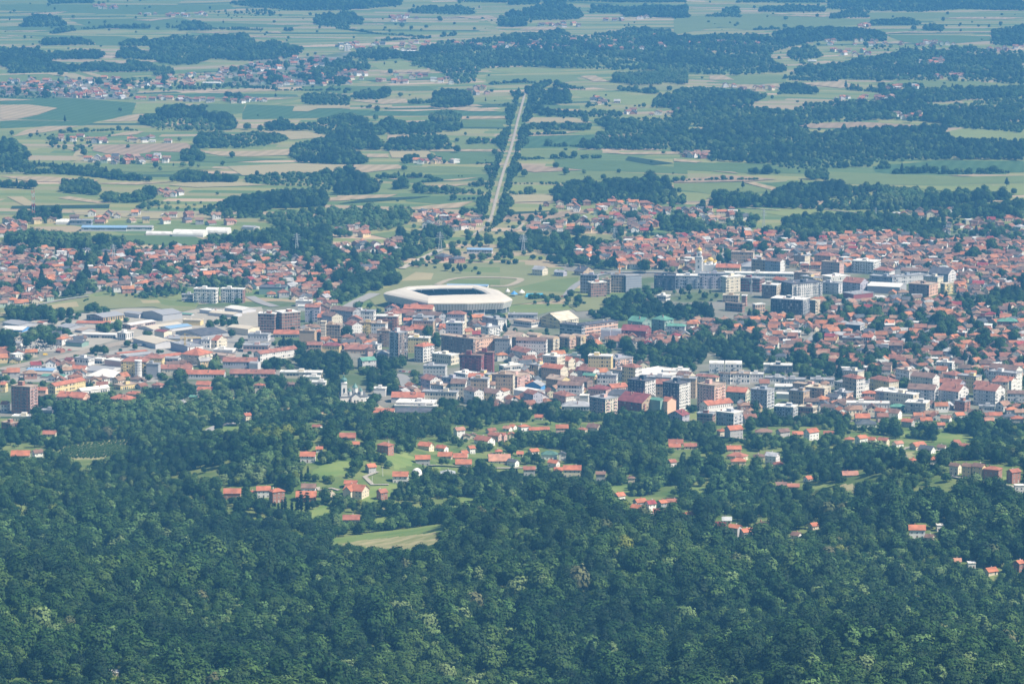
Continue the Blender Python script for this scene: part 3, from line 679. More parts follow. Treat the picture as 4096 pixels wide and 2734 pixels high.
BL = '''b A 1690 508 108 175 18 12 wh RW f F | white apartment block with dark balconies, left one of the pair beside the dry field | left white apartment block
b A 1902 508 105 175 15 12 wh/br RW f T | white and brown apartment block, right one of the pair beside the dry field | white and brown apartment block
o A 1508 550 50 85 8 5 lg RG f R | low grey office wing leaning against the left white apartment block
t A 235 1275 215 157 45 22 br/pk RT f F win=1 | tall brick tower block with white bands at the left edge above the park | left edge brick tower
b A 432 1262 62 65 203 35 ye OR gy F | long yellow apartment block with orange roof gables, right of the brick tower | long yellow apartment block
b A 357 1295 62 80 14 8 pe OR gx H | peach block with bright orange roof just behind the brick tower's right side
b A 1145 1072 112 200 10 8 ye RR hip F | yellow apartment block with red roof and round white bay | white bayed yellow block
b A 1270 1045 60 155 10 8 ye RR hip F | yellow rear wing with red roof behind the grey windowless block
b A 1240 1095 100 95 12 10 gr RG f P | grey windowless block beside the yellow block with the white bay
b A 1560 1024 72 150 95 30 cr OR hip F | cream apartment block with wide orange hipped roof near the yellow crane | cream block by the crane
b A 2040 1010 62 55 275 45 wh RR gy F | long white apartment block with red mansard roof above the park trees | long white mansard block
h A 1700 905 60 42 72 35 cr OR gx H | cream house with an orange gable roof and pink arched panel by the market
o A 1645 905 65 70 10 6 wh RG f F | white narrow building next to the cream house with the pink arch
o A 1575 890 75 65 10 6 lv RG f P | lavender block with a plain wall right of the yellow crane
s A 810 725 40 150 150 45 gr/ye RG gy K | long yellow warehouse with grey roof and tall openings | yellow warehouse
s A 1275 705 48 175 140 45 gr RG gy M | big grey ribbed warehouse behind the yellow warehouse | big grey warehouse
s A 1090 700 30 130 60 40 lg RG gx M | grey flat shed wedged between the yellow and the big grey warehouse
s A 1025 785 34 72 172 38 pk RW gy R | pink shed with pale roof and a row of windows | pink shed
s A 1200 818 14 135 230 45 lg RC gy M | wide beige roofed hall just in front of the pink shed
s A 1330 812 22 90 160 45 lg BL gy M | hall with blue ribbed roof beside the beige roofed hall
s A 1570 752 36 140 12 12 ye RC f P | bright yellow walled factory hall in the middle of the warehouses | bright yellow factory hall
s A 1580 868 25 225 190 45 gr RD gy M | very large dark grey roofed hall behind the yellow crane | large dark grey hall
s A 1285 838 56 80 55 35 cr mr gx P | windowless cream cube of a hall with thin maroon roof edge | windowless cream hall
s A 1405 885 20 90 30 25 pe RW hip M | low peach pavilion with pale hipped roof right of the cream cube hall
o A 985 852 50 72 52 35 wh RW f T | white office building with black window strips | white office with black strips
s A 905 860 28 265 14 10 lg RW gx R | long low shed with a white roof joined to the white striped office
s A 1690 682 22 135 60 40 lg RW f M | white flat roofed hall below the white apartment pair | white flat hall
s A 1830 702 24 200 60 30 lg RC gx M | long cream roofed factory hall with rust streaks behind the yellow hall
s A 1900 668 24 150 100 45 lg RW gx M | white roofed hall nearest the brick building site
s A 1500 700 10 100 20 20 lg RN gx M | small pale green roofed shed in front of the big grey warehouse
s A 175 824 16 175 50 15 bl RW gx M | hall with bright blue eaves band at the left edge | hall with blue eaves
s A 150 785 20 150 120 45 gr RG gx M | grey ribbed shed behind the hall with blue eaves
s A 540 805 20 100 110 40 gr RG gx M | grey roofed shed left of the yellow warehouse's near end
s A 640 828 18 60 100 40 gr RT gx M | brownish roofed shed behind the long white roofed shed
s A 335 765 10 45 30 30 lg OR gx P | small shed with bright orange roof among trees at the left
s A 860 770 10 265 8 5 lg OR gx P | very long thin orange roofed shed in front of the yellow warehouse
s A 640 925 32 135 45 25 gn RD gx P | dark green hall by the cemetery | dark green hall
s A 160 925 25 60 15 10 wh RG gx P | small white chapel building between the cemetery graves
h A 475 985 18 40 30 30 br RR gx P | little brick hut with red roof on the railway embankment
s A 235 1005 12 120 8 5 wh RR gx P | long low white shed with red roof beside the embankment
o A 690 1052 52 115 40 25 wh RG f F | white cube office building with small square windows near the embankment | white cube office
o A 800 1055 32 60 20 15 wh RW f R | small white flat building touching the white cube office
h A 560 1058 30 60 30 35 pk mr gx P | pink walled house with crimson roof left of the white cube office
s A 925 1008 14 30 215 55 wh OR gy P | long narrow orange roof above the yellow block with the white bay
s A 850 1038 16 60 90 45 bn RB gy P | brown tiled roof shed left of the long narrow orange roof
s A 1290 1032 22 70 140 50 wh OR gy H | orange roofed long building directly left of the crane's foot
s A 1000 1030 32 60 190 50 gr RG gy R | long grey roofed workshop behind the yellow block with the white bay
s A 1395 1045 26 110 20 15 lg RG gx R | grey workshop hall between the orange roofs below the crane
b A 1755 1170 42 305 10 4 lg OR gx F dr=13 | very long apartment row with orange roof at the edge of the park | very long orange roofed row
b A 2150 1165 36 350 8 3 pk RR gx R dr=13 | long low pink row with crimson tiled roof right of the very long row
b A 1500 1128 55 250 10 4 cr RR gx F dr=13 | cream apartment row with faded red roof behind the park edge
b A 2010 1072 52 265 10 4 lv RR gx F dr=14 | lavender apartment row with dormered red roof | lavender row with red roof
s A 2020 1090 45 70 20 20 lg RG arch P | grey round roofed hall at the right end of the lavender row
b A 640 1300 30 45 200 50 wh RW gy F | white two storey row with pale roof under the long yellow block
b A 945 1262 30 60 125 45 ye RT f F | low yellow flats with tan flat roof above the park trees
h A 650 1355 24 215 45 20 pe OR gx H | long orange roof half hidden by park trees under the yellow block
h A 1010 1372 24 165 50 25 cr OR hip H | wide orange hipped villa roof in the park trees
h A 1085 1328 24 105 30 25 cr OR hip H | smaller cream villa with orange hipped roof behind the wide one
s A 500 1188 16 180 20 10 lg RN gx M | teal green ribbed roof hall left of the yellow block with the white bay
s A 885 1195 24 220 70 20 lg RW hip M | large white hipped roof hall in front of the yellow block with the white bay | large white hipped hall
s A 860 1148 15 290 60 15 lg RG gx M | broad pale grey sheet roof behind the large white hipped hall
s A 415 1142 16 210 10 8 lg BL gx M | shed framed by blue grey beams in the industrial yards at the left
s A 420 1175 14 270 30 15 lg RT gx P | brown and tan low roofs left of the teal hall
h A 660 1130 26 110 30 20 wh OR gx H | white house with fresh orange roof among the yard sheds
h A 1255 1258 28 70 35 30 pk RR hip H | pinkish house with faded red hipped roof in dark trees
h A 1645 1252 26 110 15 10 cr OR gx H | villa with orange roof and dormer, upper of two in the park trees
h A 1660 1292 14 115 10 8 cr OR gx H | lower orange roof in the park trees directly under the villa
h A 1440 1385 20 40 20 30 wh RG gx H | small white gabled house almost lost in park trees
h A 1540 1350 18 60 20 25 wh RN gx H | small house with a mint green roof in the park trees
h A 2060 1258 22 70 20 25 cr OR hip H | orange pyramid roof rising from the park trees at the centre left
o A 2100 862 52 160 15 10 lg RG f F | pale grey angular building below the brick building sites
o A 1822 985 32 150 18 10 wh RW f R | modern white pavilion with thick roof near the market
o A 2100 948 50 195 10 5 pk RG f R | low red and white shop row behind a parking lot
b B 275 495 50 205 10 4 gn RD f P dr=24 | long dark green flat hall among the red roofs left of the stadium | long dark green hall
b A 55 1405 62 52 12 10 wh OR gx F | white balcony house with orange roof cut by the left edge
o A 240 1502 30 150 12 8 cr RW f H | low cream building with white roof at the brick tower's foot
o A 412 1458 32 95 12 10 gr RG f R | small grey flat pavilion half hidden in the park trees
b E 82 380 52 80 50 35 br RT f H | low brick block with satellite dishes at the left edge
b A 40 1250 62 38 12 10 ye OR gx F | yellow gabled block cut off by the left edge above the brick tower
s A 990 22 28 355 12 3 lg BL gx R dr=22 | long workshop with blue roof at the far edge of the left fields | long blue roofed workshop
s A 1190 18 30 200 10 3 wh RG gx R dr=18 | pale extension at the right end of the long blue roofed workshop
g A 1592 78 18 245 20 10 wh RW arch M dr=24 | larger pale arched greenhouse in the left fields | pale greenhouses
g A 1782 58 18 175 20 10 wh RW arch M dr=22 | smaller pale arched greenhouse right of the larger one
g A 1335 74 8 195 14 8 wh RW arch M dr=12 | low flat pale greenhouse left of the larger arched one
s A 1990 20 20 100 40 25 lg RG gx M | pale blue grey barn right of the greenhouses
g P 458 1470 14 92 8 8 wh RW arch M dr=12 | small white arched greenhouse near the red and white mast
s P 600 1458 30 140 10 5 sl RG f R dr=14 | grey block building beside the small white arched greenhouse
s A 78 178 26 78 10 5 sl RG f P | slate coloured flat building cut by the left edge of the far suburb
s A 485 248 22 125 12 8 wh RW f R | petrol station like flat white canopy in the left suburb
k B 192 700 148 132 16 12 br RW f K | unfinished brick tower with open concrete floors, left of the two | left unfinished brick tower
k B 250 692 155 60 138 60 br RW f K | unfinished brick tower with pale roof, right of the two | right unfinished brick tower
b B 545 645 118 115 10 6 lv RR gx F | lavender apartment block with red roof behind the brick building sites | lavender block with red roof
b B 680 702 62 125 10 5 wh OR gx T | white block with grid of dark windows and orange roof pieces
b B 872 742 85 112 12 8 pk RR gy H | pink apartment house with a large gable facing the viewer | pink gabled apartment house
b B 972 768 92 115 12 6 ye RT f F | yellow square apartment block beside the pink gabled house | yellow square block
b B 1152 720 112 165 12 6 br RW f F | brick apartment block with white flat roof below the stadium's left | brick block with white roof
b B 1268 748 78 65 10 5 lv OR gx F | small lavender block with orange roof under the stadium
b B 1428 728 116 155 12 8 gr RG f F | square grey apartment block below the stadium | square grey stadium side block
k B 706 788 125 132 14 10 tn RT f K | brown building shell wrapped in scaffolding | brown scaffolded shell
k B 592 762 152 36 10 5 cr RC f P dr=8 | tall cream concrete core standing at the scaffolded shell's left corner
o B 505 835 88 120 14 10 tn RT f P | ochre stepped building without windows left of the brown scaffolded shell | ochre stepped building
b B 700 948 52 135 12 10 ye mr hip H | yellow villa block with maroon mansard roof in the centre
h B 560 940 60 120 10 8 tn RR gx H | ochre building with dark red roof below the ochre stepped building
b B 388 855 26 205 12 5 wh OR gx R dr=14 | low shop building with wide salmon roof under the brick building sites
t B 1162 850 228 72 72 40 lg/bn RG f T win=1 nb=1 | tallest pale grey concrete tower in the town centre with aerials on its roof | tall pale grey tower
b B 1090 832 125 95 10 5 bn RT f F | brown grey slab standing directly behind the tall pale grey tower
b B 1252 862 95 18 70 60 ye/pe RT f F | orange and ochre apartment block right of the tall pale grey tower
b B 1357 955 122 70 85 38 lg/wh OR hip F win=1 | white six storey block with low orange roof | white six storey block
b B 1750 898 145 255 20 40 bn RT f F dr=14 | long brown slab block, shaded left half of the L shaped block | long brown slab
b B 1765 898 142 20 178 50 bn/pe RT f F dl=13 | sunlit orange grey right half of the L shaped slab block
b B 1872 808 92 62 90 45 wh RG f T | narrow black and white apartment block below the stadium's right | black and white block
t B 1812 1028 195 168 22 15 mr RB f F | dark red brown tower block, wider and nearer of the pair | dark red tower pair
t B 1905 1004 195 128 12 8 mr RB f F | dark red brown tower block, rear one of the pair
o B 1530 1112 80 172 12 8 lg RG f H | pale grey office block above the curved white building
b B 1548 1240 62 235 88 55 wh RD hip R dr=13 | long curved white building with dark mansard roof | curved white mansard building
b B 1690 1172 108 92 85 42 wh RW f T win=1 | white apartment block with slim dark window strips | white block with slim strips
b B 1990 1110 52 38 150 60 wh RW f R | low white modern block with wrapped balconies right of the dark red towers
b B 2095 1192 98 200 100 30 pk RT f F | brick and white block with many balconies in the lower centre | brick and white balcony block
o B 882 1065 66 42 105 60 lg RN gy H | pale hall with a green gabled roof left of the tall grey tower | hall with green gabled roof
o B 1062 1285 56 90 10 5 wh RW f P | bright white square house right of the domed church | bright white square house
h B 1362 1352 44 255 10 5 lg OR gx P | wide grey building with orange roof right of the domed church
o B 1432 1402 38 290 30 10 lg RW f R | modern grey white clinic with long window bands | modern clinic with window bands
o B 1462 1425 22 330 12 8 lg RW f R dr=8 | lower front wing of the modern clinic
h B 1124 1468 28 155 10 6 wh OR gx H | low white house with orange roof left of the modern clinic
h B 1420 1468 12 285 8 4 lg RD gx P dr=12 | dark slate roof in front of the modern clinic
o B 558 1160 42 325 10 4 cr RW f R dr=12 | long pale flat school wing above the park trees
o B 545 1196 26 132 8 4 wh RW f P | small white flat roof below the long pale wing
o B 590 1236 22 105 8 5 wh RW f P | white slab roofed pavilion behind the domed church's trees
h B 372 1250 40 95 14 18 pk RB gx H | mauve house with dark brown roof in park trees
h B 1290 642 66 58 75 45 gn RR gy H | grey green house with a red roof in front of the stadium
h B 1372 690 22 85 8 5 cr OR gx H | house with bright orange roof touching the stadium's front
h B 1162 655 42 108 10 8 lg RR gy H | grey house with pinkish roof under the stadium's left corner
h B 1522 252 30 78 60 45 br RD hip H | brick house with slate roof, left one of two above the stadium
h B 1602 268 36 45 85 50 br RD hip H | brick house with slate roof and white ground floor, right one of two
s B 1895 195 32 195 10 6 lg BL gx R | electric substation hall with bright blue roof
h B 1566 795 36 80 10 8 br OR gx H | house with wide orange roof below the stadium pitch
h B 1666 790 42 100 10 8 pk RR gx H | house with wide red roof right of the wide orange roofed one
o B 1000 945 52 110 30 20 wh RG f F | white flat building left of the tall pale grey tower's foot
h B 950 975 30 210 8 5 tn RR gx H | long red tiled roof left of the tall tower
o B 482 600 40 125 10 4 lg RW f P | white roofed flat hall above the right unfinished brick tower
o B 430 640 32 55 10 4 wh RW f P | small white flat block just below the white roofed hall
c C 470 752 62 155 148 45 ye/cr RC gy F | large yellow sports hall with pale yellow roof | large yellow sports hall
c C 246 765 40 140 82 40 wh RT f R | white school wing in front of the yellow sports hall
c C 290 705 42 228 10 3 lg RG f R dr=12 | long grey school wing behind the white one
c C 640 795 100 170 20 35 gr RD f R dr=14 | shaded end wing of the long school with dark roof
c C 660 788 102 15 272 50 cr/pe RD f R dl=14 | long school building with salmon window bands | long school with salmon bands
b C 1115 760 78 110 75 40 gn RN gx F | green apartment building with dark green roof, left of three | left green roofed building
b C 1290 748 110 98 75 42 gn RN hip F | tall green apartment building with green hipped roof, middle of three
b C 1447 795 66 175 14 12 lg RN hip F | pale building with olive green roof, right of the three green roofed ones | right green roofed building
b C 1142 832 66 192 48 20 mr mr gx F | red brown apartment building with wine red roof
o C 866 830 66 76 12 8 lv RG arch P | windowless grey white block, left of the twin blocks behind red roofs
o C 948 832 60 74 12 8 lv RG arch P | windowless grey white block, right of the twin blocks
b C 142 882 112 120 92 45 bn/cr RT gx F | beige building with steep roofs at the left of the arched row
b C 290 872 88 90 45 35 tn/pe RT arch T | peach building with a rounded gable, left end of the arched row | arched peach row
b C 416 900 98 108 52 35 tn/cr RT arch T | building with white rounded gable in the arched row, second from its left
b C 542 890 84 80 55 38 tn/pe RT arch T | building with rounded gable in the arched row, third from its left
b C 632 882 74 76 42 35 tn/ye RT arch T | bright yellow end building of the arched row
k C 760 398 140 130 16 15 lv RG f K | unfinished lavender block behind the red brick cube
k C 862 432 112 62 12 8 tn RT f K | unfinished tan frame between the brick cube and the netted block
k C 714 456 112 24 122 68 br/br RW f K | red brick cube with concrete frame lines and pale roof | red brick cube
k C 970 396 132 100 10 6 tn RG f K | unfinished tan block under the orange crane
k C 988 402 128 20 124 68 sl RG f P | block wrapped in grey blue scaffold netting | netted block
b C 1374 402 112 165 10 6 nv RD f F | dark charcoal apartment block right of the netted block | dark charcoal block
b C 1566 402 100 188 8 4 sl RW f F | blue grey apartment block with white roof edge | blue grey block
b C 1762 386 116 193 8 4 lv RG f F | lavender grey apartment block under the golden domed church | lavender block by golden church
b C 1772 412 118 38 155 58 cr/cr RW f F | cream apartment block left of the dark scaffolded shell
k C 2036 425 102 170 50 20 mr RG f K | dark building shell behind maroon scaffold netting | dark scaffolded shell
b D 350 386 62 545 10 6 wh RW f R dr=15 | very long white apartment row with bright flat roof | very long white row
s D 240 330 30 300 12 4 lg RG hip M dr=30 | pale grey supermarket roof behind the very long white row
h C 332 352 48 80 45 30 cr RG gx H | pale yellow block with grey roof on the grass above the pool | pale yellow pool side block
h C 496 372 34 72 30 30 lv RG gx H | lavender two storey house right of the pale yellow block
h C 652 368 32 70 85 40 tn RD gx H | low beige house with dark roof on the road above the building sites
o C 1300 560 36 70 38 30 wh RW f R | modern white cubic villa in the scrub | modern white cubic villa
k C 1900 622 62 130 22 35 br RT f K | low unfinished brick storey building with white slabs | low unfinished brick building
k C 1928 558 78 30 14 15 br RW f P | red and white striped brick stair tower of the low unfinished building
k C 1868 556 50 120 14 10 tn RC f K | beige unfinished cube behind the low brick building
k C 2002 626 64 20 78 60 pe RW f K | small red framed building with white panels beside parked cars
b C 906 1056 84 90 140 50 lv/pe RG f F win=1 | peach apartment block with grey roof in the middle right of the centre | peach block with grey roof
b C 300 1104 102 70 85 40 ye/wh RG f T | ochre and white apartment block with a blank right wall
b C 628 1030 46 135 10 5 gn RG f F | low mint green block between trees
o C 332 976 44 85 20 15 wh RW f P | white boxy building in front of the arched peach row
b C 1756 1086 78 115 10 5 lg RW arch F | white block with rounded roof, left of two by the wooded park | left round roofed white block
b C 1896 1090 74 130 10 5 lg RW arch F | white block with rounded roof, right of two by the wooded park
b C 1692 1196 62 170 30 28 cr RR hip H | wide building with large red hipped roof by the white flats
b C 1806 1168 80 90 14 25 wh RT f F | white balcony block left of its twin below the round roofed blocks
b C 1956 1170 78 148 10 5 wh RT f F | white balcony block right of its twin below the round roofed blocks
b C 2066 1172 62 105 10 5 lg RW f H | plain pale block right of the white balcony blocks
s C 1230 1196 30 245 280 45 lg RW f P | market hall with the largest bright white roof | bright white market hall
o C 1478 1146 42 198 10 5 wh RW f R | white flat building behind the market hall
t C 1137 1228 215 132 88 36 nv/wh RD f F win=1 nb=1 | dark and white tower block, left one of the twins | left twin tower
t C 1406 1250 215 125 94 36 nv/wh RD f F win=1 nb=1 | dark and white tower block, right one of the twins | right twin tower
t C 1682 1264 190 130 94 36 pk/pe RT f F win=1 | pink tower block with peach right face | pink tower block
b C 826 1362 150 122 100 42 pk/cr RG f F win=1 | cream apartment block with pale hipped metal roof at the wood's edge | cream block by the wood
b C 1112 1396 88 190 140 38 mr/tn mr gx F | wide brown apartment block with wine red roof and blank gable | brown block with blank gable
b C 1256 1376 105 108 40 42 gn/gn RN gx P | mint green gabled wall behind the brown block
b C 1312 1382 100 48 72 46 pe/pe OR gx P | peach gabled wall right of the mint green one
b C 1628 1412 56 60 208 56 wh OR gy H | white long house with orange roof below the pink tower block | long white orange roofed house
k C 1666 1478 96 120 28 20 br RG f K | red brick shell with grey roof below the long white house
b C 1832 1468 106 132 80 34 sl/lg RW f F | blue grey apartment block with balconies at the wood's edge | blue grey block by wood
b C 1430 1484 80 112 60 32 lv mr gy H | grey lavender house with maroon gabled roof at the wood's edge
b C 830 1292 58 140 45 25 pk mr hip F | pinkish block with dark red roof left of the orange walled row
b C 880 1276 38 10 125 60 pe/pe OR gy F dl=12 | orange walled row with orange roof
b C 1062 1332 18 235 12 8 lg RD hip P | dark mansard roof with dormers between the twin tower and the cream block
b C 1926 1312 92 150 42 20 gn/cr OR gx F | dark green apartment block with orange roof right of the pink tower block
b D 142 1300 150 122 66 30 sl/lg RG f F win=1 | slate grey apartment tower with balconies right of the green block | slate grey tower
o C 320 1262 72 124 35 20 bl RG gy P | building with a blue gable wall in the lower centre | blue gabled building
s C 250 1312 66 144 105 45 lg RW gx P | white hall roof in front of the blue gabled building
s C 70 1366 14 70 60 45 lg RG hip M | pale grey pyramid roof in the lower centre
b C 482 1216 72 120 70 42 tn/ye RT gx H | ochre building with complex brown roofs in the lower centre
b C 682 1228 70 105 50 32 bn RB gx H | dark brown building right of the ochre one
b C 742 1182 62 92 24 25 ye RN gx H | yellow building with mint roof edge
b C 852 1208 46 96 50 28 ye OR hip H | ochre villa with orange pyramid turret roof
h C 702 1146 28 112 38 25 cr mr gx H | house with crimson roof above the ochre villa
b C 716 1424 42 232 12 5 lg RG hip F | long pale grey building with metal roof at the wood's edge
o C 690 1342 62 64 12 8 lg RW f P | plain pale tower annex left of the pinkish block
b D 975 294 92 160 70 28 wh/wh RW f F win=1 | tall white hotel block with blank right wall in the upper right | tall white hotel block
b D 216 476 104 112 42 22 bn/cr RW f T | beige block with white roof left of the dark and white slab
b D 340 466 112 94 248 60 nv/wh RD f T win=1 | dark and white slab block with round corner | dark and white slab
b D 424 592 146 246 66 24 nv/gr RW f T win=1 | navy blue apartment block with white roof, largest in the upper right | navy blue block
b D 522 596 104 44 40 42 tn/cr RC f F | narrow beige block right of the navy blue block
b D 702 462 84 130 40 25 lg RG f F | pale grey balcony block right of the dark and white slab
b D 872 456 78 130 76 36 lv RR gx F | grey block with red awnings on its balconies
b D 642 412 46 66 160 58 wh/wh RW f F | low white terrace with a bright roof above the grey balcony blocks
b D 492 384 66 132 78 35 bn/pe RT f F | brownish block right of the very long white row
b D 1124 412 62 168 20 30 sl RG f F dr=14 | shaded left wing of the long blue grey apartment block
b D 1142 408 62 18 275 62 sl/lg RG f F dl=14 | long blue grey apartment block with many balconies | long blue grey block
b D 1562 386 72 145 80 30 sl/wh RD gx F | slate and white block with grey gabled roofs at the upper right
s D 1182 488 54 245 76 20 gr RW gx P | grey supermarket hall with white roof | grey supermarket hall
s D 820 546 36 75 165 54 mr/mr RG f P | shop hall with red fascia band | shop hall with red band
b D 1412 474 88 150 88 32 bn/pe RT f F | orange and brown unfinished apartment block | orange and brown block
b D 1536 466 78 30 72 52 gn/ye RC f F | lime green apartment block beside the orange and brown one
b D 1242 352 52 112 10 8 wh RD gy H | white gabled block with slate roof behind the long blue grey one
o D 1326 346 28 82 8 4 wh RW f P | plain white box above the long blue grey block
b D 872 786 68 116 46 26 nv/wh RG hip T | dark villa block with pale hipped roof | dark pale roofed villa block
b D 1202 944 86 104 12 10 bn RB gx F | brown grey house block with dark roof in the right suburb | brown house block
k D 886 890 54 150 10 8 br RG f K | unfinished brick house with flat roof in the right suburb
b D 962 882 62 76 42 30 wh/wh OR gx T | white modern house with big dark openings
b D 402 846 38 165 10 8 cr RW f R | cream low block with white roof in the right suburb
b D 336 1104 62 165 10 6 nv RW f T | dark apartment block with white roof beside the tree belt | dark block with white roof
b D 166 1098 60 50 12 8 wh RW f F | white block leaning on the dark block with white roof
b D 276 1202 46 150 10 8 wh RG f F | white three storey flats, first of the row at the lower right | row of white flats
b D 442 1216 46 165 10 6 lg RG f F | grey three storey flats, second of the row at the lower right
b D 666 1218 50 182 10 6 lg RG f F | grey three storey flats, third of the row at the lower right
b D 832 1228 62 100 26 22 sl RG f F | dark grey flats, fourth of the row at the lower right
b D 1146 1254 38 162 10 5 wh RW f F | white low flats with skylights, fifth of the row
b D 1042 1240 50 128 10 8 lg RG f F | pale flats behind the fifth of the row
s D 420 1272 38 215 10 6 lg RW f R | white roofed row with dormers behind the white gabled hall
s D 406 1328 42 188 20 14 wh RW gx P | white gabled hall with blank wall | white gabled hall
b D 592 1286 108 150 60 26 tn/cr RC f F | cream block with white terrace roof | cream block with terrace roof
b D 692 1352 48 110 50 32 lg RD gx H | grey house with steep slate roof right of the cream terrace block
b D 762 1320 70 90 62 38 lg/pe RG f F | small block with peach right face
b D 990 1322 62 102 10 6 pe OR hip T | pink building with tall white arched windows | pink building with arched windows
b D 1232 1322 70 238 80 26 sl/br RW f F | long grey block with brick right end
b D 1456 1292 112 206 36 16 lg/wh RB gx F | white apartment block with brown attic roof, left of three | left white attic block
b D 1642 1306 110 146 100 35 lg/wh RR gx F | white apartment block with red attic roof, middle of three
b D 1932 1302 122 156 94 34 lg/wh RR gx F | white apartment block with red attic roof, right of three | right white attic block
b D 2162 1322 100 132 10 8 lg RB gx F | grey white block with brown roof cut by the right edge
b D 1386 1402 80 156 46 18 gr/cr RW f F | dark and cream apartment block with white roof edge | dark and cream block
b D 1692 1388 74 72 52 38 br RG f F | small brick apartment block with grey roof
b D 1926 1426 48 120 12 8 lg RG f R | pale grey flat building below the right white attic block
b D 1102 1402 44 332 10 5 wh RW f F dr=12 | long low white block with flat roof near the dark and cream block
b D 346 1428 102 146 44 20 sl/wh RW f T win=1 | white and dark apartment block at the edge of the hillside trees | white and dark hillside block
b D 502 1432 72 112 40 25 br/cr RC f K | brick and cream block beside the white and dark one
h D 1216 1426 28 106 12 10 gn RN hip H | small house with dark green hipped roof
b D 1692 848 58 66 24 22 br RW f F | brick block with white roof in the far right suburb
k D 1902 722 40 130 20 15 mr RB f K | dark red brick shell in the far right suburb
h D 2100 758 58 150 10 8 br RN hip H | brick building with dark green hipped roof near the right edge | dark green hipped roof
b D 1592 1084 72 118 26 20 wh RW f F | white four storey house with pale roof in the right suburb | white four storey house
b P 2275 300 38 0 40 80 cr/wh RW f F dl=14 | white grain mill like block in the far village | white far village block
s Q 520 338 6 100 8 6 wh RW gx P dr=14 | flat bright white shed right of the far village block
s P 1455 548 6 118 8 5 wh RW gx P dr=14 | thin white shed in the left far village
s R 940 402 8 55 8 6 wh RW gx P dr=16 | bright white roofed barn in the upper right woods'''
for ln in BL.split('\n'): bld(ln)
AUTO = []                                  # further mid-rise blocks that fill the centre
for s_, n_ in (('B 420,690 700,660 960,720 1300,700 1480,760 1950,800 1950,890 1480,890 1000,900 700,900 520,840', 16), ('B 1200,1290 1800,1240 2150,1290 C 600,1100 900,1140 1200,1140 1500,1200 1540,1380 1000,1420 C 100,1440 B 1500,1400', 26),
               ('C 0,1010 560,1060 700,1090 400,1100 0,1070', 5), ('D 60,1250 900,1220 1500,1240 2100,1250 2100,1430 1200,1440 400,1420', 18), ('B 1160,900 1290,900 1480,1060 1640,1100 1300,1100 1180,1060', 4), ('C 1900,300 D 600,330 1700,430 1600,560 1100,560 C 2100,540 C 1700,400', 12),
               ('A 1560,860 2100,850 2150,1060 1300,1100 1200,1180 500,1240 480,1150 900,1040', 22)):
    P_ = PL(s_); us = [q[0] for q in P_]; vs = [q[1] for q in P_]; k_ = 0
    for _ in range(n_ * 30):
        u_, v_ = random.uniform(min(us), max(us)), random.uniform(min(vs), max(vs))
        if k_ >= n_ or not inpoly(np.array([u_]), np.array([v_]), P_)[0]: continue
        ind_ = s_[0] == 'A'; L_ = random.uniform(14, 34) if not ind_ else random.uniform(22, 58); W_ = random.uniform(11, 15) if not ind_ else random.uniform(14, 26); th_ = random.choice([10, 35, 35, 55]); g_ = ground(u_, v_)
        if not occ_rect(g_[0], g_[1] + 8, L_ / 2 + 2, W_ / 2 + 2, -R(th_), mark=False, test=True): continue
        wl_n = random.choice(['wh', 'cr', 'cr', 'lg', 'gr', 'tn', 'pk', 'lv', 'ye', 'lg']); rk_ = random.choice(['RT f', 'RW f', 'RG f', 'RR gx', 'RR hip', 'OR gx', 'RB gx', 'RG f']); h_ = random.choice([9.5, 12.5, 15.5, 18.5]) if u_ > 1200 else random.choice([6, 7, 9.5])
        kd_ = 's' if ind_ else 'b'; rk_ = random.choice(['RW gx', 'RG gx', 'RC gx', 'RT f', 'RW f', 'OR gx', 'RG f']) if ind_ else rk_; h_ = random.choice([4.5, 5.5, 7]) if ind_ else h_
        sc_ = sc_at(g_); r_ = bld(f"{kd_} S {u_:.1f} {v_ - h_ / sc_:.1f} {h_ / sc_:.1f} {L_ * math.cos(R(th_)) / sc_:.1f} {max(4, W_ * math.sin(R(th_)) / sc_):.1f} {th_} {wl_n}/{random.choice(['wh', 'cr', wl_n])} {rk_} {'P' if ind_ else 'F'} dl={L_:.1f} dr={W_:.1f} nb=1 | x"); BOXES.pop()
        ad = {'wh': 'white', 'cr': 'cream', 'lg': 'pale grey', 'gr': 'grey', 'tn': 'tan', 'pk': 'pinkish', 'lv': 'lavender', 'ye': 'yellow'}[wl_n]; rd = {'RT': 'tan flat', 'RW': 'white flat', 'RG': 'grey flat', 'RR': 'red', 'OR': 'orange', 'RB': 'brown', 'RC': 'beige'}[rk_[:2]]
        AUTO.append((g_[0], g_[1], f"{ad} {'shed' if ind_ else 'block'}, {rd} roof", r_)); k_ += 1
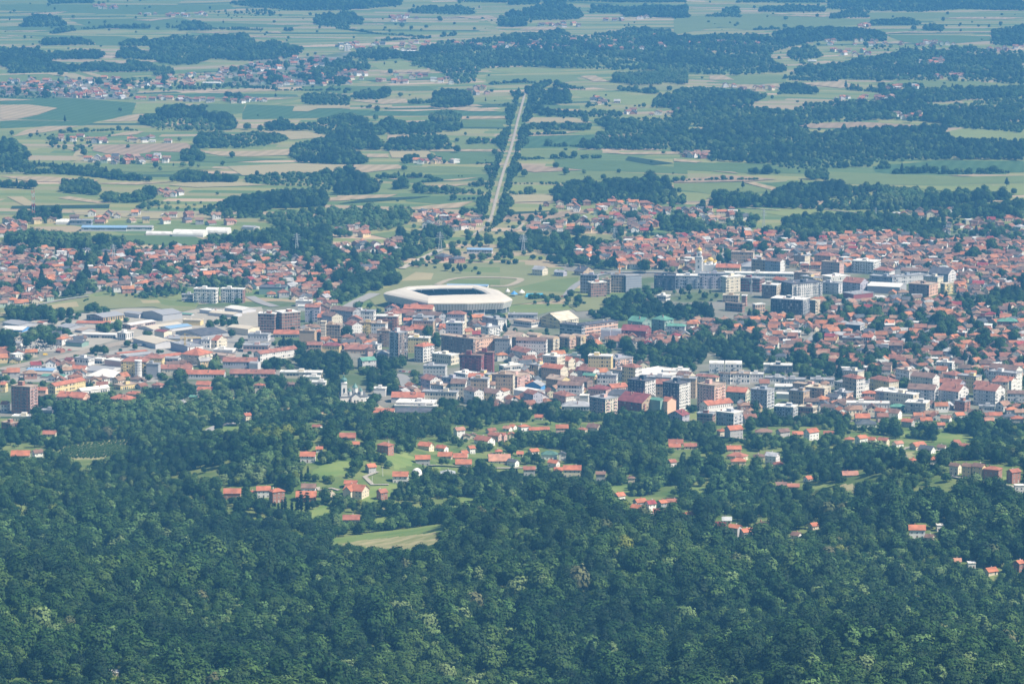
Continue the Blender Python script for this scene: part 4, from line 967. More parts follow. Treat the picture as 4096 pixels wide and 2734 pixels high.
# ------------------------------------------------------------------ stadium
def wpt(t, u, v, z): U, V = px(t, u, v); p = ground(U, V, up=z); return np.array([p[0], p[1], z + p[2]])
def stadium():
    ZO, ZI = 14.5, 17.5
    out = [(1045, 538), (1212, 494), (1480, 480), (1790, 480), (1965, 522), (2058, 582), (1990, 603), (1700, 612), (1395, 612)]
    inn = [(1248, 506), (1300, 499), (1480, 492), (1745, 492), (1820, 515), (1870, 545), (1800, 546), (1620, 548), (1402, 557)]
    O_ = [wpt('B', *p, ZO) for p in out]; I_ = [wpt('B', *p, ZI) for p in inn]; c = sum(O_) / len(O_)
    root = thing('stadium', 'large stadium with an angular pale roof ring open in the middle', 'stadium', (c[0], c[1], 0)); n = len(O_)
    O_ = [p - [c[0], c[1], 0] for p in O_]; I_ = [p - [c[0], c[1], 0] for p in I_]
    cen = np.mean(I_, axis=0); m = MB(); RC_ = (.66, .61, .52)
    def lp(A, B, f): return [a + (b - a) * f for a, b in zip(A, B)]
    rings = [[p + [0, 0, dz] for p in lp(O_, I_, f)] for f, dz in ((0, 0), (.12, 1.6), (.5, 2.6), (.88, 1.6), (1, 0))]
    for a, b in zip(rings, rings[1:]):
        for i in range(n): j = (i + 1) % n; m.face([a[i], a[j], b[j], b[i]][::-1], RC_, 'painted_metal')
    und = [p - [0, 0, 1.2] for p in O_]; undi = [p - [0, 0, 1.5] for p in I_]
    for i in range(n): j = (i + 1) % n; m.face([und[i], und[j], undi[j], undi[i]], (.5, .5, .5), 'plaster'); m.face([O_[i], O_[j], und[j], und[i]], RC_, 'plaster'); m.face([I_[i], I_[j], undi[j], undi[i]], (.5, .5, .5), 'plaster')
    m.build('roof', root)
    # panelled shell leaning inwards under the roof edge, then a recessed glazed base
    mid = [np.array([p[0] * .965, p[1] * .965, 6.2]) for p in O_]; base = [np.array([p[0] * .93, p[1] * .93, 0]) for p in O_]; b0 = [np.array([p[0] * .93, p[1] * .93, 6.1]) for p in O_]
    m = MB()
    for i in range(n):
        j = (i + 1) % n; L_ = np.linalg.norm(O_[j] - O_[i]); k = max(2, int(L_ / 3.2))
        for q in range(k):
            f0, f1 = q / k, (q + .86) / k; T0, T1 = und[i] + (und[j] - und[i]) * f0, und[i] + (und[j] - und[i]) * f1; B0, B1 = mid[i] + (mid[j] - mid[i]) * f0, mid[i] + (mid[j] - mid[i]) * f1
            m.face([B0, B1, T1, T0], (.66, .67, .68), 'painted_metal')
        m.face([p * [.985, .985, 1] for p in (mid[i], mid[j], und[j], und[i])], (.2, .21, .22), 'plaster'); m.face([mid[i], mid[j], b0[j], b0[i]], (.5, .5, .5), 'plaster')
    m.build('panel_shell', root)
    m = MB()
    for i in range(n): j = (i + 1) % n; k = max(1, round(np.linalg.norm(O_[j] - O_[i]) / 4)); m.face([base[i], base[j], b0[j], b0[i]], (.14, .17, .2), 'ribbon_facade', [(0, 0), (k, 0), (k, 2), (0, 2)])
    m.build('glazed_base', root)
    for i in range(n):
        j = (i + 1) % n; k = max(1, int(np.linalg.norm(O_[j] - O_[i]) / 12))
        for q in range(k):
            a = mid[i] + (mid[j] - mid[i]) * (q + .5) / k; m = MB(); m.bar((a[0], a[1], 0), (a[0], a[1], 6.2), .7, (.6, .6, .6)); m.build('column', root)
    m = MB()
    for i in range(n):                                                     # stands drop from the back of the roof towards the pitch
        j = (i + 1) % n; a0 = cen + (O_[i] - cen) * .86; a1 = cen + (O_[j] - cen) * .86; q0 = cen + (I_[i] - cen) * .86; q1 = cen + (I_[j] - cen) * .86
        a0, a1, q0, q1 = [np.array([*p[:2], z]) for p, z in ((a0, 13), (a1, 13), (q0, 1.2), (q1, 1.2))]
        for s_ in range(14):
            f0, f1 = s_ / 14, (s_ + 1) / 14; z = 13 - 11.8 * f0; P = [a0 + (q0 - a0) * f0, a1 + (q1 - a1) * f0, a1 + (q1 - a1) * f1, a0 + (q0 - a0) * f1]
            col = (.12, .32, .66) if s_ % 5 else (.5, .5, .52); m.face([(*p[:2], z) for p in P][::-1], col, 'plaster'); m.face([(*P[3][:2], z), (*P[2][:2], z), (*P[2][:2], z - .85), (*P[3][:2], z - .85)], (.2, .22, .27), 'plaster')
    m.build('seating', root)
    m = MB(); m.face([(*(cen + (p - cen) * .8)[:2], .3) for p in I_], (.07, .22, .05), 'field_bands'); m.build('pitch', root)
    m = MB()
    for i in range(n):
        for q in (.25, .75):
            j = (i + 1) % n; a = O_[i] + (O_[j] - O_[i]) * q; b = I_[i] + (I_[j] - I_[i]) * q; m.bar((*(cen + (a - cen) * .8)[:2], 9), (*b[:2], b[2] - 1.6), .5, (.75, .76, .78))
    m.build('roof_truss', root)
    for u, v in ((1300, 640), (1440, 560)): pass
    occ = [(p[0] + c[0], p[1] + c[1]) for p in O_]
    occ_rect(c[0], c[1], 82, 62, 0); BOXES.append((*[px('B', 1040, 0)[0], px('B', 2065, 0)[0]], px('B', 0, 475)[1], px('B', 0, 680)[1])); LANDMARKS.append(('stadium', *px('B', 1500, 650)))
stadium()
r = bld('s B 1862 478 20 320 12 6 wh BL gx P dr=13 | roof of the small stand with bright blue sheets behind the stadium')
# ------------------------------------------------------------------ churches
def window_part(root, x, y, z, w, h, rz): link('window', winmesh(w, h), root, (x, y, z), rz)
def church_white():
    p = ground(*px('B', 800, 1405)); s = sc_at(p) / 1.96; W_, G_, D_ = (.82, .81, .77), (.10, .22, .19), (.13, .14, .15)
    root = thing('domed_church', 'white church with green domed bell tower and dark gabled roofs rising from the park trees', 'church', (p[0], p[1], float(p[2]) - 1), R(10))
    def tower(cx, cy, w, h, dome, rr, hz=0, nm='bell_tower'):
        m = MB(); m.box(cx - w / 2, cx + w / 2, cy - w / 2, cy + w / 2, 0, h * .55, W_, 'plaster'); m.box(cx - w / 2 - .25, cx + w / 2 + .25, cy - w / 2 - .25, cy + w / 2 + .25, h * .55, h * .55 + .5, (.6, .6, .58)); m.box(cx - w * .44, cx + w * .44, cy - w * .44, cy + w * .44, h * .55 + .5, h, W_, 'plaster')
        m.box(cx - w / 2, cx + w / 2, cy - w / 2, cy + w / 2, h, h + .5, (.6, .6, .58)); t = m.build(nm, root)
        for a, (dx, dy) in ((0, (0, -1)), (R(90), (1, 0))):
            for zz, hh in ((h * .62, h * .2), (h * .3, h * .14)):
                m2 = MB(); m2.box(-.55, .55, -.12, .04, 0, hh, (.06, .07, .08), 'window_glass'); o = m2.build('window', t, (cx + dx * w * .5, cy + dy * w * .5, zz)); o.rotation_euler = (0, 0, a)
        m = MB(); m.cyl(cx, cy, h + .5, h + 2.2, rr, rr, W_, n=12); m.build('drum', root)
        m = MB(); m.dome(cx, cy, h + 2.2, rr * 1.08, dome, G_, bulge=.12); m.cyl(cx, cy, h + 2 + dome, h + 3.6 + dome, .7, .55, G_, 'painted_metal', 8); m.dome(cx, cy, h + 3.6 + dome, .8, 1.2, G_, n=8, m=3); m.build('dome', root)
        m = MB(); m.bar((cx, cy, h + 4.6 + dome), (cx, cy, h + 7 + dome), .22, (.7, .6, .3)); m.bar((cx - .7, cy, h + 6.1 + dome), (cx + .7, cy, h + 6.1 + dome), .2, (.7, .6, .3)); m.build('cross', root)
    tower(-8, -2, 6.2, 22, 3.6, 2.9)
    m = MB(); walls(m, 24, 11, 9.5, W_, 'plaster', rise=4, axis='x'); m.build('nave', root)
    m = MB(); slabs_gable(m, 24, 11, 9.5, 4, .4, D_, 'ribbed_roof', 'x'); m.build('nave_roof', root)
    m = MB(); w2 = MB(); walls(w2, 9, 19, 9.5, W_, 'plaster', rise=3.6, axis='y'); m.add(w2, (3, 0, 0, 0)); m.build('transept', root)
    m = MB(); w2 = MB(); slabs_gable(w2, 9, 19, 9.6, 3.6, .4, D_, 'ribbed_roof', 'y'); m.add(w2, (3, 0, 0, 0)); m.build('transept_roof', root)
    m = MB(); m.cyl(12, 0, 0, 8.5, 4.4, 4.4, W_, n=12); m.cyl(12, 0, 8.5, 11.5, 4.7, 0, D_, 'ribbed_roof', 12, False); m.build('apse', root)
    for cx, cy, rr, h, z in ((3, 0, 2.6, 5.5, 12), (-2, -3, 1.3, 4, 10.5), (8.5, -3.2, 1.4, 4, 10.5), (8.5, 3.2, 1.4, 4, 10.5), (-2, 3, 1.3, 4, 10.5)):
        m = MB(); m.cyl(cx, cy, z, z + h, rr, rr, W_, n=8); m.build('turret', root); m = MB(); m.cyl(cx, cy, z + h, z + h + rr * 1.5, rr * 1.2, .25, G_, 'painted_metal', 8); m.dome(cx, cy, z + h + rr * 1.5, .5, .7, G_, n=6, m=3); m.build('turret_roof', root)
    for x in (-3, 1.5, 4.5, 9):
        m = MB(); m.box(-.6, .6, -.12, .05, 0, 3.6, (.06, .07, .08), 'window_glass'); m.build('window', root, (x, -5.52 if x in (-3, 9) else -9.52, 3.2))
    occ_rect(p[0], p[1], 16, 14, 0); a, b = px('B', 715, 1180); c_, d_ = px('B', 915, 1400); BOXES.append((a, c_, b, d_)); LANDMARKS.append(('domed white church', *px('B', 810, 1400)))
church_white()
def church_gold():
    p = ground(*px('C', 1600, 385)); W_, G_ = (.80, .79, .77), (.72, .50, .10)
    root = thing('golden_domed_church', 'white church with tall bell tower and golden domes in the upper right suburb', 'church', (p[0], p[1], 0), R(-12))
    m = MB(); m.box(-10, -2, -5, 3, 0, 21, W_); m.box(-10.3, -1.7, -5.3, 3.3, 21, 21.8, (.6, .6, .6)); m.box(-8.8, -3.2, -3.8, 1.8, 21.8, 27, W_); m.build('bell_tower', root)
    m = MB(); m.cyl(-6, -1, 27, 29, 2.9, 2.9, W_, n=10); m.build('drum', root)
    m = MB(); m.dome(-6, -1, 29, 3.2, 3.6, G_, bulge=.15); m.cyl(-6, -1, 32.4, 34, .7, .6, G_, 'painted_metal', 8); m.dome(-6, -1, 34, .8, 1.2, G_, n=8, m=3); m.build('dome', root)
    m = MB(); m.bar((-6, -1, 35), (-6, -1, 38), .3, G_); m.bar((-7, -1, 37), (-5, -1, 37), .3, G_); m.build('cross', root)
    for i, z in enumerate((8, 15, 22.6)):
        for dx, dy, a in ((-6, -5.02 if z < 21 else -3.82, 0), (-1.98 if z < 21 else -3.18, -1, R(90))): m = MB(); m.box(-.9, .9, -.1, .05, 0, 3., (.08, .09, .1), 'window_glass'); o = m.build('window', root, (dx, dy, z)); o.rotation_euler = (0, 0, a)
    m = MB(); m.box(-1.9, 15, -2, 14, 0, 12, W_); m.build('nave', root)
    for cx, cy, r_, z0 in ((6.5, 6, 3.6, 15), (0.8, 0.5, 1.6, 13.5), (12.2, .5, 1.6, 13.5), (.8, 11.5, 1.6, 13.5), (12.2, 11.5, 1.6, 13.5)):
        m = MB(); m.cyl(cx, cy, 12, z0 + 1, r_, r_, W_, n=10); m.build('drum', root); m = MB(); m.dome(cx, cy, z0 + 1, r_ * 1.12, r_ * 1.2, G_, bulge=.12); m.bar((cx, cy, z0 + 1 + r_), (cx, cy, z0 + 4 + r_), .3, G_); m.build('dome', root)
    occ_rect(p[0], p[1], 16, 14, 0); a, b = px('C', 1525, 190); c_, d_ = px('C', 1655, 370); BOXES.append((a, c_, b, d_)); LANDMARKS.append(('golden domed church', *px('C', 1600, 385)))
church_gold()
# round white bay of the yellow block
p = ground(*px('A', 1086, 1190)); t_ = thing('round_bay', 'white round stair bay standing in front of the yellow block', 'stair tower', (p[0], p[1], 0)); m = MB(); m.cyl(0, 0, 0, 16.5, 3.6, 3.6, (.8, .8, .78), 'tall_facade', 14, uvf=6); m.build('wall', t_)
m = MB(); m.cyl(0, 0, 16.5, 17.2, 4, 4, (.85, .85, .83), n=14); m.build('roof', t_)
# ------------------------------------------------------------------ masts, pylons, cranes
def pylon(t, u, v, hpx, label, col=(.52, .56, .57), w0=5., arms=3, name='power_pylon', cat='pylon', bands=False):
    p = ground(*px(t, u, v)); h = hpx * sc_at(p) / TILES[t][2]; root = thing(name, label, cat, tuple(p)); m = MB(); n = 9
    def hw(z): return w0 / 2 * (1 - .86 * z / h) if arms else w0 / 2
    for i in range(n):
        z0, z1 = h * i / n, h * (i + 1) / n; a, b = hw(z0), hw(z1); c = col if not bands or i % 2 else (.55, .1, .08)
        for sx, sy in ((1, 1), (1, -1), (-1, -1), (-1, 1)): m.bar((sx * a, sy * a, z0), (sx * b, sy * b, z1), .3, c)
        for k in range(4):
            s = ((1, 1), (1, -1), (-1, -1), (-1, 1)); q, r_ = s[k], s[(k + 1) % 4]; m.bar((q[0] * a, q[1] * a, z0), (r_[0] * b, r_[1] * b, z1), .2, c)
    m.build('lattice', root)
    for i in range(arms):
        m = MB(); z = h * (.72 + .1 * i); L_ = w0 * (1.15 - .18 * i); m.bar((-L_, 0, z), (L_, 0, z), .35, col); m.bar((-L_, 0, z), (0, 0, z + 1.8), .2, col); m.bar((L_, 0, z), (0, 0, z + 1.8), .2, col); m.build('crossarm', root)
    if bands:
        for k in range(4): m = MB(); m.box(1.2, 1.8, -.4, .4, h - 4 - k * 2, h - 2.4 - k * 2, (.85, .85, .85)); o = m.build('antenna', root); o.rotation_euler = (0, 0, k * 1.57)
pylon('B', 368, 242, 180, 'steel lattice pylon in front of the tall dark poplars, left of the others')
pylon('B', 1491, 222, 172, 'steel lattice pylon where the railway leaves the suburb')
pylon('B', 2142, 200, 130, 'steel lattice pylon in the fields right of the blue substation')
pylon('C', 182, 215, 120, 'steel lattice pylon in the field above the pale yellow block')
pylon('C', 893, 150, 130, 'steel lattice pylon above the upper right houses')
pylon('A', 891, 300, 150, 'slim pale lattice pylon over the red roofs at the left')
pylon('P', 222, 1450, 195, 'red and white banded telecom mast at the far left', w0=3.2, arms=0, name='telecom_mast', cat='mast', bands=True)
pylon('R', 1332, 1450, 80, 'thin pole like pylon over the right hand woods', w0=1.6, arms=0)
pylon('R', 592, 1530, 150, 'lattice pylon standing in the woods of the upper right', w0=4)
def crane(t, u, v, hpx, jib, ang, col, label):
    p = ground(*px(t, u, v)); k = sc_at(p) / TILES[t][2]; h = hpx * k; J = jib * k; root = thing('tower_crane', label, 'crane', tuple(p), ang); m = MB()
    for i in range(10):
        z0, z1 = h * i / 10, h * (i + 1) / 10
        for sx, sy in ((1, 1), (1, -1), (-1, -1), (-1, 1)): m.bar((sx * .8, sy * .8, z0), (sx * .8, sy * .8, z1), .35, col)
        m.bar((-.8, -.8, z0), (.8, -.8, z1), .25, col); m.bar((.8, -.8, z0), (.8, .8, z1), .25, col)
    m.build('mast', root); m = MB(); m.bar((-J * .3, 0, h), (J, 0, h), .8, col); m.bar((-J * .3, 0, h + 1.5), (J * .9, 0, h + 1.2), .4, col); m.bar((0, 0, h), (0, 0, h + 5), .6, col); m.bar((0, 0, h + 5), (J * .7, 0, h + 1.3), .2, col); m.bar((0, 0, h + 5), (-J * .28, 0, h + 1.3), .2, col); m.build('jib', root)
    m = MB(); m.box(-J * .3, -J * .3 + 2.5, -.8, .8, h - 2.4, h - .4, (.4, .4, .4)); m.build('counterweight', root); m = MB(); m.box(.9, 2.4, -.8, .8, h - 2.4, h - .3, (.6, .6, .6)); m.build('cab', root)
crane('A', 1452, 995, 110, 130, R(12), (.62, .45, .12), 'yellow tower crane over the long orange roofs in the left of the town')
crane('C', 935, 440, 110, 55, R(35), (.65, .30, .10), 'orange tower crane above the unfinished blocks')
crane('C', 1968, 545, 110, 30, R(140), (.45, .45, .46), 'grey tower crane beside the dark scaffolded shell')
# minaret-thin white pole near the church; hillside poles
for t, u, v, h, l in (('B', 1178, 1335, 60, 'white slanted flag pole right of the domed church'), ('F', 958, 855, 70, 'thin pale utility pole right of the big orange roofed villa'), ('E', 461, 940, 50, 'pale pole sticking out of the left hillside wood'), ('F', 1041, 790, 80, 'thin utility pole on the hillside between the houses')):
    p = ground(*px(t, u, v)); m = MB(); m.cyl(0, 0, -1, h * sc_at(p) / 1.96, .22, .12, (.75, .75, .72), n=6); m.build('utility_pole', None, tuple(p), label=l, category='pole')
# swimming pool, its tents, and the bright round dome on the hillside
def patch(name, s, z, col, mat='plaster', **k):
    P = [ground(*q) for q in PL(s)]; m = MB(); m.face([(p[0], p[1], p[2] + z) for p in P], col, mat); m.build(name, **k)
patch('pool_water', 'C 195,572 208,543 335,541 342,565', 1.3, (.1, .5, .6), 'water', kind='structure')
for u, v, w, c, l in ((110, 560, 62, (.08, .3, .65), 'bright blue tent roof by the pool'), (170, 548, 55, (.8, .76, .68), 'cream tent roof between the blue tent and the pool'), (60, 540, 40, (.82, .8, .76), 'white tent roof nearest the stadium tip')):
    p = ground(*px('C', u, v)); s = w * sc_at(p) / 1.96; t_ = thing('pool_tent', l, 'tent', tuple(p)); m = MB(); m.cyl(0, 0, 3, 7, s / 2, 0, c, 'painted_metal', 8, False); m.build('canopy', t_)
    for i in range(4): m = MB(); a = i * 1.57 + .4; m.cyl(math.cos(a) * s * .42, math.sin(a) * s * .42, 0, 3.3, .15, .15, (.5, .5, .5), n=5); m.build('pole', t_)
p = ground(*px('F', 1308, 780)); m = MB(); m.dome(0, 0, 0, 4.6, 5.6, (.82, .81, .78), 'plaster', 16, 6); m.build('silage_dome', None, tuple(p), label='bright white dome among the hillside houses', category='dome')
# cemetery stones and parked vehicles
st = MB(); CEM = PL('A 0,900 100,890 300,905 480,935 480,960 330,985 150,1000 0,1005')
for i in range(700):
    u, v = random.uniform(0, 245), random.uniform(1350, 1415)
    if inpoly(np.array([u]), np.array([v]), CEM)[0]:
        q = ground(u, v); b = MB(); c = random.choice([(.05, .05, .06), (.12, .12, .13), (.6, .6, .58)]); b.box(-.45, .45, -.12, .12, 0, 1.3, c); b.box(-.5, .5, -1.2, 1., 0, .3, tuple(x * .8 + .1 for x in c)); st.add(b, (q[0], q[1], q[2], 0))
st.build('gravestones', None, kind='stuff', label='dark and white gravestones of the cemetery', category='gravestones')
def car_parts(col, van):
    b = MB(); L_, H_ = (4.9, 1.1) if van else (4.2, .75)
    b.box(-L_ / 2, L_ / 2, -.88, .88, .35, .35 + H_ * .8, col, 'painted_metal', bottom=True); z = .35 + H_ * .8
    if van: b.box(-L_ / 2, L_ * .32, -.85, .85, z, 2.1, col, 'painted_metal')
    g = MB(); x0, x1 = (L_ * .33, L_ * .42) if van else (-1.4, .9)
    P0 = [(x0, -.8, z), (x1, -.8, z), (x1, .8, z), (x0, .8, z)]; P1 = [(x0 + (.3 if not van else 0), -.68, z + .6), (x1 - (.5 if not van else .1), -.68, z + .6), (x1 - (.5 if not van else .1), .68, z + .6), (x0 + (.3 if not van else 0), .68, z + .6)]
    for i in range(4): g.face([P0[i], P0[(i + 1) % 4], P1[(i + 1) % 4], P1[i]], (.05, .06, .08), 'window_glass')
    rf = MB(); rf.face([(x, y, z_ + .003) for x, y, z_ in P1], col, 'painted_metal')
    w = MB()
    for i in range(10):
        a, a2 = i * .628, (i + 1) * .628; w.face([(math.cos(a) * .32, -.1, math.sin(a) * .32), (math.cos(a2) * .32, -.1, math.sin(a2) * .32), (math.cos(a2) * .32, .1, math.sin(a2) * .32), (math.cos(a) * .32, .1, math.sin(a) * .32)], (.03, .03, .03))
    for y in (-.1, .1): w.face([(math.cos(i * .628) * .3, y, math.sin(i * .628) * .3) for i in range(10)], (.12, .12, .12))
    return b.mesh('body'), g.mesh('windows'), rf.mesh('roof'), w.mesh('wheel'), L_
CARM = {}
def car(t, u, v, col, ang, label, van=False, name='parked_car', group=None):
    k = (col, van); CARM[k] = CARM.get(k) or car_parts(col, van); b, g, rf, w, L_ = CARM[k]; p = ground(*px(t, u, v)); r_ = thing(name, label, 'van' if van else 'car', (p[0], p[1], p[2] + (1.1 if p[1] > 3330 else .6)), ang, group)
    link('body', b, r_); link('windows', g, r_); link('roof', rf, r_)
    for x in (-L_ * .3, L_ * .3):
        for y in (-.82, .82): link('wheel', w, r_, (x, y, .32))
car('A', 355, 1028, (.75, .5, .03), R(25), 'yellow delivery van driving on the pale embankment at the left', True, 'delivery_van')
car('A', 545, 990, (.6, .04, .03), R(20), 'small red car on the road above the embankment', False, 'car')
car('E', 1905, 375, (.03, .12, .35), R(5), 'blue van parked at the wooded roundabout', True, 'delivery_van')
CC = {'white': (.75, .75, .75), 'silver': (.4, .42, .44), 'black': (.02, .02, .025), 'red': (.45, .03, .03), 'grey': (.15, .16, .17), 'blue': (.04, .1, .3)}
spots = [('E', 1640 + 8 * (i % 3), 440 + 9 * i, 1.3) for i in range(4)] + [('E', 1700 + 38 * i, 385 - 5 * i, .1) for i in range(5)] + [('C', 360 + 21 * i, 576 - i, 1.4) for i in range(9)] + [('B', 1660 + 22 * i, 775 + i, .2) for i in range(9)] + [('C', 800 + 30 * i, 383, .1) for i in range(3)] + \
    [('B', 1180 + 26 * i, 1158 + 2 * i, .15) for i in range(5)] + [('D', 70 + 20 * i, 680, .3) for i in range(4)] + [('A', 1000 + 26 * i, 945 + i, .2) for i in range(8)] + [('A', 1400 + 24 * i, 468 + (i % 2) * 4, .2) for i in range(5)] + [('F', 2105, 690, .5), ('H', 1225, 640, 1.)]
PLC = {0: 'by the wooded roundabout', 4: 'along the roundabout road', 9: 'in the lot beside the pool', 18: 'below the stadium pitch', 27: 'on the road above the building sites', 30: 'on the square before the tall tower', 35: 'beside the red framed building', 39: 'in the yards above the orange roofs', 47: 'behind the white apartment pair', 52: 'on the hillside lane by the dark roofed house', 53: 'in the hillside hamlet at the right'}
pl = ''; cnt = {}; OR_ = 'first second third fourth fifth sixth seventh eighth ninth'.split()
for i, (t, u, v, a) in enumerate(spots):
    if i in PLC: pl = PLC[i]; cnt = {}; 
    cn = random.choice(list(CC)); k = cnt.get('n', 0); cnt['n'] = k + 1
    car(t, u, v, CC[cn], a, f'{cn} car parked {pl}, {OR_[k]} from the left', False, group='cars parked ' + pl)
# ------------------------------------------------------------------ houses
ROOFS = [('orange', (.44, .19, .105), 20), ('bright orange', (.54, .225, .11), 6), ('faded red', (.30, .145, .10), 28), ('pale terracotta', (.36, .225, .155), 20), ('brown', (.19, .13, .105), 18), ('dark grey', (.12, .13, .145), 6), ('wine red', (.33, .07, .07), 3), ('pale grey', (.45, .45, .44), 4)]
WALLS = [('white', (.80, .79, .76), 34), ('cream', (.72, .64, .48), 20), ('grey', (.42, .42, .42), 16), ('brick', (.36, .19, .14), 12), ('yellow', (.68, .55, .30), 8), ('pink', (.62, .42, .36), 5), ('pale green', (.42, .52, .42), 3)]
def pick(L_): return random.choices(L_, [x[2] for x in L_])[0]
def tint(c, a=.1): k = 1 + random.uniform(-a, a); return tuple(min(.85, x * k * (1 + random.uniform(-.03, .03))) for x in c)
def house_parts(w, d, eave, kind, rc, wc, fac='house_wall'):
    W, Rf, Ch = MB(), MB(), MB(); rise = min(w, d) / 2 * random.uniform(.55, .7)
    if kind == 'h': walls(W, w, d, eave, wc, fac, 3.2, 2.9, z0=-4); hip_roof(Rf, w, d, eave, rise * .85, .6, rc, 'roof_tiles')
    elif kind == 'f': walls(W, w, d, eave, wc, fac, 3.2, 2.9, z0=-4); Rf.box(-w / 2 - .3, w / 2 + .3, -d / 2 - .3, d / 2 + .3, eave + .01, eave + .45, (.7, .69, .66), 'flat_roof', bottom=True)
    else:
        walls(W, w, d, eave, wc, fac, 3.2, 2.9, rise, 'x', z0=-4); slabs_gable(Rf, w, d, eave, rise, .6, rc, 'roof_tiles', 'x')
        if kind == 'L':
            w2, d2, r2 = w * .42, d * .75, rise * .8; m = MB(); walls(m, w2, d2, eave, wc, fac, 3.2, 2.9, r2, 'y', z0=-4); W.add(m, (-w * .2, -d * .42, 0, 0)); m = MB(); slabs_gable(m, w2, d2, eave, r2, .5, rc, 'roof_tiles', 'y'); Rf.add(m, (-w * .2, -d * .42, .05, 0))
    if kind != 'f':
        cx = random.uniform(-.3, .3) * w; Ch.box(cx - .35, cx + .35, .3, 1., eave + rise * .4, eave + rise + .9, random.choice([(.42, .2, .14), (.6, .58, .55), (.3, .25, .22)]), 'plaster')
    return W, Rf, Ch
HID = []                                   # individually built houses: (x, y, roof name, wall name, root, kind)
def put_house(x, y, a, w, d, eave, kind, rn, rc, wn_, wc, label=None, wins=False, name='house'):
    z = float(min(hgt(x, y), hgt(x + 3, y), hgt(x - 3, y))); W, Rf, Ch = house_parts(w, d, eave, kind, tint(rc), tint(wc), 'plaster' if wins else 'house_wall')
    root = thing(name, label or '', 'house', (x, y, z), a); W.build('wall', root); ro = Rf.build('roof', root)
    if Ch.v: Ch.build('chimney', ro)
    if wins:
        nf = max(1, round(eave / 2.9)); nw = max(2, int(w / 3.2)); nd = max(1, int(d / 3.6))
        for f in range(nf):
            zz = f * 2.8 + 1.0
            for j in range(nw):
                if f == 0 and j == nw // 2: dm = MB(); dm.box(-.5, .5, -.08, .03, -.9, 1.2, random.choice([(.2, .1, .06), (.5, .5, .5), (.1, .12, .12)])); dm.build('door', root, (-w / 2 + (j + .5) * w / nw, -d / 2, zz)); continue
                if kind == 'L' and -w / 2 + (j + .5) * w / nw < 0: continue
                link('window', winmesh(1.1, 1.2), root, (-w / 2 + (j + .5) * w / nw, -d / 2 - .01, zz))
            for j in range(nd):
                for sx, rz in ((1, R(90)), (-1, R(-90))): link('window', winmesh(1.1, 1.2), root, (sx * (w / 2 + .01), -d / 2 + (j + .5) * d / nd, zz), rz)
    HID.append((x, y, rn, wn_, root, kind)); return root
RN_ = {'or': ('orange', (.52, .195, .11)), 'pt': ('pale terracotta', (.50, .26, .18)), 'rr': ('faded red', (.40, .165, .11)), 'rb': ('brown', (.25, .155, .12)), 'dk': ('dark grey', (.12, .13, .145)), 'lg': ('pale grey', (.5, .52, .53)), 'mr': ('wine red', (.33, .08, .08)), 'gn': ('dark green', (.12, .24, .19)), 'wt': ('white', (.8, .8, .78))}
WN_ = {'wh': WALLS[0][:2], 'cr': WALLS[1][:2], 'gr': WALLS[2][:2], 'br': WALLS[3][:2], 'ye': WALLS[4][:2], 'pk': WALLS[5][:2]}
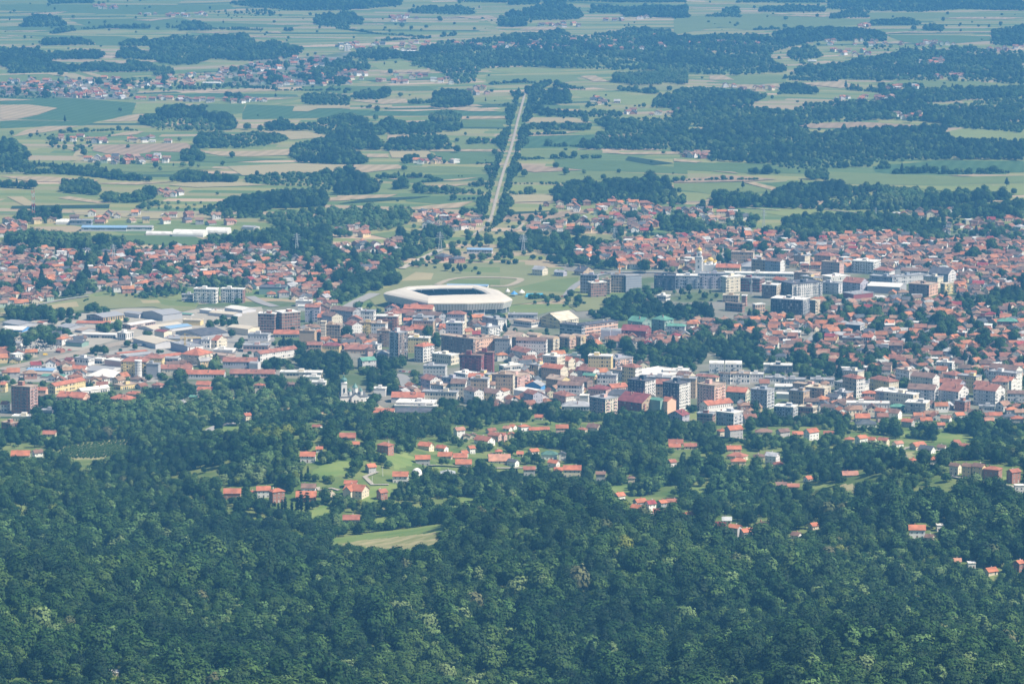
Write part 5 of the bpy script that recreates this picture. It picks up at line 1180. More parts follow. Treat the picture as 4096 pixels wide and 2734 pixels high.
HL = '''F 390 515 605 688 f g or wh | lone orange roofed white house at the left hillside wood
F 515 570 565 605 f g or wh
F 700 828 447 508 f g rr lg
F 475 575 385 430 r g rr wh
F 800 860 515 560 f g or wh
F 990 1130 515 622 r h rr br | brick house with broad faded hipped roof in the middle of the hillside
F 1310 1445 515 590 r g or cr | cream house with orange gable roof right of the dark hedge trees
F 1450 1560 540 600 r g or wh
F 1290 1415 615 702 f g or gr | square looking grey house with flat toned orange roof left of the white dome
F 1470 1590 612 650 f g or cr
F 1590 1705 606 665 f g or cr
F 1610 1740 652 722 f g or gr
F 1490 1610 728 788 f h lg wh | white bungalow with pale grey roof on the hillside
F 900 990 697 772 l g or gr
F 1115 1245 757 848 f g or wh | white house with wide orange roof beside the sloping green meadow
F 735 843 825 890 f g or wh
F 725 935 865 972 r L or cr | large orange roofed villa with dormers and terrace by the dirt track
F 990 1078 898 980 l g rr br | small brick cottage with steep red roof on the lawn
F 400 518 853 922 f g rb wh
F 357 520 915 990 f g or br
F 45 163 872 962 f g or wh | white house between two brick neighbours behind the poplar row
F 140 275 880 1005 l h or br | dark brick house with orange hipped roof behind the poplar row
F 5 60 912 952 f g or wh
E 1750 1888 885 968 f g or br | brick house with plain orange roof left of the poplar row
F 725 860 1092 1165 f g rr gr | grey barn with red roof sunk in trees above the long meadow
F 1590 1690 400 500 l g pt wh
F 1670 1725 455 505 g g rb cr
F 1725 1775 450 500 g g rb cr
F 1750 1925 465 550 r g rr wh
F 1860 1985 440 525 r g rr pk
F 1845 1935 412 460 l g rr cr
F 1980 2060 400 440 r g pt wh
F 2030 2080 445 500 g g or cr
F 1705 1760 550 615 l g or wh
F 1640 1710 585 640 l g or wh
F 1920 1980 575 620 f h or cr
F 2090 2145 595 640 f g or cr
F 1860 1930 610 670 g g dk wh
F 1865 2045 645 692 f g pt cr
F 2010 2115 655 718 r g dk wh
G 70 130 385 430 r g or wh
G 135 240 380 460 l h or wh
G 225 310 405 458 f g or wh
G 305 390 405 445 f g or cr
G 435 537 385 458 f g or pk | house showing only a big plain orange roof in the middle of the hillside
G 270 343 322 350 f g or wh
G 675 805 378 448 r g rb cr | cream house with dark brown roof under the wood's edge
G 605 690 405 455 r h rr cr
G 70 118 447 500 r g or cr
G 0 50 450 525 r g rr pk
G 215 310 575 620 l g or wh
G 320 455 590 662 f h gn wh | white bungalow with dark green hipped roof on the hillside
G 455 520 600 670 g g dk wh
G 180 278 713 790 f g rr gr
G 370 475 665 725 r g or wh
G 420 495 727 770 f g or cr
G 495 640 705 800 f g or cr | cream house with chimneyed orange roof by the hillside lawn
G 750 830 752 832 f g rb gr
G 1000 1060 788 850 f h rb cr
G 1310 1385 660 720 l g rr wh | house with white gable and dark red roof alone among hillside trees
G 1320 1440 525 555 f g rr cr
G 1440 1545 533 580 f g rr cr
G 1320 1420 560 585 f g or cr
G 1760 1912 390 500 l g or gr
G 1700 1780 418 480 l h or cr
G 1775 1895 548 602 f g or cr
G 1775 1955 595 668 r h rr cr
G 1810 1930 642 702 f h or cr
G 2000 2140 420 468 f h rb cr
G 1990 2080 618 658 f h rb cr
G 2075 2156 602 662 r g rb wh
G 890 985 915 985 l g or wh
G 1040 1155 960 1050 l g or gr
G 1135 1225 975 1062 l g mr wh
G 1235 1305 970 1050 l g or gr
G 1305 1390 965 1022 f g rr cr
G 1020 1150 1012 1065 r g or cr
G 1200 1300 1068 1092 f g rr cr
G 1420 1530 1075 1120 l g or wh
G 1680 1785 1148 1242 r g mr pk | pinkish house with wine red roof left of the twin gabled orange houses
G 1740 1820 1118 1160 f g lg wh
G 1785 1905 1165 1285 r g or gr | grey house with bright orange roof, left of two joined gables
G 1870 2000 1195 1292 l g or gr | grey house with bright orange roof, right of two joined gables
G 2010 2110 1142 1200 r h rb wh
H 475 540 1155 1212 l g or cr
H 330 420 1232 1285 r g rb wh
H 1252 1390 1175 1282 f g or wh | white house with two dormers in its orange roof at the right
H 1467 1540 1172 1225 f f wt wh | white flat roofed house with a solar water tank at the right
H 1380 1465 1252 1305 r g rb cr
H 1715 1780 1470 1522 f f wt wh
H 1610 1660 1460 1492 f g pt cr
H 2085 2160 1455 1545 l g or br | brick house with orange roof cut by the right edge low on the slope
H 1840 1960 1532 1575 l g or cr
H 427 557 415 512 l g or wh | white house with orange roof at the top of the right hillside wood
H 340 430 445 482 f g or cr
H 210 328 415 487 l g rb gr
H 585 668 440 478 f g rr cr
H 125 250 602 702 r g lg wh | tall white house with grey gable roof in the right hillside trees
H 35 125 615 662 f h rb cr
H 190 270 690 722 f h rr cr
H 750 830 480 525 f h or cr
H 830 940 465 550 l g or wh
H 915 1010 480 547 r g or cr
H 1010 1110 485 557 r g rr cr
H 1120 1220 510 562 l g pt wh
H 1260 1400 515 587 l g or cr
H 1330 1475 545 617 r g dk wh | white house with dark complex roof in the right hamlet
H 1475 1560 540 592 r g rb wh
H 1590 1665 515 552 l g rr cr
H 1650 1740 530 577 r g rr wh
H 1255 1320 640 697 l h or cr
H 1420 1490 632 702 f g or wh
H 1570 1675 685 782 r g rb cr
H 1670 1770 682 802 r g rb ye | yellowish balcony house, left of two tall ones above the right wood
H 1750 1870 684 808 r g rb ye | yellowish balcony house, right of two tall ones above the right wood
H 1840 2000 710 822 r h rr br | half brick house with hipped red roof right of the balcony houses
H 2020 2140 732 852 l g rr br
H 2080 2160 862 935 f f wt wh
H 835 1005 340 408 f h dk wh | white bungalow with wide dark hipped roof above the right hamlet
H 830 952 300 362 f g or cr
H 985 1105 255 347 r g or lg
H 1080 1210 265 347 r g rb wh
H 1195 1310 340 412 r g or gr
H 730 860 760 797 f g pt cr
H 300 400 853 892 f g rr br
H 205 300 838 880 f g rb gr
H 445 487 785 832 l g or wh
H 1600 1700 290 345 l g or wh
H 1500 1600 315 375 r g pt wh
H 1340 1440 330 390 f g or cr
H 1880 1990 285 345 f g or wh
H 1830 1925 335 375 f g pt cr
H 2055 2156 315 390 f h or gr
H 1475 1540 370 420 f g or gr
E 80 232 583 668 f g or wh | orange roofed house at the far left of the hillside wood
E 238 340 580 657 l g rb wh | white house with brown roof at the far left of the hillside wood
E 330 440 450 482 f g rr cr
E 1900 1970 295 372 l g or cr | house with slanting orange roof beside the wooded roundabout
L 482 545 789 812 f f wt cr | tiny cream shed in a clearing at the bottom edge'''
ORI = {'f': 0, 'r': -32, 'l': 32, 'g': 90}
for t_, u_, v_, ph in (('F', 1200, 1250, 'long hillside meadow'), ('F', 440, 1060, 'poplar row'), ('F', 1308, 770, 'bright white dome'), ('G', 1890, 1260, 'twin gabled orange houses'), ('H', 1320, 1270, 'house with two dormers'),
                       ('E', 1760, 420, 'wooded roundabout'), ('H', 1760, 800, 'two tall balcony houses'), ('H', 790, 900, 'brown mown hillside field'), ('H', 1400, 600, 'right hamlet lane'), ('G', 1500, 900, 'dry hillside strip'), ('G', 400, 640, 'green hipped bungalow'),
                       ('D', 1900, 600, 'right hand dark tree belt'), ('A', 600, 600, 'dry field by the suburb'), ('A', 350, 140, 'dense poplar plantation'), ('A', 1350, 460, 'car park behind white pair'), ('B', 1000, 300, 'short railway stretch'), ('C', 1100, 60, 'upper right pylon'), ('Q', 940, 1530, 'railway bend'), ('C', 1200, 1050, 'wooded park')):
    LANDMARKS.append((ph, *px(t_, u_, v_)))
for ln in HL.split('\n'):
    d_, *lb = [x.strip() for x in ln.split('|')]; t, uL, uR, vT, vB, ori, kd, rk, wk = d_.split(); uL, uR, vT, vB = map(float, (uL, uR, vT, vB))
    k = TILES[t][2]; p = ground(*px(t, (uL + uR) / 2, vB)); s = sc_at(p) / k; Wp = (uR - uL) * s; a = R(ORI[ori] + random.uniform(-5, 5))
    ca, sa = abs(math.cos(a)), abs(math.sin(a)); rat = .72 if ori != 'g' else 1.3
    w = Wp / (ca + rat * sa) - .8; d = min(max(w * rat, 6), 13); w = max(w, 5); dep = math.asin(min(.99, (CAMZ - p[2]) / np.linalg.norm(p - [0, 0, CAMZ])))
    Ht = ((vB - vT) * s - (d if ori == 'f' else w) * .5 * math.sin(dep)) / math.cos(dep); rise = min(w, d) * .31 * (kd != 'f'); eave = min(max(Ht - rise, 2.7), 8.5)
    wk = 'gr' if wk == 'lg' else wk; x, y = p[0], p[1] + (d * ca + w * sa) / 2
    put_house(x, y, a, w, d, eave, kd, *RN_[rk], *WN_[wk], label=lb[0] if lb else None, wins=True)
    occ_rect(x, y - 3, w / 2 + 4, d / 2 + 6, a); A_, B_ = px(t, uL, vT), px(t, uR, vT + (vB - vT) * .72); BOXES.append((A_[0] - 4, B_[0] + 4, A_[1] - 6, A_[1] + (B_[1] - A_[1]) / .72 * .92))
for l_ in LANDMARKS:
    if len(l_[0].split()) > 5: print('LONG', l_[0])
# suburbs and villages: outline, number of houses, size factor, street angle
HR = '''520 A 0,215 120,190 500,220 800,240 1010,180 1200,240 1400,190 1900,180 2156,190 B 60,290 300,280 1000,320 990,400 700,440 720,500 640,560 560,640 400,600 A 2156,560 1950,540 1900,460 1850,420 1560,420 1440,500 1000,540 640,470 500,540 380,600 0,660 | 12
26 B 610,200 780,150 960,130 1150,120 1170,230 1100,320 880,300 | 25
9 B 120,180 260,170 280,250 100,250 | 5
700 C 590,200 880,190 1000,130 1300,110 1500,90 1900,50 D 0,60 300,90 500,110 700,90 1100,70 1500,140 2156,130 2156,420 2050,430 1950,480 1900,560 1650,580 1620,440 1400,345 1100,350 1000,280 800,280 580,320 0,300 C 1900,320 1700,350 1500,370 1250,340 1000,350 900,320 780,300 650,290 600,250 | -14
450 C 1450,790 1850,750 2100,740 D 150,740 500,620 720,560 1000,560 1250,560 1500,580 1700,680 2000,620 2156,600 2156,1250 1900,1240 1500,1260 1250,1270 1000,1230 880,1200 700,1170 640,1080 400,1080 100,1070 60,900 C 2080,900 1900,880 1750,890 1600,860 | -10
130 C 1500,372 1700,352 1900,335 D 0,320 0,290 300,270 1000,265 1420,330 1640,360 2100,440 2100,560 1640,560 1620,450 1400,360 1100,372 800,372 400,350 240,300 0,345 | -10
60 C 700,880 950,920 1150,890 1450,790 1640,770 1800,860 1500,890 1350,950 1200,990 1100,940 700,960 | 10
90 D 400,1360 800,1400 1240,1420 1800,1450 2156,1440 2156,1560 1900,1560 1480,1540 1200,1540 800,1560 640,1480 400,1480 | 5
95 B 1180,1300 1460,1230 1700,1290 1900,1290 C 200,1100 500,1080 900,1130 1150,1120 1500,1200 1550,1300 1500,1400 1300,1380 700,1350 500,1430 100,1460 B 2000,1440 1500,1400 1150,1350 | 20
90 B 380,820 720,800 760,900 1000,860 1000,1000 1100,1060 800,1000 560,1000 | 15
60 B 1150,770 1480,770 1800,740 1950,800 1950,890 1500,870 1200,860 | 10
40 B 400,500 620,580 680,680 560,740 420,620 | 15
50 C 0,1050 200,1000 500,1060 480,1100 200,1090 0,1060 | 20
30 D 0,1440 100,1420 0,1560 C 1900,1500 1900,1430 | 10
45 C 1900,1250 2156,1240 D 250,1260 800,1260 1200,1260 1500,1240 1900,1240 D 2156,1260 D 1800,1300 900,1300 200,1260 | 0
60 A 0,1020 0,1000 560,1070 520,1130 900,1190 1240,1280 800,1290 300,1210 0,1190 | 10
16 A 1180,1040 1430,1100 1500,1010 1640,1060 1600,1110 1300,1110 | 30
14 A 400,880 620,880 640,960 520,960 | 15
20 P 0,1460 120,1470 220,1560 0,1568 | 0
26 P 190,1400 700,1410 1380,1440 1600,1470 1600,1510 1200,1480 700,1480 230,1480 | 0
120 P 0,560 0,545 130,530 450,530 750,525 860,540 880,580 830,655 620,655 350,640 130,635 0,625 | 0
26 P 880,520 1350,500 1350,570 900,600 | 0
22 P 900,650 1400,650 1400,678 920,675 | 0
110 P 1350,530 1400,480 1560,450 1840,400 2150,380 2230,400 2100,470 2311,470 2311,520 2150,570 1600,580 | 0
40 Q 0,310 60,280 300,295 600,285 600,330 430,340 0,325 | 0
40 Q 780,295 1500,290 1800,310 1780,330 1000,330 800,310 | 0
26 Q 1550,260 2311,240 2311,340 1550,330 | 0
30 Q 0,470 340,500 450,480 700,480 760,510 760,560 350,560 0,560 | 0
9 Q 800,590 1000,585 1000,630 850,630 | 0
14 Q 330,115 520,110 560,130 400,165 340,150 | 0
14 Q 1260,170 1600,150 1600,185 1260,190 | 0
10 Q 1720,140 2050,120 2100,130 1800,150 | 0
9 Q 1680,660 1950,665 1950,695 1600,695 | 0
8 Q 1900,740 2300,735 2300,760 1900,765 | 0
34 Q 480,1440 580,1400 680,1410 760,1440 920,1440 940,1500 800,1530 600,1510 | 0
10 Q 0,1500 200,1510 200,1568 0,1568 | 0
44 Q 1300,1360 1500,1350 1700,1330 2000,1350 2311,1390 2311,1430 1800,1440 1500,1390 | 0
34 Q 1210,1500 1300,1450 1500,1470 1750,1440 2050,1440 2200,1490 1950,1530 1500,1545 1250,1530 | 0
9 Q 520,1060 820,1065 800,1090 500,1085 | 0
24 P 560,1050 800,1045 1100,1045 1130,1075 900,1085 560,1085 | 0
10 P 240,905 620,905 700,950 300,930 | 0
9 P 830,910 1120,910 1110,945 840,945 | 0
12 P 1050,1270 1190,1280 1180,1300 1060,1300 | 0
12 P 620,40 800,45 790,62 640,62 | 0
16 P 900,95 1380,95 1380,115 920,112 | 0
10 P 1480,660 1750,665 1740,690 1500,685 | 0
30 R 880,270 1080,270 1500,280 1900,290 1900,310 1300,305 1000,300 | 0
14 R 1020,340 1300,340 1290,375 1040,375 | 0
10 R 1600,395 1780,395 1780,425 1600,430 | 0
12 R 2050,320 2290,320 2280,340 2060,345 | 0
9 R 1730,500 1890,500 1890,525 1730,525 | 0
10 R 330,575 700,585 690,605 350,600 | 0
8 R 1380,575 1670,580 1660,600 1400,598 | 0
14 R 1040,640 1450,645 1440,670 1060,660 | 0
9 R 1380,765 1620,755 1620,795 1390,795 | 0
8 R 50,1020 240,1020 240,1045 60,1048 | 0
14 R 1410,1420 1900,1390 1930,1410 1700,1440 1450,1450 | 0
30 R 1740,1450 2100,1450 2311,1440 2311,1568 1800,1568 | 0
22 R 40,1390 380,1400 480,1460 250,1480 60,1460 | 0
10 R 20,280 120,290 360,270 600,280 590,300 300,310 60,340 | 0
6 R 1220,170 1310,170 1300,190 1230,190 | 0
10 C 150,20 480,10 540,60 300,70 170,50 | 0
12 C 880,10 1180,10 1160,60 920,50 | 0'''
cand = []; FRONT = []
for ln in HR.split('\n'):
    d_, ang = ln.split('|'); n, s = d_.split(' ', 1); P = PL(s); n = int(n); us, vs = [p[0] for p in P], [p[1] for p in P]
    uu = rng.uniform(min(us), max(us), n * 60); vv = rng.uniform(max(min(vs), 2), max(vs), n * 60); ok = inpoly(uu, vv, P); uu, vv = uu[ok], vv[ok]
    if len(uu) == 0: continue
    W = ground(uu, vv); k = 0
    for p, u, v in zip(W, uu, vv):
        if k >= n: break
        w, d = random.uniform(9, 14), random.uniform(7.5, 10.5); a = R(float(ang) + random.choice([0, 0, 90, 90, 45]) + random.uniform(-9, 9)); far = p[1] > 5800
        if not far and not occ_rect(p[0], p[1], w / 2 + 1.2, d / 2 + 1.2, a, mark=False, test=True): continue
        if v > 1050 and any(b[0] < u < b[1] and b[2] + 6 < v - 12 < b[3] for b in BOXES): continue
        if not far: occ_rect(p[0], p[1], w / 2 + 1, d / 2 + 1, a)
        FRONT.append((p[0], p[1] - (22 if p[1] > 4700 else 9), w / 2, 22 if p[1] > 4700 else 8))
        cand.append((p[0], p[1], a, w, d, far)); k += 1
cand.sort(key=lambda c: c[1])
nind = max(0, 298 - len(HID) - NB.get('h', 0)); ST = MB()
for i, (x, y, a, w, d, far) in enumerate(cand):
    rf, wl_ = pick(ROOFS), pick(WALLS); kd = random.choices('gLhf', [58, 17, 20, 3])[0]; e = random.choice([3.0, 4.2, 5.6, 5.8, 6.4])
    if i < nind: put_house(x, y, a, w, d, e, kd, rf[0], rf[1], wl_[0], wl_[1])
    else:
        for m in house_parts(w, d, e, kd, tint(rf[1]), tint(wl_[1])): ST.add(m, (x, y, float(hgt(x, y)), a))
ST.build('far_houses', None, kind='stuff', label='dense suburb and village houses with red tiled roofs', category='houses')
OW = 'nearest second third fourth fifth sixth seventh eighth ninth tenth'.split()
def ordw(i): return OW[i] if i < 10 else f'{i+1}{"st" if (i+1)%10==1 and i!=10 else "nd" if (i+1)%10==2 and i!=11 else "rd" if (i+1)%10==3 and i!=12 else "th"}'
def autolabel(items, fmt):
    """items: (x, y, desc, root); each is told apart by its rank beside the nearest landmark"""
    G_ = {}
    for x, y, ds, root in items:
        u, v = proj(x, y, hgt(x, y)); b = min(LANDMARKS, key=lambda l: math.hypot(l[1] - u, (l[2] - v) * 1.6)); dx, dy = u - b[1], (v - b[2]) * 1.6
        dr = ('left of' if dx < 0 else 'right of') if abs(dx) > abs(dy) else ('behind' if dy < 0 else 'in front of'); G_.setdefault((ds, b[0], dr), []).append((math.hypot(dx, dy), root))
    for (ds, b, dr), L_ in G_.items():
        for i, (_, root) in enumerate(sorted(L_, key=lambda q: q[0])): root['label'] = fmt(ds, ordw(i), dr, b)
autolabel([(x, y, f'{rn} roofed {wn_} house', r_) for x, y, rn, wn_, r_, kd in HID if not r_['label']], lambda ds, o_, dr, b: f'{ds}, {o_} {dr} the {b}')
autolabel(AUTO, lambda ds, o_, dr, b: f'{ds}, {o_} {dr} the {b}')
# ------------------------------------------------------------------ trees
def tree_mesh(name, mat, h, r, n, leaf, seed, shape='round', trunk=True, q=26):
    g = np.random.default_rng(seed); V, Fc, C = [], [], []
    cz = h * (.56 if shape != 'tall' else .54); rz = h * .44
    cl = []
    for i in range(n):
        z = 1 - 1.75 * (i + .5) / n; a = i * 2.39996 + g.uniform(-.4, .4); rr = math.sqrt(max(0, 1 - z * z))
        f = g.uniform(.62, 1.); cl.append((rr * math.cos(a) * r * f, rr * math.sin(a) * r * f, cz + z * rz * g.uniform(.75, 1.)))
    cr = r * (.42 if shape == 'round' else .5)
    for cx, cy, c_z in cl:
        if shape == 'cone': k = max(.1, 1 - (c_z - h * .12) / (h * .9)); cx *= k * 1.5; cy *= k * 1.5; rc = cr * (.35 + .75 * k)
        else: rc = cr * g.uniform(.75, 1.2)
        li = g.uniform(.15, .85)
        D = g.normal(size=(q, 3)); D /= np.linalg.norm(D, axis=1)[:, None]; D[:, 2] = D[:, 2] * .8 + .25
        out = np.array([cx, cy, (c_z - cz) * .8]); out = out / (np.linalg.norm(out) + .1)
        N = D * .6 + out * .95 + (0, 0, .15) + g.normal(size=(q, 3)) * .2; N /= np.linalg.norm(N, axis=1)[:, None]
        P = np.array([cx, cy, c_z]) + D * rc * g.uniform(.7, 1.12, (q, 1)) * (1, 1, .85); P[:, 2] = np.maximum(P[:, 2], h * .1)
        T = np.cross(N, g.normal(size=(q, 3))); T /= np.linalg.norm(T, axis=1)[:, None]; B = np.cross(N, T); s_ = leaf * g.uniform(.6, 1.25, (q, 1))
        for j in range(q):
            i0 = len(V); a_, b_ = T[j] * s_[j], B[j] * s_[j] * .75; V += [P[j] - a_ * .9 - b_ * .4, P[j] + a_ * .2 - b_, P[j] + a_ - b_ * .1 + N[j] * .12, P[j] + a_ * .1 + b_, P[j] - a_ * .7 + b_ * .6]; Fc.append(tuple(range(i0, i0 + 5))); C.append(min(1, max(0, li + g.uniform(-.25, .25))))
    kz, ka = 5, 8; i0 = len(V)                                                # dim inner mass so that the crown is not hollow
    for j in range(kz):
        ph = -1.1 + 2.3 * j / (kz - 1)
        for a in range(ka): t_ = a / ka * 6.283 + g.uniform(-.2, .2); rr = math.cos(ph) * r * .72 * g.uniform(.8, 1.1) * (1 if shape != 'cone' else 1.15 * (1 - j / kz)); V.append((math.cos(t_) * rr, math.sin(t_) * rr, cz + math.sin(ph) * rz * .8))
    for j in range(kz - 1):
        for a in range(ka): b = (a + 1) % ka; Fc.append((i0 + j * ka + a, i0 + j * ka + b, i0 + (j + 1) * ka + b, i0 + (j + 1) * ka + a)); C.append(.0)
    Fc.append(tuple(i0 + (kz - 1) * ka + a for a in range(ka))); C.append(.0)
    nl = len(Fc)
    def finish(nm, V, Fc, C, tr):
        me = bpy.data.meshes.new(nm); me.from_pydata([tuple(map(float, v)) for v in V], [], Fc); me.materials.append(MATS[mat])
        if tr: me.materials.append(MATS['bark']); me.polygons.foreach_set('material_index', [0 if i < nl else 1 for i in range(len(Fc))])
        a = me.attributes.new('Lt', 'FLOAT', 'FACE'); a.data.foreach_set('value', np.array(C, np.float32)); me.update(); return me
    TV, TF = [], []; R0 = .045 * h
    segs = [((0, 0, -2), (0, 0, h * .45), R0 * .6, R0 * .35)] + [((0, 0, h * .25), (cl[i][0] * .8, cl[i][1] * .8, cl[i][2]), R0 * .3, .05) for i in range(n // 3, n, max(1, n // 5))]
    for a, b, r0, r1 in segs:
        i1 = len(TV)
        for p, q_ in ((a, r0), (b, r1)): TV += [(p[0] + math.cos(t_ * 1.047) * q_, p[1] + math.sin(t_ * 1.047) * q_, p[2]) for t_ in range(6)]
        TF += [(i1 + j, i1 + (j + 1) % 6, i1 + 6 + (j + 1) % 6, i1 + 6 + j) for j in range(6)]
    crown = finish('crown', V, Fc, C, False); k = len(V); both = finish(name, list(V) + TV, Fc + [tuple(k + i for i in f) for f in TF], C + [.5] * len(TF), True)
    tm = bpy.data.meshes.new('trunk'); tm.from_pydata(TV, [], TF); tm.materials.append(MATS['bark']); return crown, tm, both
PT = [tree_mesh('broadleaf', 'leaves_broad', 12, 4.9, 26, .62, 1, q=44), tree_mesh('broadleaf', 'leaves_broad', 14, 4.4, 26, .62, 2, q=44), tree_mesh('broadleaf', 'leaves_dark', 13, 5.2, 30, .62, 3, q=44), tree_mesh('broadleaf', 'leaves_broad', 9, 4.6, 22, .62, 4, q=44),
      tree_mesh('poplar', 'leaves_pale', 14, 2.7, 24, .7, 5, 'tall'), tree_mesh('willow', 'leaves_pale', 9, 4.6, 26, .7, 6), tree_mesh('conifer', 'needles', 15, 3.0, 34, .6, 7, 'cone'), tree_mesh('limetree', 'leaves_lime', 8, 4.0, 22, .7, 8), tree_mesh('cypress_poplar', 'leaves_dark', 15, 1.5, 26, .5, 9, 'tall'), tree_mesh('bush', 'leaves_broad', 4.5, 3.2, 14, .7, 10), tree_mesh('blossom_tree', 'leaves_bloom', 11, 4.4, 24, .8, 11)]
PO = []
for k, (c, t_, b) in enumerate(PT): PO.append(bpy.data.objects.new(b.name, b))
MIX = {'d': ([0, 1, 2, 3], [3, 3, 2, 3]), 'm': ([0, 1, 2, 3, 4, 5, 6], [4, 3, 1.5, 4, 1, 2.4, .3]), 'u': ([0, 1, 2, 3, 5, 7, 6, 4, 10, 9], [4, 3, 2, 4, 2.6, .5, .3, .8, .2, 1]), 'p': ([4, 1], [8, 1]), 'l': ([5, 3, 4], [4, 2, 1]), 'k': ([2, 0, 6], [5, 2, 1]), 'g': ([0, 3, 6, 5, 9], [3, 4, 1, 1, 4]), 'b': ([9, 3], [5, 1]), 'c': ([6], [1]), 'y': ([7, 3], [2, 1]), 'x': ([0, 1, 2, 3, 5, 7, 6, 4, 10], [4, 3.5, 3, 3.2, 1.8, .2, .1, .5, .18])}
for u_, v_, s_ in ((45, 1095, .78), (150, 1085, .7), (222, 1085, .7), (276, 1085, .9), (328, 1090, .75), (372, 1092, 1.), (402, 1098, 1.25), (448, 1110, 1.35), (402, 860, .75), (455, 800, .6), (805, 740, .75)):
    a_, b_ = px('F', u_, v_); BOXES.append((a_ - 1, a_ + 1, b_ - 62 * s_, b_ - 14))
for x_, y_, hx_, hy_ in FRONT: occ_rect(x_, y_, hx_, hy_, 0)
TP = []; HILL0 = 0
VR = PL('E 440,650 510,560 860,512 1060,507 1030,600 800,655'); CLEAR = MEADOW + DRY[1:] + [VR]
def wob(x, y, s=1.): return np.sin(x / 61 / s + 1.7 * np.sin(y / 97 / s)) * .5 + np.sin(y / 43 / s + 2.1 * np.sin(x / 71 / s)) * .3 + np.sin((x + y) / 23 / s + np.sin(y / 31 / s)) * .2
def try_add(W, mix, spacing, size=(.75, 1.15), poly=None, boxes=True, var=False):
    """keep the points that stay off houses, clearings and each other"""
    ids, wt = MIX[mix]; wt = np.array(wt, float); wt /= wt.sum(); n = len(W); kk = rng.choice(ids, n, p=wt); farq = W[:, 1] > 4000; ss = rng.uniform(*size, n) * (1 + np.where(farq, .5, .28) * wob(W[:, 0], W[:, 1], .8))
    if mix in 'mkxu':
        sw = wob(W[:, 0] - 170, W[:, 1] + 90, .9) + rng.normal(0, .16, n); pk_ = rng.uniform(0, 1, n) < .75
        kk = np.where(pk_ & (sw > np.where(farq, .22, .46)), np.where(farq, rng.choice([5, 5, 3, 4], n), rng.choice([3, 3, 1, 5], n)), np.where(pk_ & (sw < -.42), rng.choice([2, 0, 2], n), kk))
    hts = np.array([12, 14, 13, 9, 14, 9, 15, 8, 15, 4.5, 11])[kk] * ss; u, v = proj(W[:, 0], W[:, 1], W[:, 2]); ut, vt = proj(W[:, 0], W[:, 1], W[:, 2] + hts * .8)
    ok = np.ones(n, bool)
    if boxes:
        for b in BOXES: ok &= ~((u > b[0] - 13) & (u < b[1] + 13) & (v > b[2]) & (vt < b[3]))
    near = W[:, 1] < 3330
    for P in CLEAR: ok &= ~(near & (inpoly(u, v, P) | inpoly(ut, vt, P) | inpoly((u + ut) / 2, (v + vt) / 2, P)))
    if poly is not None: du = 16 * wob(W[:, 0] * 1.3 + 50, W[:, 1], .45); ok &= inpoly(ut + du, v * .45 + vt * .55 + .35 * du, poly)
    if mix in 'mgkl' and poly is not None: ok &= (wob(W[:, 0] + 300, W[:, 1], 1.3) > (-.10 if mix != 'k' else -.36)) | (rng.uniform(0, 1, n) < .10)
    cell = {}; g = spacing if not var else 9.
    if var:
        for q in TP[HILL0:]: cell.setdefault((int(q[0] // g), int(q[1] // g)), []).append((q[0], q[1], 4.4 * q[3]))
    rr = np.where(np.isin(kk, (4, 6)), 3., 4.4) * ss
    for i in np.nonzero(ok)[0]:
        x, y = W[i, 0], W[i, 1]; cx, cy = int(x // g), int(y // g); r_ = rr[i]
        if any((x - a) ** 2 + (y - b) ** 2 < ((g * .92) ** 2 if not var else (.70 * (r_ + c)) ** 2) for ix in (-1, 0, 1) for iy in (-1, 0, 1) for a, b, c in cell.get((cx + ix, cy + iy), ())): continue
        if y < 9000 and -1400 < x < 1400 and y > 1650:
            j, i_ = int((x - OX0) / 2), int((y - OY0) / 2)
            if 0 <= i_ < 3750 and OCC[i_, j]: continue
        cell.setdefault((cx, cy), []).append((x, y, r_)); TP.append((x, y, int(kk[i]), float(ss[i])))
def world_fill(P, dens_m2, maxn=60000):
    us, vs = [p[0] for p in P], [p[1] for p in P]; C_ = ground(np.array([min(us), max(us), min(us), max(us)]), np.array([min(vs)] * 2 + [max(vs)] * 2).clip(-60, 2900))
    x0, x1, y0, y1 = C_[:, 0].min() - 40, C_[:, 0].max() + 40, max(1600, C_[:, 1].min() - 150), C_[:, 1].max() + 60; n = int(min(maxn, (x1 - x0) * (y1 - y0) / dens_m2))
    x, y = rng.uniform(x0, x1, n), rng.uniform(y0, y1, n); z = hgt(x, y); u, v = proj(x, y, z); ok = inpoly(u, v, P) & (u > -60) & (u < 4160); return np.stack([x, y, z], -1)[ok]
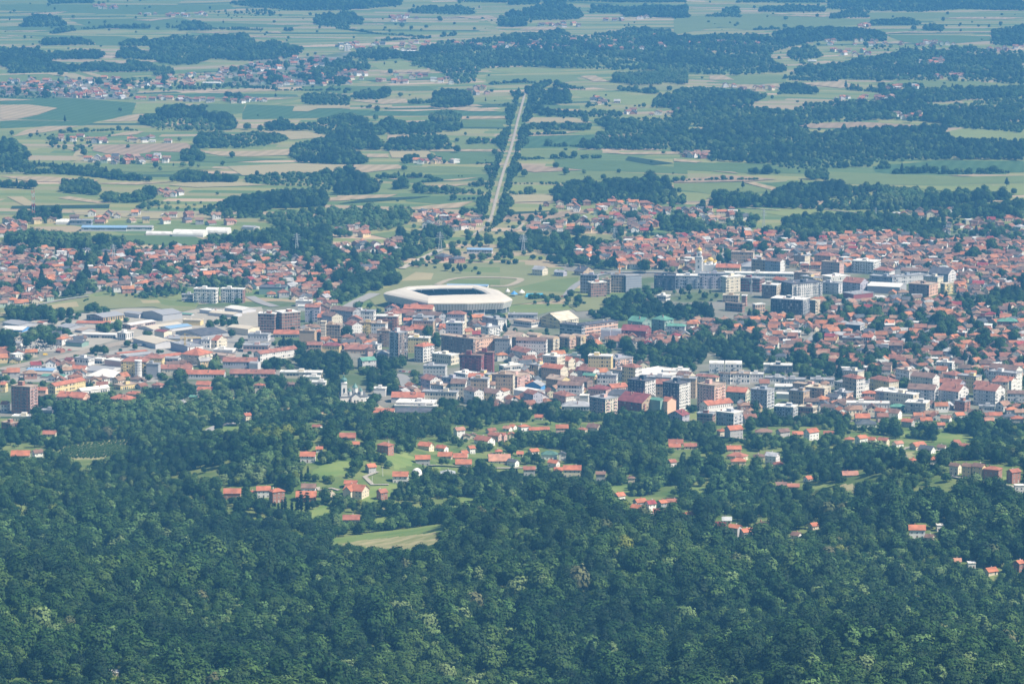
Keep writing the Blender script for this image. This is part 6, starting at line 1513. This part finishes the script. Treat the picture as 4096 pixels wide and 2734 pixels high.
WOODS = '''k P 135,180 165,130 220,98 330,105 400,130 448,178
k P 275,302 290,270 340,252 500,255 600,270 632,300
m P 320,28 330,5 620,0 620,22
k P 1510,15 1700,-10 2311,-10 2311,70 1900,72 1700,52 1560,37
m P 790,308 810,275 900,262 1010,275 1000,305
m P 1000,330 1010,275 1100,245 1290,235 1520,235 1640,250 1700,290 1850,280 2000,320 1980,372 1830,400 1600,405 1400,390 1300,425 1150,435 990,395
k P 0,445 0,325 100,320 330,345 560,345 670,350 670,392 300,398 520,470 50,488 60,440
m P 50,488 60,430 110,400 280,395 500,440 520,475
m P 520,475 560,420 650,405 800,430 860,410 1000,425 1040,440 1030,474 830,478
m P 765,385 800,330 870,320 960,350 1060,375 1000,400
p P 1000,502 1030,450 1080,450 1140,470 1150,505
m P 1195,203 1200,150 1320,150 1390,170 1400,203
g P 1370,112 1380,80 1540,80 1640,60 1800,80 1830,112
m P 2070,155 2090,110 2311,85 2311,198 2100,170
k P 910,818 930,770 980,760 1060,750 1080,715 1190,705 1340,720 1350,745 1470,760 1550,800 1550,850 1440,850 1350,795 1150,790 1010,820 1000,835
l P 1000,862 1010,815 1150,785 1350,795 1450,830 1440,874
m P 1450,872 1440,820 1550,800 1550,852
m P 1300,980 1300,925 1350,880 1420,870 1530,890 1700,880 1870,890 1905,925 1800,960 1600,980
m P 1760,867 1770,835 1860,785 1900,790 1940,840 1980,820 2100,815 2120,785 2311,760 2311,892 2100,892 2080,864
k P 1905,1028 1920,965 2000,935 2120,925 2180,890 2311,875 2311,1085 2200,1088 1970,1078
m P 1620,1208 1640,1170 1800,1160 1930,1145 2110,1135 2311,1145 2311,1292 2130,1255 2000,1235 1780,1225
m P 405,1270 420,1195 560,1180 660,1225 650,1292
m P 0,1145 0,915 80,920 200,1030 170,1145
m P 650,1312 700,1275 900,1295 980,1245 1050,1255 1040,1312 900,1342 700,1337
l P 845,1373 900,1340 1150,1330 1380,1345 1300,1392 1000,1397
m P 1310,1420 1340,1375 1480,1340 1700,1285 1800,1255 1950,1265 2150,1285 2160,1370 1800,1375 1700,1442 1400,1442
l P 1700,1442 1850,1395 2200,1395 2311,1415 2311,1568 2000,1568 1830,1502
p A 45,185 45,88 300,88 700,108 715,192 400,195
k P 1485,672 1500,625 1560,625 1640,650 1620,692
m P 1990,692 2010,630 2160,615 2311,635 2311,700
g P 200,530 900,520 1400,490 1360,600 900,615 600,650 0,640 0,560
g P 1340,600 1400,480 1700,420 2100,400 2311,380 2311,580 1600,590
m P 270,640 290,570 400,570 420,600 400,640
k P 1750,560 1760,470 1840,470 1860,560
m P 2000,560 2050,420 2200,400 2311,420 2311,560
m P 1200,1065 1200,1010 1290,990 1340,1010 1340,1068
g P 130,920 250,870 350,890 600,905 620,1000 470,1000 300,970 320,900 200,920
g P 700,1090 730,1040 1190,1080 1500,1060 1480,1110 1100,1100
m P 60,1480 120,1400 350,1380 400,1400 440,1480
k Q 0,62 0,0 430,-10 420,37 180,62
k Q 0,163 10,90 100,85 175,130 170,163
m Q 455,87 530,70 740,50 900,60 900,98 700,98
m Q 1045,170 1060,130 1130,95 1215,90 1250,55 1350,42 1550,50 1620,78 1620,122 1560,132 1240,137 1260,172 1170,182
m Q 1130,38 1150,0 1330,-10 1330,28
m Q 1350,42 1370,-10 1510,-10 1510,42
m Q 790,15 800,-10 1120,-10 1120,20
m Q 1620,93 1700,50 1880,42 2100,42 2311,45 2311,122 1900,112 1880,87
m Q 1520,10 1530,-10 2311,-10 2311,20 2000,20
m Q 0,480 0,400 150,325 280,325 420,350 560,325 700,285 1000,255 1480,195 1530,235 1700,235 1800,215 2000,185 2200,205 2311,290 2311,474 2100,470 1800,465 1560,455 1330,445 1150,445 940,462 900,550 780,560 700,490 600,440 420,390 200,410 220,470
l Q 480,440 560,370 800,360 1100,380 1300,430 900,450 700,480
p Q 1830,548 1830,488 2000,488 2130,498 2140,562 1990,568
p Q 2110,545 2120,468 2311,468 2311,562
k Q 630,712 640,640 700,590 850,595 890,650 890,702 720,718
k Q 50,655 110,620 330,600 360,640 250,662
k Q 0,872 0,778 100,768 200,798 260,880 200,890
m Q 200,892 260,830 340,800 480,815 700,830 820,820 825,865 700,875 430,892
p Q 612,818 640,758 740,745 810,768 808,822
k Q 0,990 0,880 120,868 270,908 285,990
m Q 280,998 330,950 480,888 640,885 750,935 772,988 500,998
m Q 0,1088 0,980 120,1000 190,1050 180,1084
m Q 855,955 870,918 1090,923 1112,950
k Q 1275,690 1290,608 1400,600 1530,605 1547,685 1400,695
m Q 1335,765 1260,720 1400,728 1600,748 1740,738 1880,743 1870,775 1500,780
m Q 1235,858 1260,818 1500,822 1700,830 1650,864
m Q 1690,802 1750,788 2311,785 2311,990 2200,992 1900,992 1650,988 1600,970 1620,950 1710,930 1720,880 1790,865
k Q 2075,715 2090,648 2200,630 2311,598 2311,722
m Q 500,1275 520,1238 700,1248 960,1262 975,1290 700,1285
m Q 385,1255 400,1218 460,1212 490,1245
k Q 0,1295 0,1148 100,1138 220,1185 262,1278
k Q 1430,1335 1440,1245 1560,1205 1750,1218 1900,1185 2180,1195 2220,1290 2311,1298 2311,1352 1900,1355 1480,1355
l Q 0,1530 20,1415 200,1350 350,1400 400,1365 490,1390 480,1450 420,1515 200,1530
m Q 790,1405 830,1372 950,1378 950,1410
m Q 560,1540 620,1500 740,1510 750,1568 600,1568
m Q 1700,1545 1700,1478 1800,1465 1820,1545
m Q 2100,1525 2110,1455 2311,1435 2311,1535
m Q 1570,1545 1590,1470 1650,1480 1650,1545
k Q 430,1085 440,1035 520,1030 550,1085
m Q 600,1085 610,1030 700,1050 710,1085
g Q 780,330 1500,270 1800,280 1800,345 1000,350
k R 0,122 0,68 60,72 112,118
m R 130,112 400,88 452,118
m R 320,92 330,55 430,50 430,92
k R 1000,62 1030,10 1200,-10 2311,-10 2311,72 1900,64 1600,84 1200,70
m R 400,20 500,-10 1000,-10 1000,20
k R 1025,128 1050,92 1250,82 1290,118
m R 560,80 570,52 850,47 1000,50 1000,80
k R 1300,168 1300,138 1500,128 1630,148 1620,168
m R 1660,205 1640,170 1780,170 1790,205
k R 2090,290 2100,205 2311,170 2311,310 2130,300
m R 0,480 0,240 330,228 660,238 680,210 860,192 1370,207 1400,272 1000,275 880,290 700,330 640,370 640,400 700,415 740,478 400,500 250,498
k R 680,245 700,205 860,190 1190,190 1370,208 1400,275 1100,272 900,270
m R 740,350 900,300 1000,380 880,400 870,440 1050,430 1290,385 1500,340 2000,325 2311,345 2311,565 2100,545 1480,532 1300,532 960,522 760,500 850,430 780,400
g R 1200,345 1280,300 2000,300 2000,345
k R 700,624 700,565 750,550 930,578 940,624
m R 0,690 0,600 200,590 500,600 620,640 480,700
m R 0,855 0,690 480,700 720,725 800,740 820,808 1200,808 1100,808 600,855 300,855 100,835
m R 790,808 800,735 850,690 1100,655 1340,675 1450,655 1780,700 2311,640 2311,885 2100,835 1780,825 1650,800 1380,790 1200,810
m R 1340,560 1640,560 1700,620 2311,570 2311,640 1700,680 1360,640
k R 0,985 0,868 290,848 620,848 700,830 890,850 900,885 1150,842 1400,858 1640,838 1800,848 1810,910 2000,920 2311,935 2311,1065 2200,1055 1760,1058 1330,1073 1310,1104 880,1124 750,1118 640,1085 240,1065 170,1053 0,1005
m R 230,1375 280,1285 450,1295 570,1315 582,1375
k R 575,1365 620,1285 820,1230 1050,1222 1200,1245 1400,1235 1450,1385 1100,1390 700,1374
p R 1340,1385 1350,1240 1590,1245 1650,1290 1620,1380
m R 1600,1385 1650,1275 1850,1285 2220,1285 2230,1322 1900,1345
m R 700,1568 720,1500 760,1445 1000,1435 1250,1410 1400,1435 1600,1465 1750,1500 1750,1568
m R 0,1500 0,1400 100,1420 200,1500 440,1430 520,1420 560,1500 300,1568 0,1568
m R 480,1155 500,1122 700,1128 720,1150
m R 890,1188 900,1138 980,1118 1020,1148 1010,1190
m R 1560,1440 1600,1375 1900,1375 2311,1325 2311,1450 2000,1440 1760,1440
m R 1330,1115 1360,1072 1430,1090 1430,1118
m R 1770,840 1800,800 2100,810 2311,820 2311,880
k C 680,710 900,640 1000,560 1180,560 1330,640 1340,700 1000,760 950,760 760,750
k C 1180,730 1330,640 1600,640 1690,680 1680,745 1500,765 1370,740
l C 900,600 1000,560 1060,480 1200,500 1220,590 1100,600
g C 1150,560 1300,480 1500,500 1720,530 1700,600 1350,590
k C 610,1110 640,960 760,950 760,1120
k C 1050,1060 900,960 1350,950 1500,920 1620,950 1600,1080 1500,1185 1380,1145 1180,1120 1100,1120
k C 1620,960 1680,900 1800,920 1760,980
k C 1740,1010 1800,950 2060,960 2070,1040 1900,1080 1760,1070
k C 1800,960 1830,850 2050,880 2060,960
m D 0,1080 0,880 60,900 110,1000 80,1080
m C 800,600 880,560 960,640 860,700
g C 200,640 300,590 620,560 700,640 450,660
m B 0,200 0,60 150,30 600,30 640,130 600,240 400,250 150,190
k B 200,60 300,30 600,30 620,140 400,160
m B 560,660 620,560 760,470 900,440 1000,400 1080,350 1140,380 1180,440 1100,520 1000,525 900,545 760,600
m B 1120,290 1130,130 1180,60 1400,150 1500,120 1540,180 1400,210 1300,260
g B 1150,330 1500,280 1800,340 1900,400 1700,400 1400,340
k B 400,1150 400,1010 560,980 640,1000 780,1020 800,1130 700,1250 580,1190
k B 880,1180 900,1090 1030,1070 1130,1080 1180,1200 1240,1275 1100,1275 900,1260
m B 40,1140 100,1020 250,1000 340,1100 330,1145
k B 560,1240 700,1200 900,1190 960,1270 1000,1400 940,1480 600,1480 300,1300
m B 1080,1400 1080,1270 1200,1280 1300,1380 1450,1340 1560,1380 1480,1420
k B 1120,1120 1050,1060 1060,1180 1160,1230
m B 1240,1250 1250,1160 1320,1170 1330,1260
g B 1900,780 1960,700 2100,780 2156,860 1980,860
m A 60,870 180,800 330,815 430,830 640,840 620,880 300,890 90,890
k A 0,880 0,800 90,800 80,870 90,1000 0,1000
m A 70,760 80,685 250,665 600,680 620,740 300,790 100,765
m A 600,690 700,635 860,635 850,700
m A 920,765 950,705 1030,715 1030,785 930,790
m A 700,835 760,790 930,780 930,840
k A 1130,905 1140,805 1200,805 1215,905
m A 1690,795 1700,715 1880,690 1880,785 1800,800
k A 1000,578 1020,525 1200,485 1450,465 1455,555 1200,578
m A 1500,495 1590,430 1700,400 1830,415 1850,495
m A 740,155 760,105 840,110 1100,140 1250,160 1000,175
m A 790,255 800,190 900,175 1010,170 1200,185 1390,150 1500,165 1420,245 1200,245 900,255
k A 1540,180 1680,50 2156,40 2156,195 1800,205
m A 1430,305 1450,245 1740,225 1900,200 2100,230 2000,315 1700,322
b A 20,1080 250,1010 300,1045 100,1085
k A 560,990 620,960 860,940 870,990 760,1010
k A 420,1150 440,1080 510,1090 510,1150
m A 1500,1140 1560,1070 1760,1080 1780,1150
m A 1640,1090 1650,1020 1720,1020 1720,1090
k A 1840,630 1850,560 1910,560 1910,630
k A 690,440 700,350 720,350 725,440
g A 470,530 650,470 850,470 1000,560 750,570 560,590
m C 0,200 0,130 200,120 600,150 550,235 400,200
k C 310,235 320,175 380,175 400,235
m D 0,90 100,30 400,30 500,-10 1500,-10 1580,90 1500,145 1200,115 900,90 700,105 600,160 500,110 300,90
k D 1510,645 1520,590 1700,620 1850,600 2030,485 2156,480 2156,575 1950,690 1700,670
k D 2040,470 2050,410 2156,420 2156,505
m D 2000,860 2020,780 2156,790 2156,900
k D 1910,1020 1930,930 2040,940 2060,1060 1930,1080
k D 1170,1110 1180,980 1260,960 1260,1100
k D 770,1070 800,980 1000,1050 1100,1100 900,1140 600,1170 580,1050
m D 470,1040 500,980 640,970 700,1020 580,1080
m D 1300,720 1500,700 1700,820 1900,860 1900,920 1500,940
m D 800,1310 820,1240 900,1220 930,1290 880,1330
m D 650,730 800,690 1000,690 1300,690 1280,760 1050,760
b D 180,740 400,730 700,760 600,790 200,760'''
for ln in WOODS.split('\n'):
    k, s = ln.split(' ', 1); P = PL(s); far = min(q[1] for q in P) < 700
    gap = {'g': 13, 'b': 6, 'p': 5.2}.get(k, 8.) * (1.18 if far and k != 'p' else 1); W = world_fill(P, gap * gap * .42)
    try_add(W, k, gap, ((.38, .98) if far else (.5, 1.15)) if k != 'p' else (.8, 1.1), P)
    if k in 'km': try_add(world_fill(P, 60, 4000), 'b', 9, (.9, 1.3), P)
HEDGE = '''P 350,225 520,197 700,187 900,190 1200,187 1600,200 1930,207 @ 16
P 165,1150 400,1145 650,1165 850,1190 1050,1195 1200,1200 1570,1200 @ 22
P 170,1140 200,1100 360,1100 500,1140 650,1155 @ 20
P 0,1235 150,1245 400,1255 @ 10
P 600,870 800,860 960,865 @ 8
P 400,880 600,870 @ 8
P 1190,1190 1240,1140 1300,1180 1500,1190 @ 16
P 0,645 500,650 900,640 @ 6
P 1400,560 1900,600 2311,600 @ 6
Q 1410,1048 1575,1044 @ 10
Q 1600,1048 1740,1044 @ 8
Q 1220,1058 1370,1048 @ 8
Q 1150,1285 1400,1275 @ 14
Q 1160,1215 1700,1220 2311,1200 @ 5
Q 1200,640 1400,560 1560,590 1900,600 2100,620 @ 12
Q 1010,560 1200,545 1600,575 @ 14
Q 1220,895 1500,885 @ 6
Q 1200,960 1700,975 @ 6
Q 900,1085 1060,1078 @ 8
Q 150,710 380,725 @ 6
Q 900,690 1130,700 @ 10
Q 250,275 600,255 780,235 @ 8
Q 0,190 300,230 600,250 @ 8
Q 260,1180 600,1175 820,1165 @ 10
Q 560,1205 700,1195 @ 8
Q 880,1235 980,1225 @ 10
Q 640,1330 900,1318 @ 4
Q 1650,700 2000,705 @ 8
Q 480,690 640,680 @ 10
R 1440,1148 1700,1142 1800,1150 2311,1143 @ 10
R 715,1200 850,1232 @ 12
R 2000,1258 2170,1250 @ 12
R 0,1195 350,1190 700,1190 @ 5
R 720,520 1000,535 @ 12
R 1060,590 1500,620 2100,600 2311,610 @ 18
R 1660,800 2311,780 @ 12
R 2050,850 2280,860 @ 14
R 530,200 700,195 @ 8
R 0,1268 260,1270 @ 10
R 1450,1150 1700,1140 @ 8
R 760,530 1080,540 @ 14
B 1130,340 1400,300 @ 10
C 230,580 640,570 @ 7
C 0,250 60,190 @ 5
A 640,600 700,590 @ 6
A 0,1060 300,1010 @ 6
G 560,500 700,510 820,540 @ 12'''
for ln in HEDGE.split('\n'):
    s, w = ln.split('@'); w = float(w); Wp = [ground(*p)[:2] for p in PL(s)]; L_ = []
    for a, b in zip(Wp, Wp[1:]):
        n = int(np.hypot(*(b - a)) * w / 11) + 2; f = rng.uniform(0, 1, (n, 1)); d = (b - a) / (np.hypot(*(b - a)) + 1e-6); off = rng.uniform(-w / 2, w / 2, (n, 1)); L_.append(a + (b - a) * f + off * np.array([-d[1], d[0]]))
    L_ = np.concatenate(L_); L_ = L_[(np.sin(L_[:, 0] / 37 + L_[:, 1] / 53) > -.8)]; try_add(np.column_stack([L_, hgt(L_[:, 0], L_[:, 1])]), 'g' if w > 9 else 'b', 4.5, (.5, .95), None, False)
n_ = 9000; i_r = rng.integers(0, len(RAILQ) - 1, n_); f_ = rng.uniform(0, 1, (n_, 1)); d_r = RAILQ[i_r + 1] - RAILQ[i_r]; pr_ = RAILQ[i_r] + d_r * f_; nr_ = np.stack([-d_r[:, 1], d_r[:, 0]], -1) / (np.linalg.norm(d_r, axis=1)[:, None] + 1e-9)
side = np.where(rng.uniform(0, 1, n_) < .5, -1, 1); wd_ = 9 + 11 * rng.uniform(0, 1, n_) * (1 + .7 * wob(pr_[:, 0], pr_[:, 1], .8)); pr_ = pr_ + nr_ * (side * wd_)[:, None]; kp = (pr_[:, 1] > 4700) & (wob(pr_[:, 0] * 2 + side * 90, pr_[:, 1], .6) > -.6)
pr_ = pr_[kp]; try_add(np.column_stack([pr_, hgt(pr_[:, 0], pr_[:, 1])]), 'g', 4.6, (.32, .62), None, False)
# lone trees in fields, garden trees in the suburbs
P = PL('S 0,0 4096,0 4096,900 0,900'); try_add(world_fill(P, 20000, 9000), 'g', 30, (.5, 1.0), None, False)
for s, dn in (('O 0,590 150,565 600,590 900,570 900,640 780,700 640,660 430,660 350,640 160,685 0,690', 62), ('O 1230,575 1560,548 1740,538 2000,545 2349,515 2349,700 2200,640 1850,600 1620,640 1280,610', 170), ('O 1560,760 1900,690 2349,690 2349,990 2000,990 1850,900 1700,860', 34),
              ('O 700,690 1200,740 1560,760 1600,900 1660,950 950,950 700,850', 300), ('O 0,740 700,760 700,900 0,900', 300), ('O 950,500 1700,470 1700,560 1200,610 900,600', 420), ('O 2000,480 2349,470 2349,540 2000,540', 160)):
    try_add(world_fill(PL(s), dn), 'g', 7, (.55, 1.15), None, True)
# the hillside wood
HILL0 = len(TP)
HW = PL('S -60,2900 -60,1720 E 0,430 80,440 160,430 200,330 290,170 430,140 640,200 700,165 1100,180 1250,110 1350,80 1400,150 1500,130 1540,120 1700,60 1900,30 F 0,80 200,60 350,120 520,190 700,220 940,260 960,310 1200,310 1350,270 1450,240 1560,230 1900,250 2156,240 G 200,215 400,240 700,290 740,330 760,290 900,270 1300,310 1360,350 1550,370 1560,500 1700,330 1900,380 2100,300 H 0,330 200,350 360,360 430,300 600,260 620,330 800,360 1000,400 1200,410 1400,390 1560,380 1700,330 1850,370 1980,380 2156,390 S 4160,1690 4160,2900')
for P in areas('F 20,540 60,440 300,440 310,560\nE 640,500 690,420 770,430 740,510\nE 870,500 890,430 970,440 960,500\nF 1380,800 1450,770 1560,790 1540,850'): try_add(world_fill(P, 14), 'y', 6, (.7, 1.05))
LM_ = areas('''E 380,960 560,960 560,1070 400,1080
E 120,830 270,820 260,900 140,920
L 880,665 1100,605 1160,650 950,690
L 330,280 520,250 480,330 340,330
G 0,980 60,1500 400,1500 300,1100''')
for P in LM_: try_add(world_fill(P, 14), 'l', 5, (.45, .7))
for s, k, sz in (('G 850,940 900,840 1040,860 1040,960 900,1000', 'k', (1.1, 1.4)), ('G 600,740 640,560 860,560 1300,620 1330,780 1240,860 1000,740', 'd', (1.0, 1.35)), ('H 800,690 820,590 1000,570 1110,600 1110,690', 'l', (1.1, 1.5)), ('G 1620,1010 1640,830 1900,830 1940,1000 1830,1040', 'l', (1.1, 1.5)),
                 ('E 1860,860 1900,700 2156,650 F 100,640 200,760 100,860', 'l', (.9, 1.2)), ('F 1020,520 1030,370 1140,370 1150,520', 'd', (1.3, 1.6)), ('E 640,160 2156,160 2156,400 1400,400 1200,440 300,440 250,300', 'l', (1.0, 1.4)), ('L 1300,190 1400,130 1500,180 1420,200', 'k', (1.2, 1.5))):
    P = PL(s); try_add(world_fill(P, 30), k, 8.5, sz, P)
W = world_fill(HW, 5.5, 260000); m1 = W[:, 1] < 2560
try_add(W[m1], 'x', 7.6, (.42, 1.4), var=True); W2 = W[~m1]; W2 = W2[(wob(W2[:, 0] * 1.2, W2[:, 1] + 40, .55) > -.29) | (rng.uniform(0, 1, len(W2)) < .06)]; try_add(W2, 'u', 7.2, (.32, 1.0), var=True)
for i in range(14): pass
# vineyard rows on the left slope
VW = []
C_ = np.array([ground(*q) for q in VR]); x0, x1, y0, y1 = C_[:, 0].min(), C_[:, 0].max(), C_[:, 1].min(), C_[:, 1].max()
for y in np.arange(y0, y1, 7.): VW += [(x, y + (x - x0) * .25) for x in np.arange(x0, x1, 3.4)]
VW = np.array(VW); VW += rng.normal(0, .3, VW.shape); z = hgt(VW[:, 0], VW[:, 1]); u, v = proj(VW[:, 0], VW[:, 1], z); ok = inpoly(u, v, VR); VINES = VW[ok]
# poplars of the row: individual things
GR = {}
def tree_thing(x, y, k, s, name, cat, label, group):
    c, t_, b = PT[k]; z = float(hgt(x, y)); r_ = thing(name, label, cat, (x, y, z), random.uniform(0, 6.28), group); r_.scale = (s * random.uniform(.9, 1.1), s * random.uniform(.9, 1.1), s * random.uniform(.9, 1.12)); link('crown', c, r_); link('trunk', t_, r_); return r_
n_pop = 0; OR2 = 'first second third fourth fifth sixth seventh eighth ninth tenth eleventh twelfth thirteenth fourteenth'.split()
for u, v, s in ((45, 1095, .78), (150, 1085, .7), (195, 1080, .62), (222, 1085, .6), (252, 1075, .75), (276, 1085, .9), (328, 1090, .75), (372, 1092, 1.0), (402, 1098, 1.25), (448, 1110, 1.35)):
    p = ground(*px('F', u, v)); tree_thing(p[0], p[1], 8, s * .95, 'poplar_tree', 'poplar', f'slim dark poplar behind the hillside meadow, {OR2[n_pop]} from the left in its row', 'row of slim poplars below the brick houses'); n_pop += 1
for i, (t, u, v, s, l) in enumerate((('F', 402, 860, .75, 'single slim poplar right of the lone orange roofed house, left of two'), ('F', 455, 800, .6, 'single slim poplar right of the lone orange roofed house, right of two'), ('F', 805, 740, .75, 'small slim poplar at the top of the sloping green meadow'))):
    p = ground(*px(t, u, v)); tree_thing(p[0], p[1], 8, s, 'poplar_tree', 'poplar', l, None)
TP = [q for q in TP if not (q[2] == 8)]
# the nearest 300 trees that the photograph shows become things, the rest one wood
A_ = np.array([(x, y) for x, y, k, s in TP]); zz = hgt(A_[:, 0], A_[:, 1]); kk_ = np.array([q[2] for q in TP]); ss_ = np.array([q[3] for q in TP]); uu, vv = proj(A_[:, 0], A_[:, 1], zz + 9 * ss_)
vis = (A_[:, 1] > 1600) & (uu > 10) & (uu < 4086) & (vv < 2725) & (vv > 0); order = np.nonzero(vis)[0]; order = order[np.argsort(A_[order, 1])]; ind = order[:300 - n_pop - 3]
FN = {0: ('broadleaf_tree', 'medium green broadleaf'), 1: ('broadleaf_tree', 'tall medium green broadleaf'), 2: ('broadleaf_tree', 'dark rounded broadleaf'), 3: ('broadleaf_tree', 'low wide medium green'), 4: ('slender_tree', 'slender pale green'), 5: ('pale_tree', 'pale green spreading'), 6: ('conifer_tree', 'dark pointed conifer'), 7: ('lime_tree', 'yellow green rounded'), 9: ('bush', 'bushy low'), 10: ('blossom_tree', 'beige topped')}
band = np.digitize(vv[ind], np.quantile(vv[ind], [.2, .4, .6, .8])); RW_ = ['fifth', 'fourth', 'third', 'second', 'front']
for bnd in range(5):
    L_ = ind[band == bnd]; L_ = L_[np.argsort(uu[L_])]
    for j, i in enumerate(L_):
        nm, ds = FN[int(kk_[i])]; o_ = ordw(j) if j >= 10 else 'first second third fourth fifth sixth seventh eighth ninth tenth'.split()[j]
        tree_thing(A_[i, 0], A_[i, 1], int(kk_[i]), float(ss_[i]), nm, 'tree', f"{ds} tree in the bottom wood's {RW_[bnd]} row, {o_} from the left", 'trees along the bottom of the wood')
rest = np.ones(len(TP), bool); rest[ind] = False; rest &= (A_[:, 1] > 1600)
def gn_wood(name, label, pts, kinds, scl, cat):
    me = bpy.data.meshes.new(name); n = len(pts); me.vertices.add(n); me.vertices.foreach_set('co', pts.astype(np.float32).ravel())
    for an, ty, val in (('kind_i', 'INT', kinds.astype(np.int32)), ('rot', 'FLOAT', rng.uniform(0, 6.28, n).astype(np.float32))): a = me.attributes.new(an, ty, 'POINT'); a.data.foreach_set('value', val)
    a = me.attributes.new('scl', 'FLOAT_VECTOR', 'POINT'); S_ = np.column_stack([scl * rng.uniform(.85, 1.15, n), scl * rng.uniform(.85, 1.15, n), scl * rng.uniform(.85, 1.15, n)]); a.data.foreach_set('vector', S_.astype(np.float32).ravel()); me.update()
    o = bpy.data.objects.new(name, me); COL.objects.link(o); o['kind'] = 'stuff'; o['label'] = label; o['category'] = cat
    g = bpy.data.node_groups.new(name, 'GeometryNodeTree'); g.interface.new_socket('Geometry', in_out='INPUT', socket_type='NodeSocketGeometry'); g.interface.new_socket('Geometry', in_out='OUTPUT', socket_type='NodeSocketGeometry')
    N = g.nodes; gi, go, jn = N.new('NodeGroupInput'), N.new('NodeGroupOutput'), N.new('GeometryNodeJoinGeometry')
    def na(nm, ty): q = N.new('GeometryNodeInputNamedAttribute'); q.data_type = ty; q.inputs['Name'].default_value = nm; return q.outputs['Attribute']
    ki, ro, sc_n = na('kind_i', 'INT'), na('rot', 'FLOAT'), na('scl', 'FLOAT_VECTOR'); cx = N.new('ShaderNodeCombineXYZ'); g.links.new(ro, cx.inputs[2]); er = N.new('FunctionNodeEulerToRotation'); g.links.new(cx.outputs[0], er.inputs[0])
    for k in sorted(set(kinds.tolist())):
        oi = N.new('GeometryNodeObjectInfo'); oi.inputs['Object'].default_value = PO[k]; oi.inputs['As Instance'].default_value = True
        cm = N.new('FunctionNodeCompare'); cm.data_type = 'INT'; cm.operation = 'EQUAL'; g.links.new(ki, cm.inputs[2]); cm.inputs[3].default_value = k
        ip = N.new('GeometryNodeInstanceOnPoints'); g.links.new(gi.outputs[0], ip.inputs['Points']); g.links.new(cm.outputs[0], ip.inputs['Selection']); g.links.new(oi.outputs['Geometry'], ip.inputs['Instance']); g.links.new(er.outputs[0], ip.inputs['Rotation']); g.links.new(sc_n, ip.inputs['Scale']); g.links.new(ip.outputs[0], jn.inputs[0])
    g.links.new(jn.outputs[0], go.inputs[0]); md = o.modifiers.new('scatter', 'NODES'); md.node_group = g
P3 = np.column_stack([A_, zz]); nearw = rest & (A_[:, 1] < 3330); farw = rest & (A_[:, 1] >= 3330)
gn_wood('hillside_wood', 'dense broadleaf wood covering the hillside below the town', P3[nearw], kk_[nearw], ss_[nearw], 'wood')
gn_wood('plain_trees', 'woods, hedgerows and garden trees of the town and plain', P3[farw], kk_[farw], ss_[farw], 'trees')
gn_wood('vineyard', 'rows of low vines on the left hillside slope', np.column_stack([VINES, hgt(VINES[:, 0], VINES[:, 1])]), np.full(len(VINES), 9), np.full(len(VINES), .36), 'vineyard')
# ------------------------------------------------------------------ the air
hm = bpy.data.materials.new('haze'); hm.use_nodes = True; nt = hm.node_tree; nt.nodes.remove(nt.nodes['Principled BSDF']); pv = nt.nodes.new('ShaderNodeVolumePrincipled')
pv.inputs['Color'].default_value = (*HAZE_C, 1); pv.inputs['Density'].default_value = HAZE_D; nt.links.new(pv.outputs[0], nt.nodes['Material Output'].inputs['Volume'])
hb = bpy.data.meshes.new('haze'); X0, X1, Y0, Y1, Z0, Z1 = -9500, 9500, -2000, 24500, -2, 625
hb.from_pydata([(X0, Y0, Z0), (X1, Y0, Z0), (X1, Y1, Z0), (X0, Y1, Z0), (X0, Y0, Z1), (X1, Y0, Z1), (X1, Y1, Z1), (X0, Y1, Z1)], [], [(0, 3, 2, 1), (4, 5, 6, 7), (0, 1, 5, 4), (1, 2, 6, 5), (2, 3, 7, 6), (3, 0, 4, 7)]); hb.materials.append(hm)
ho = bpy.data.objects.new('haze', hb); COL.objects.link(ho); ho['kind'] = 'stuff'
print('COUNTS houses', len(HID), 'cand', len(cand), 'nb', NB, 'trees', len(TP), 'near', int(nearw.sum()), 'far', int(farw.sum()), 'objects', len(bpy.data.objects))
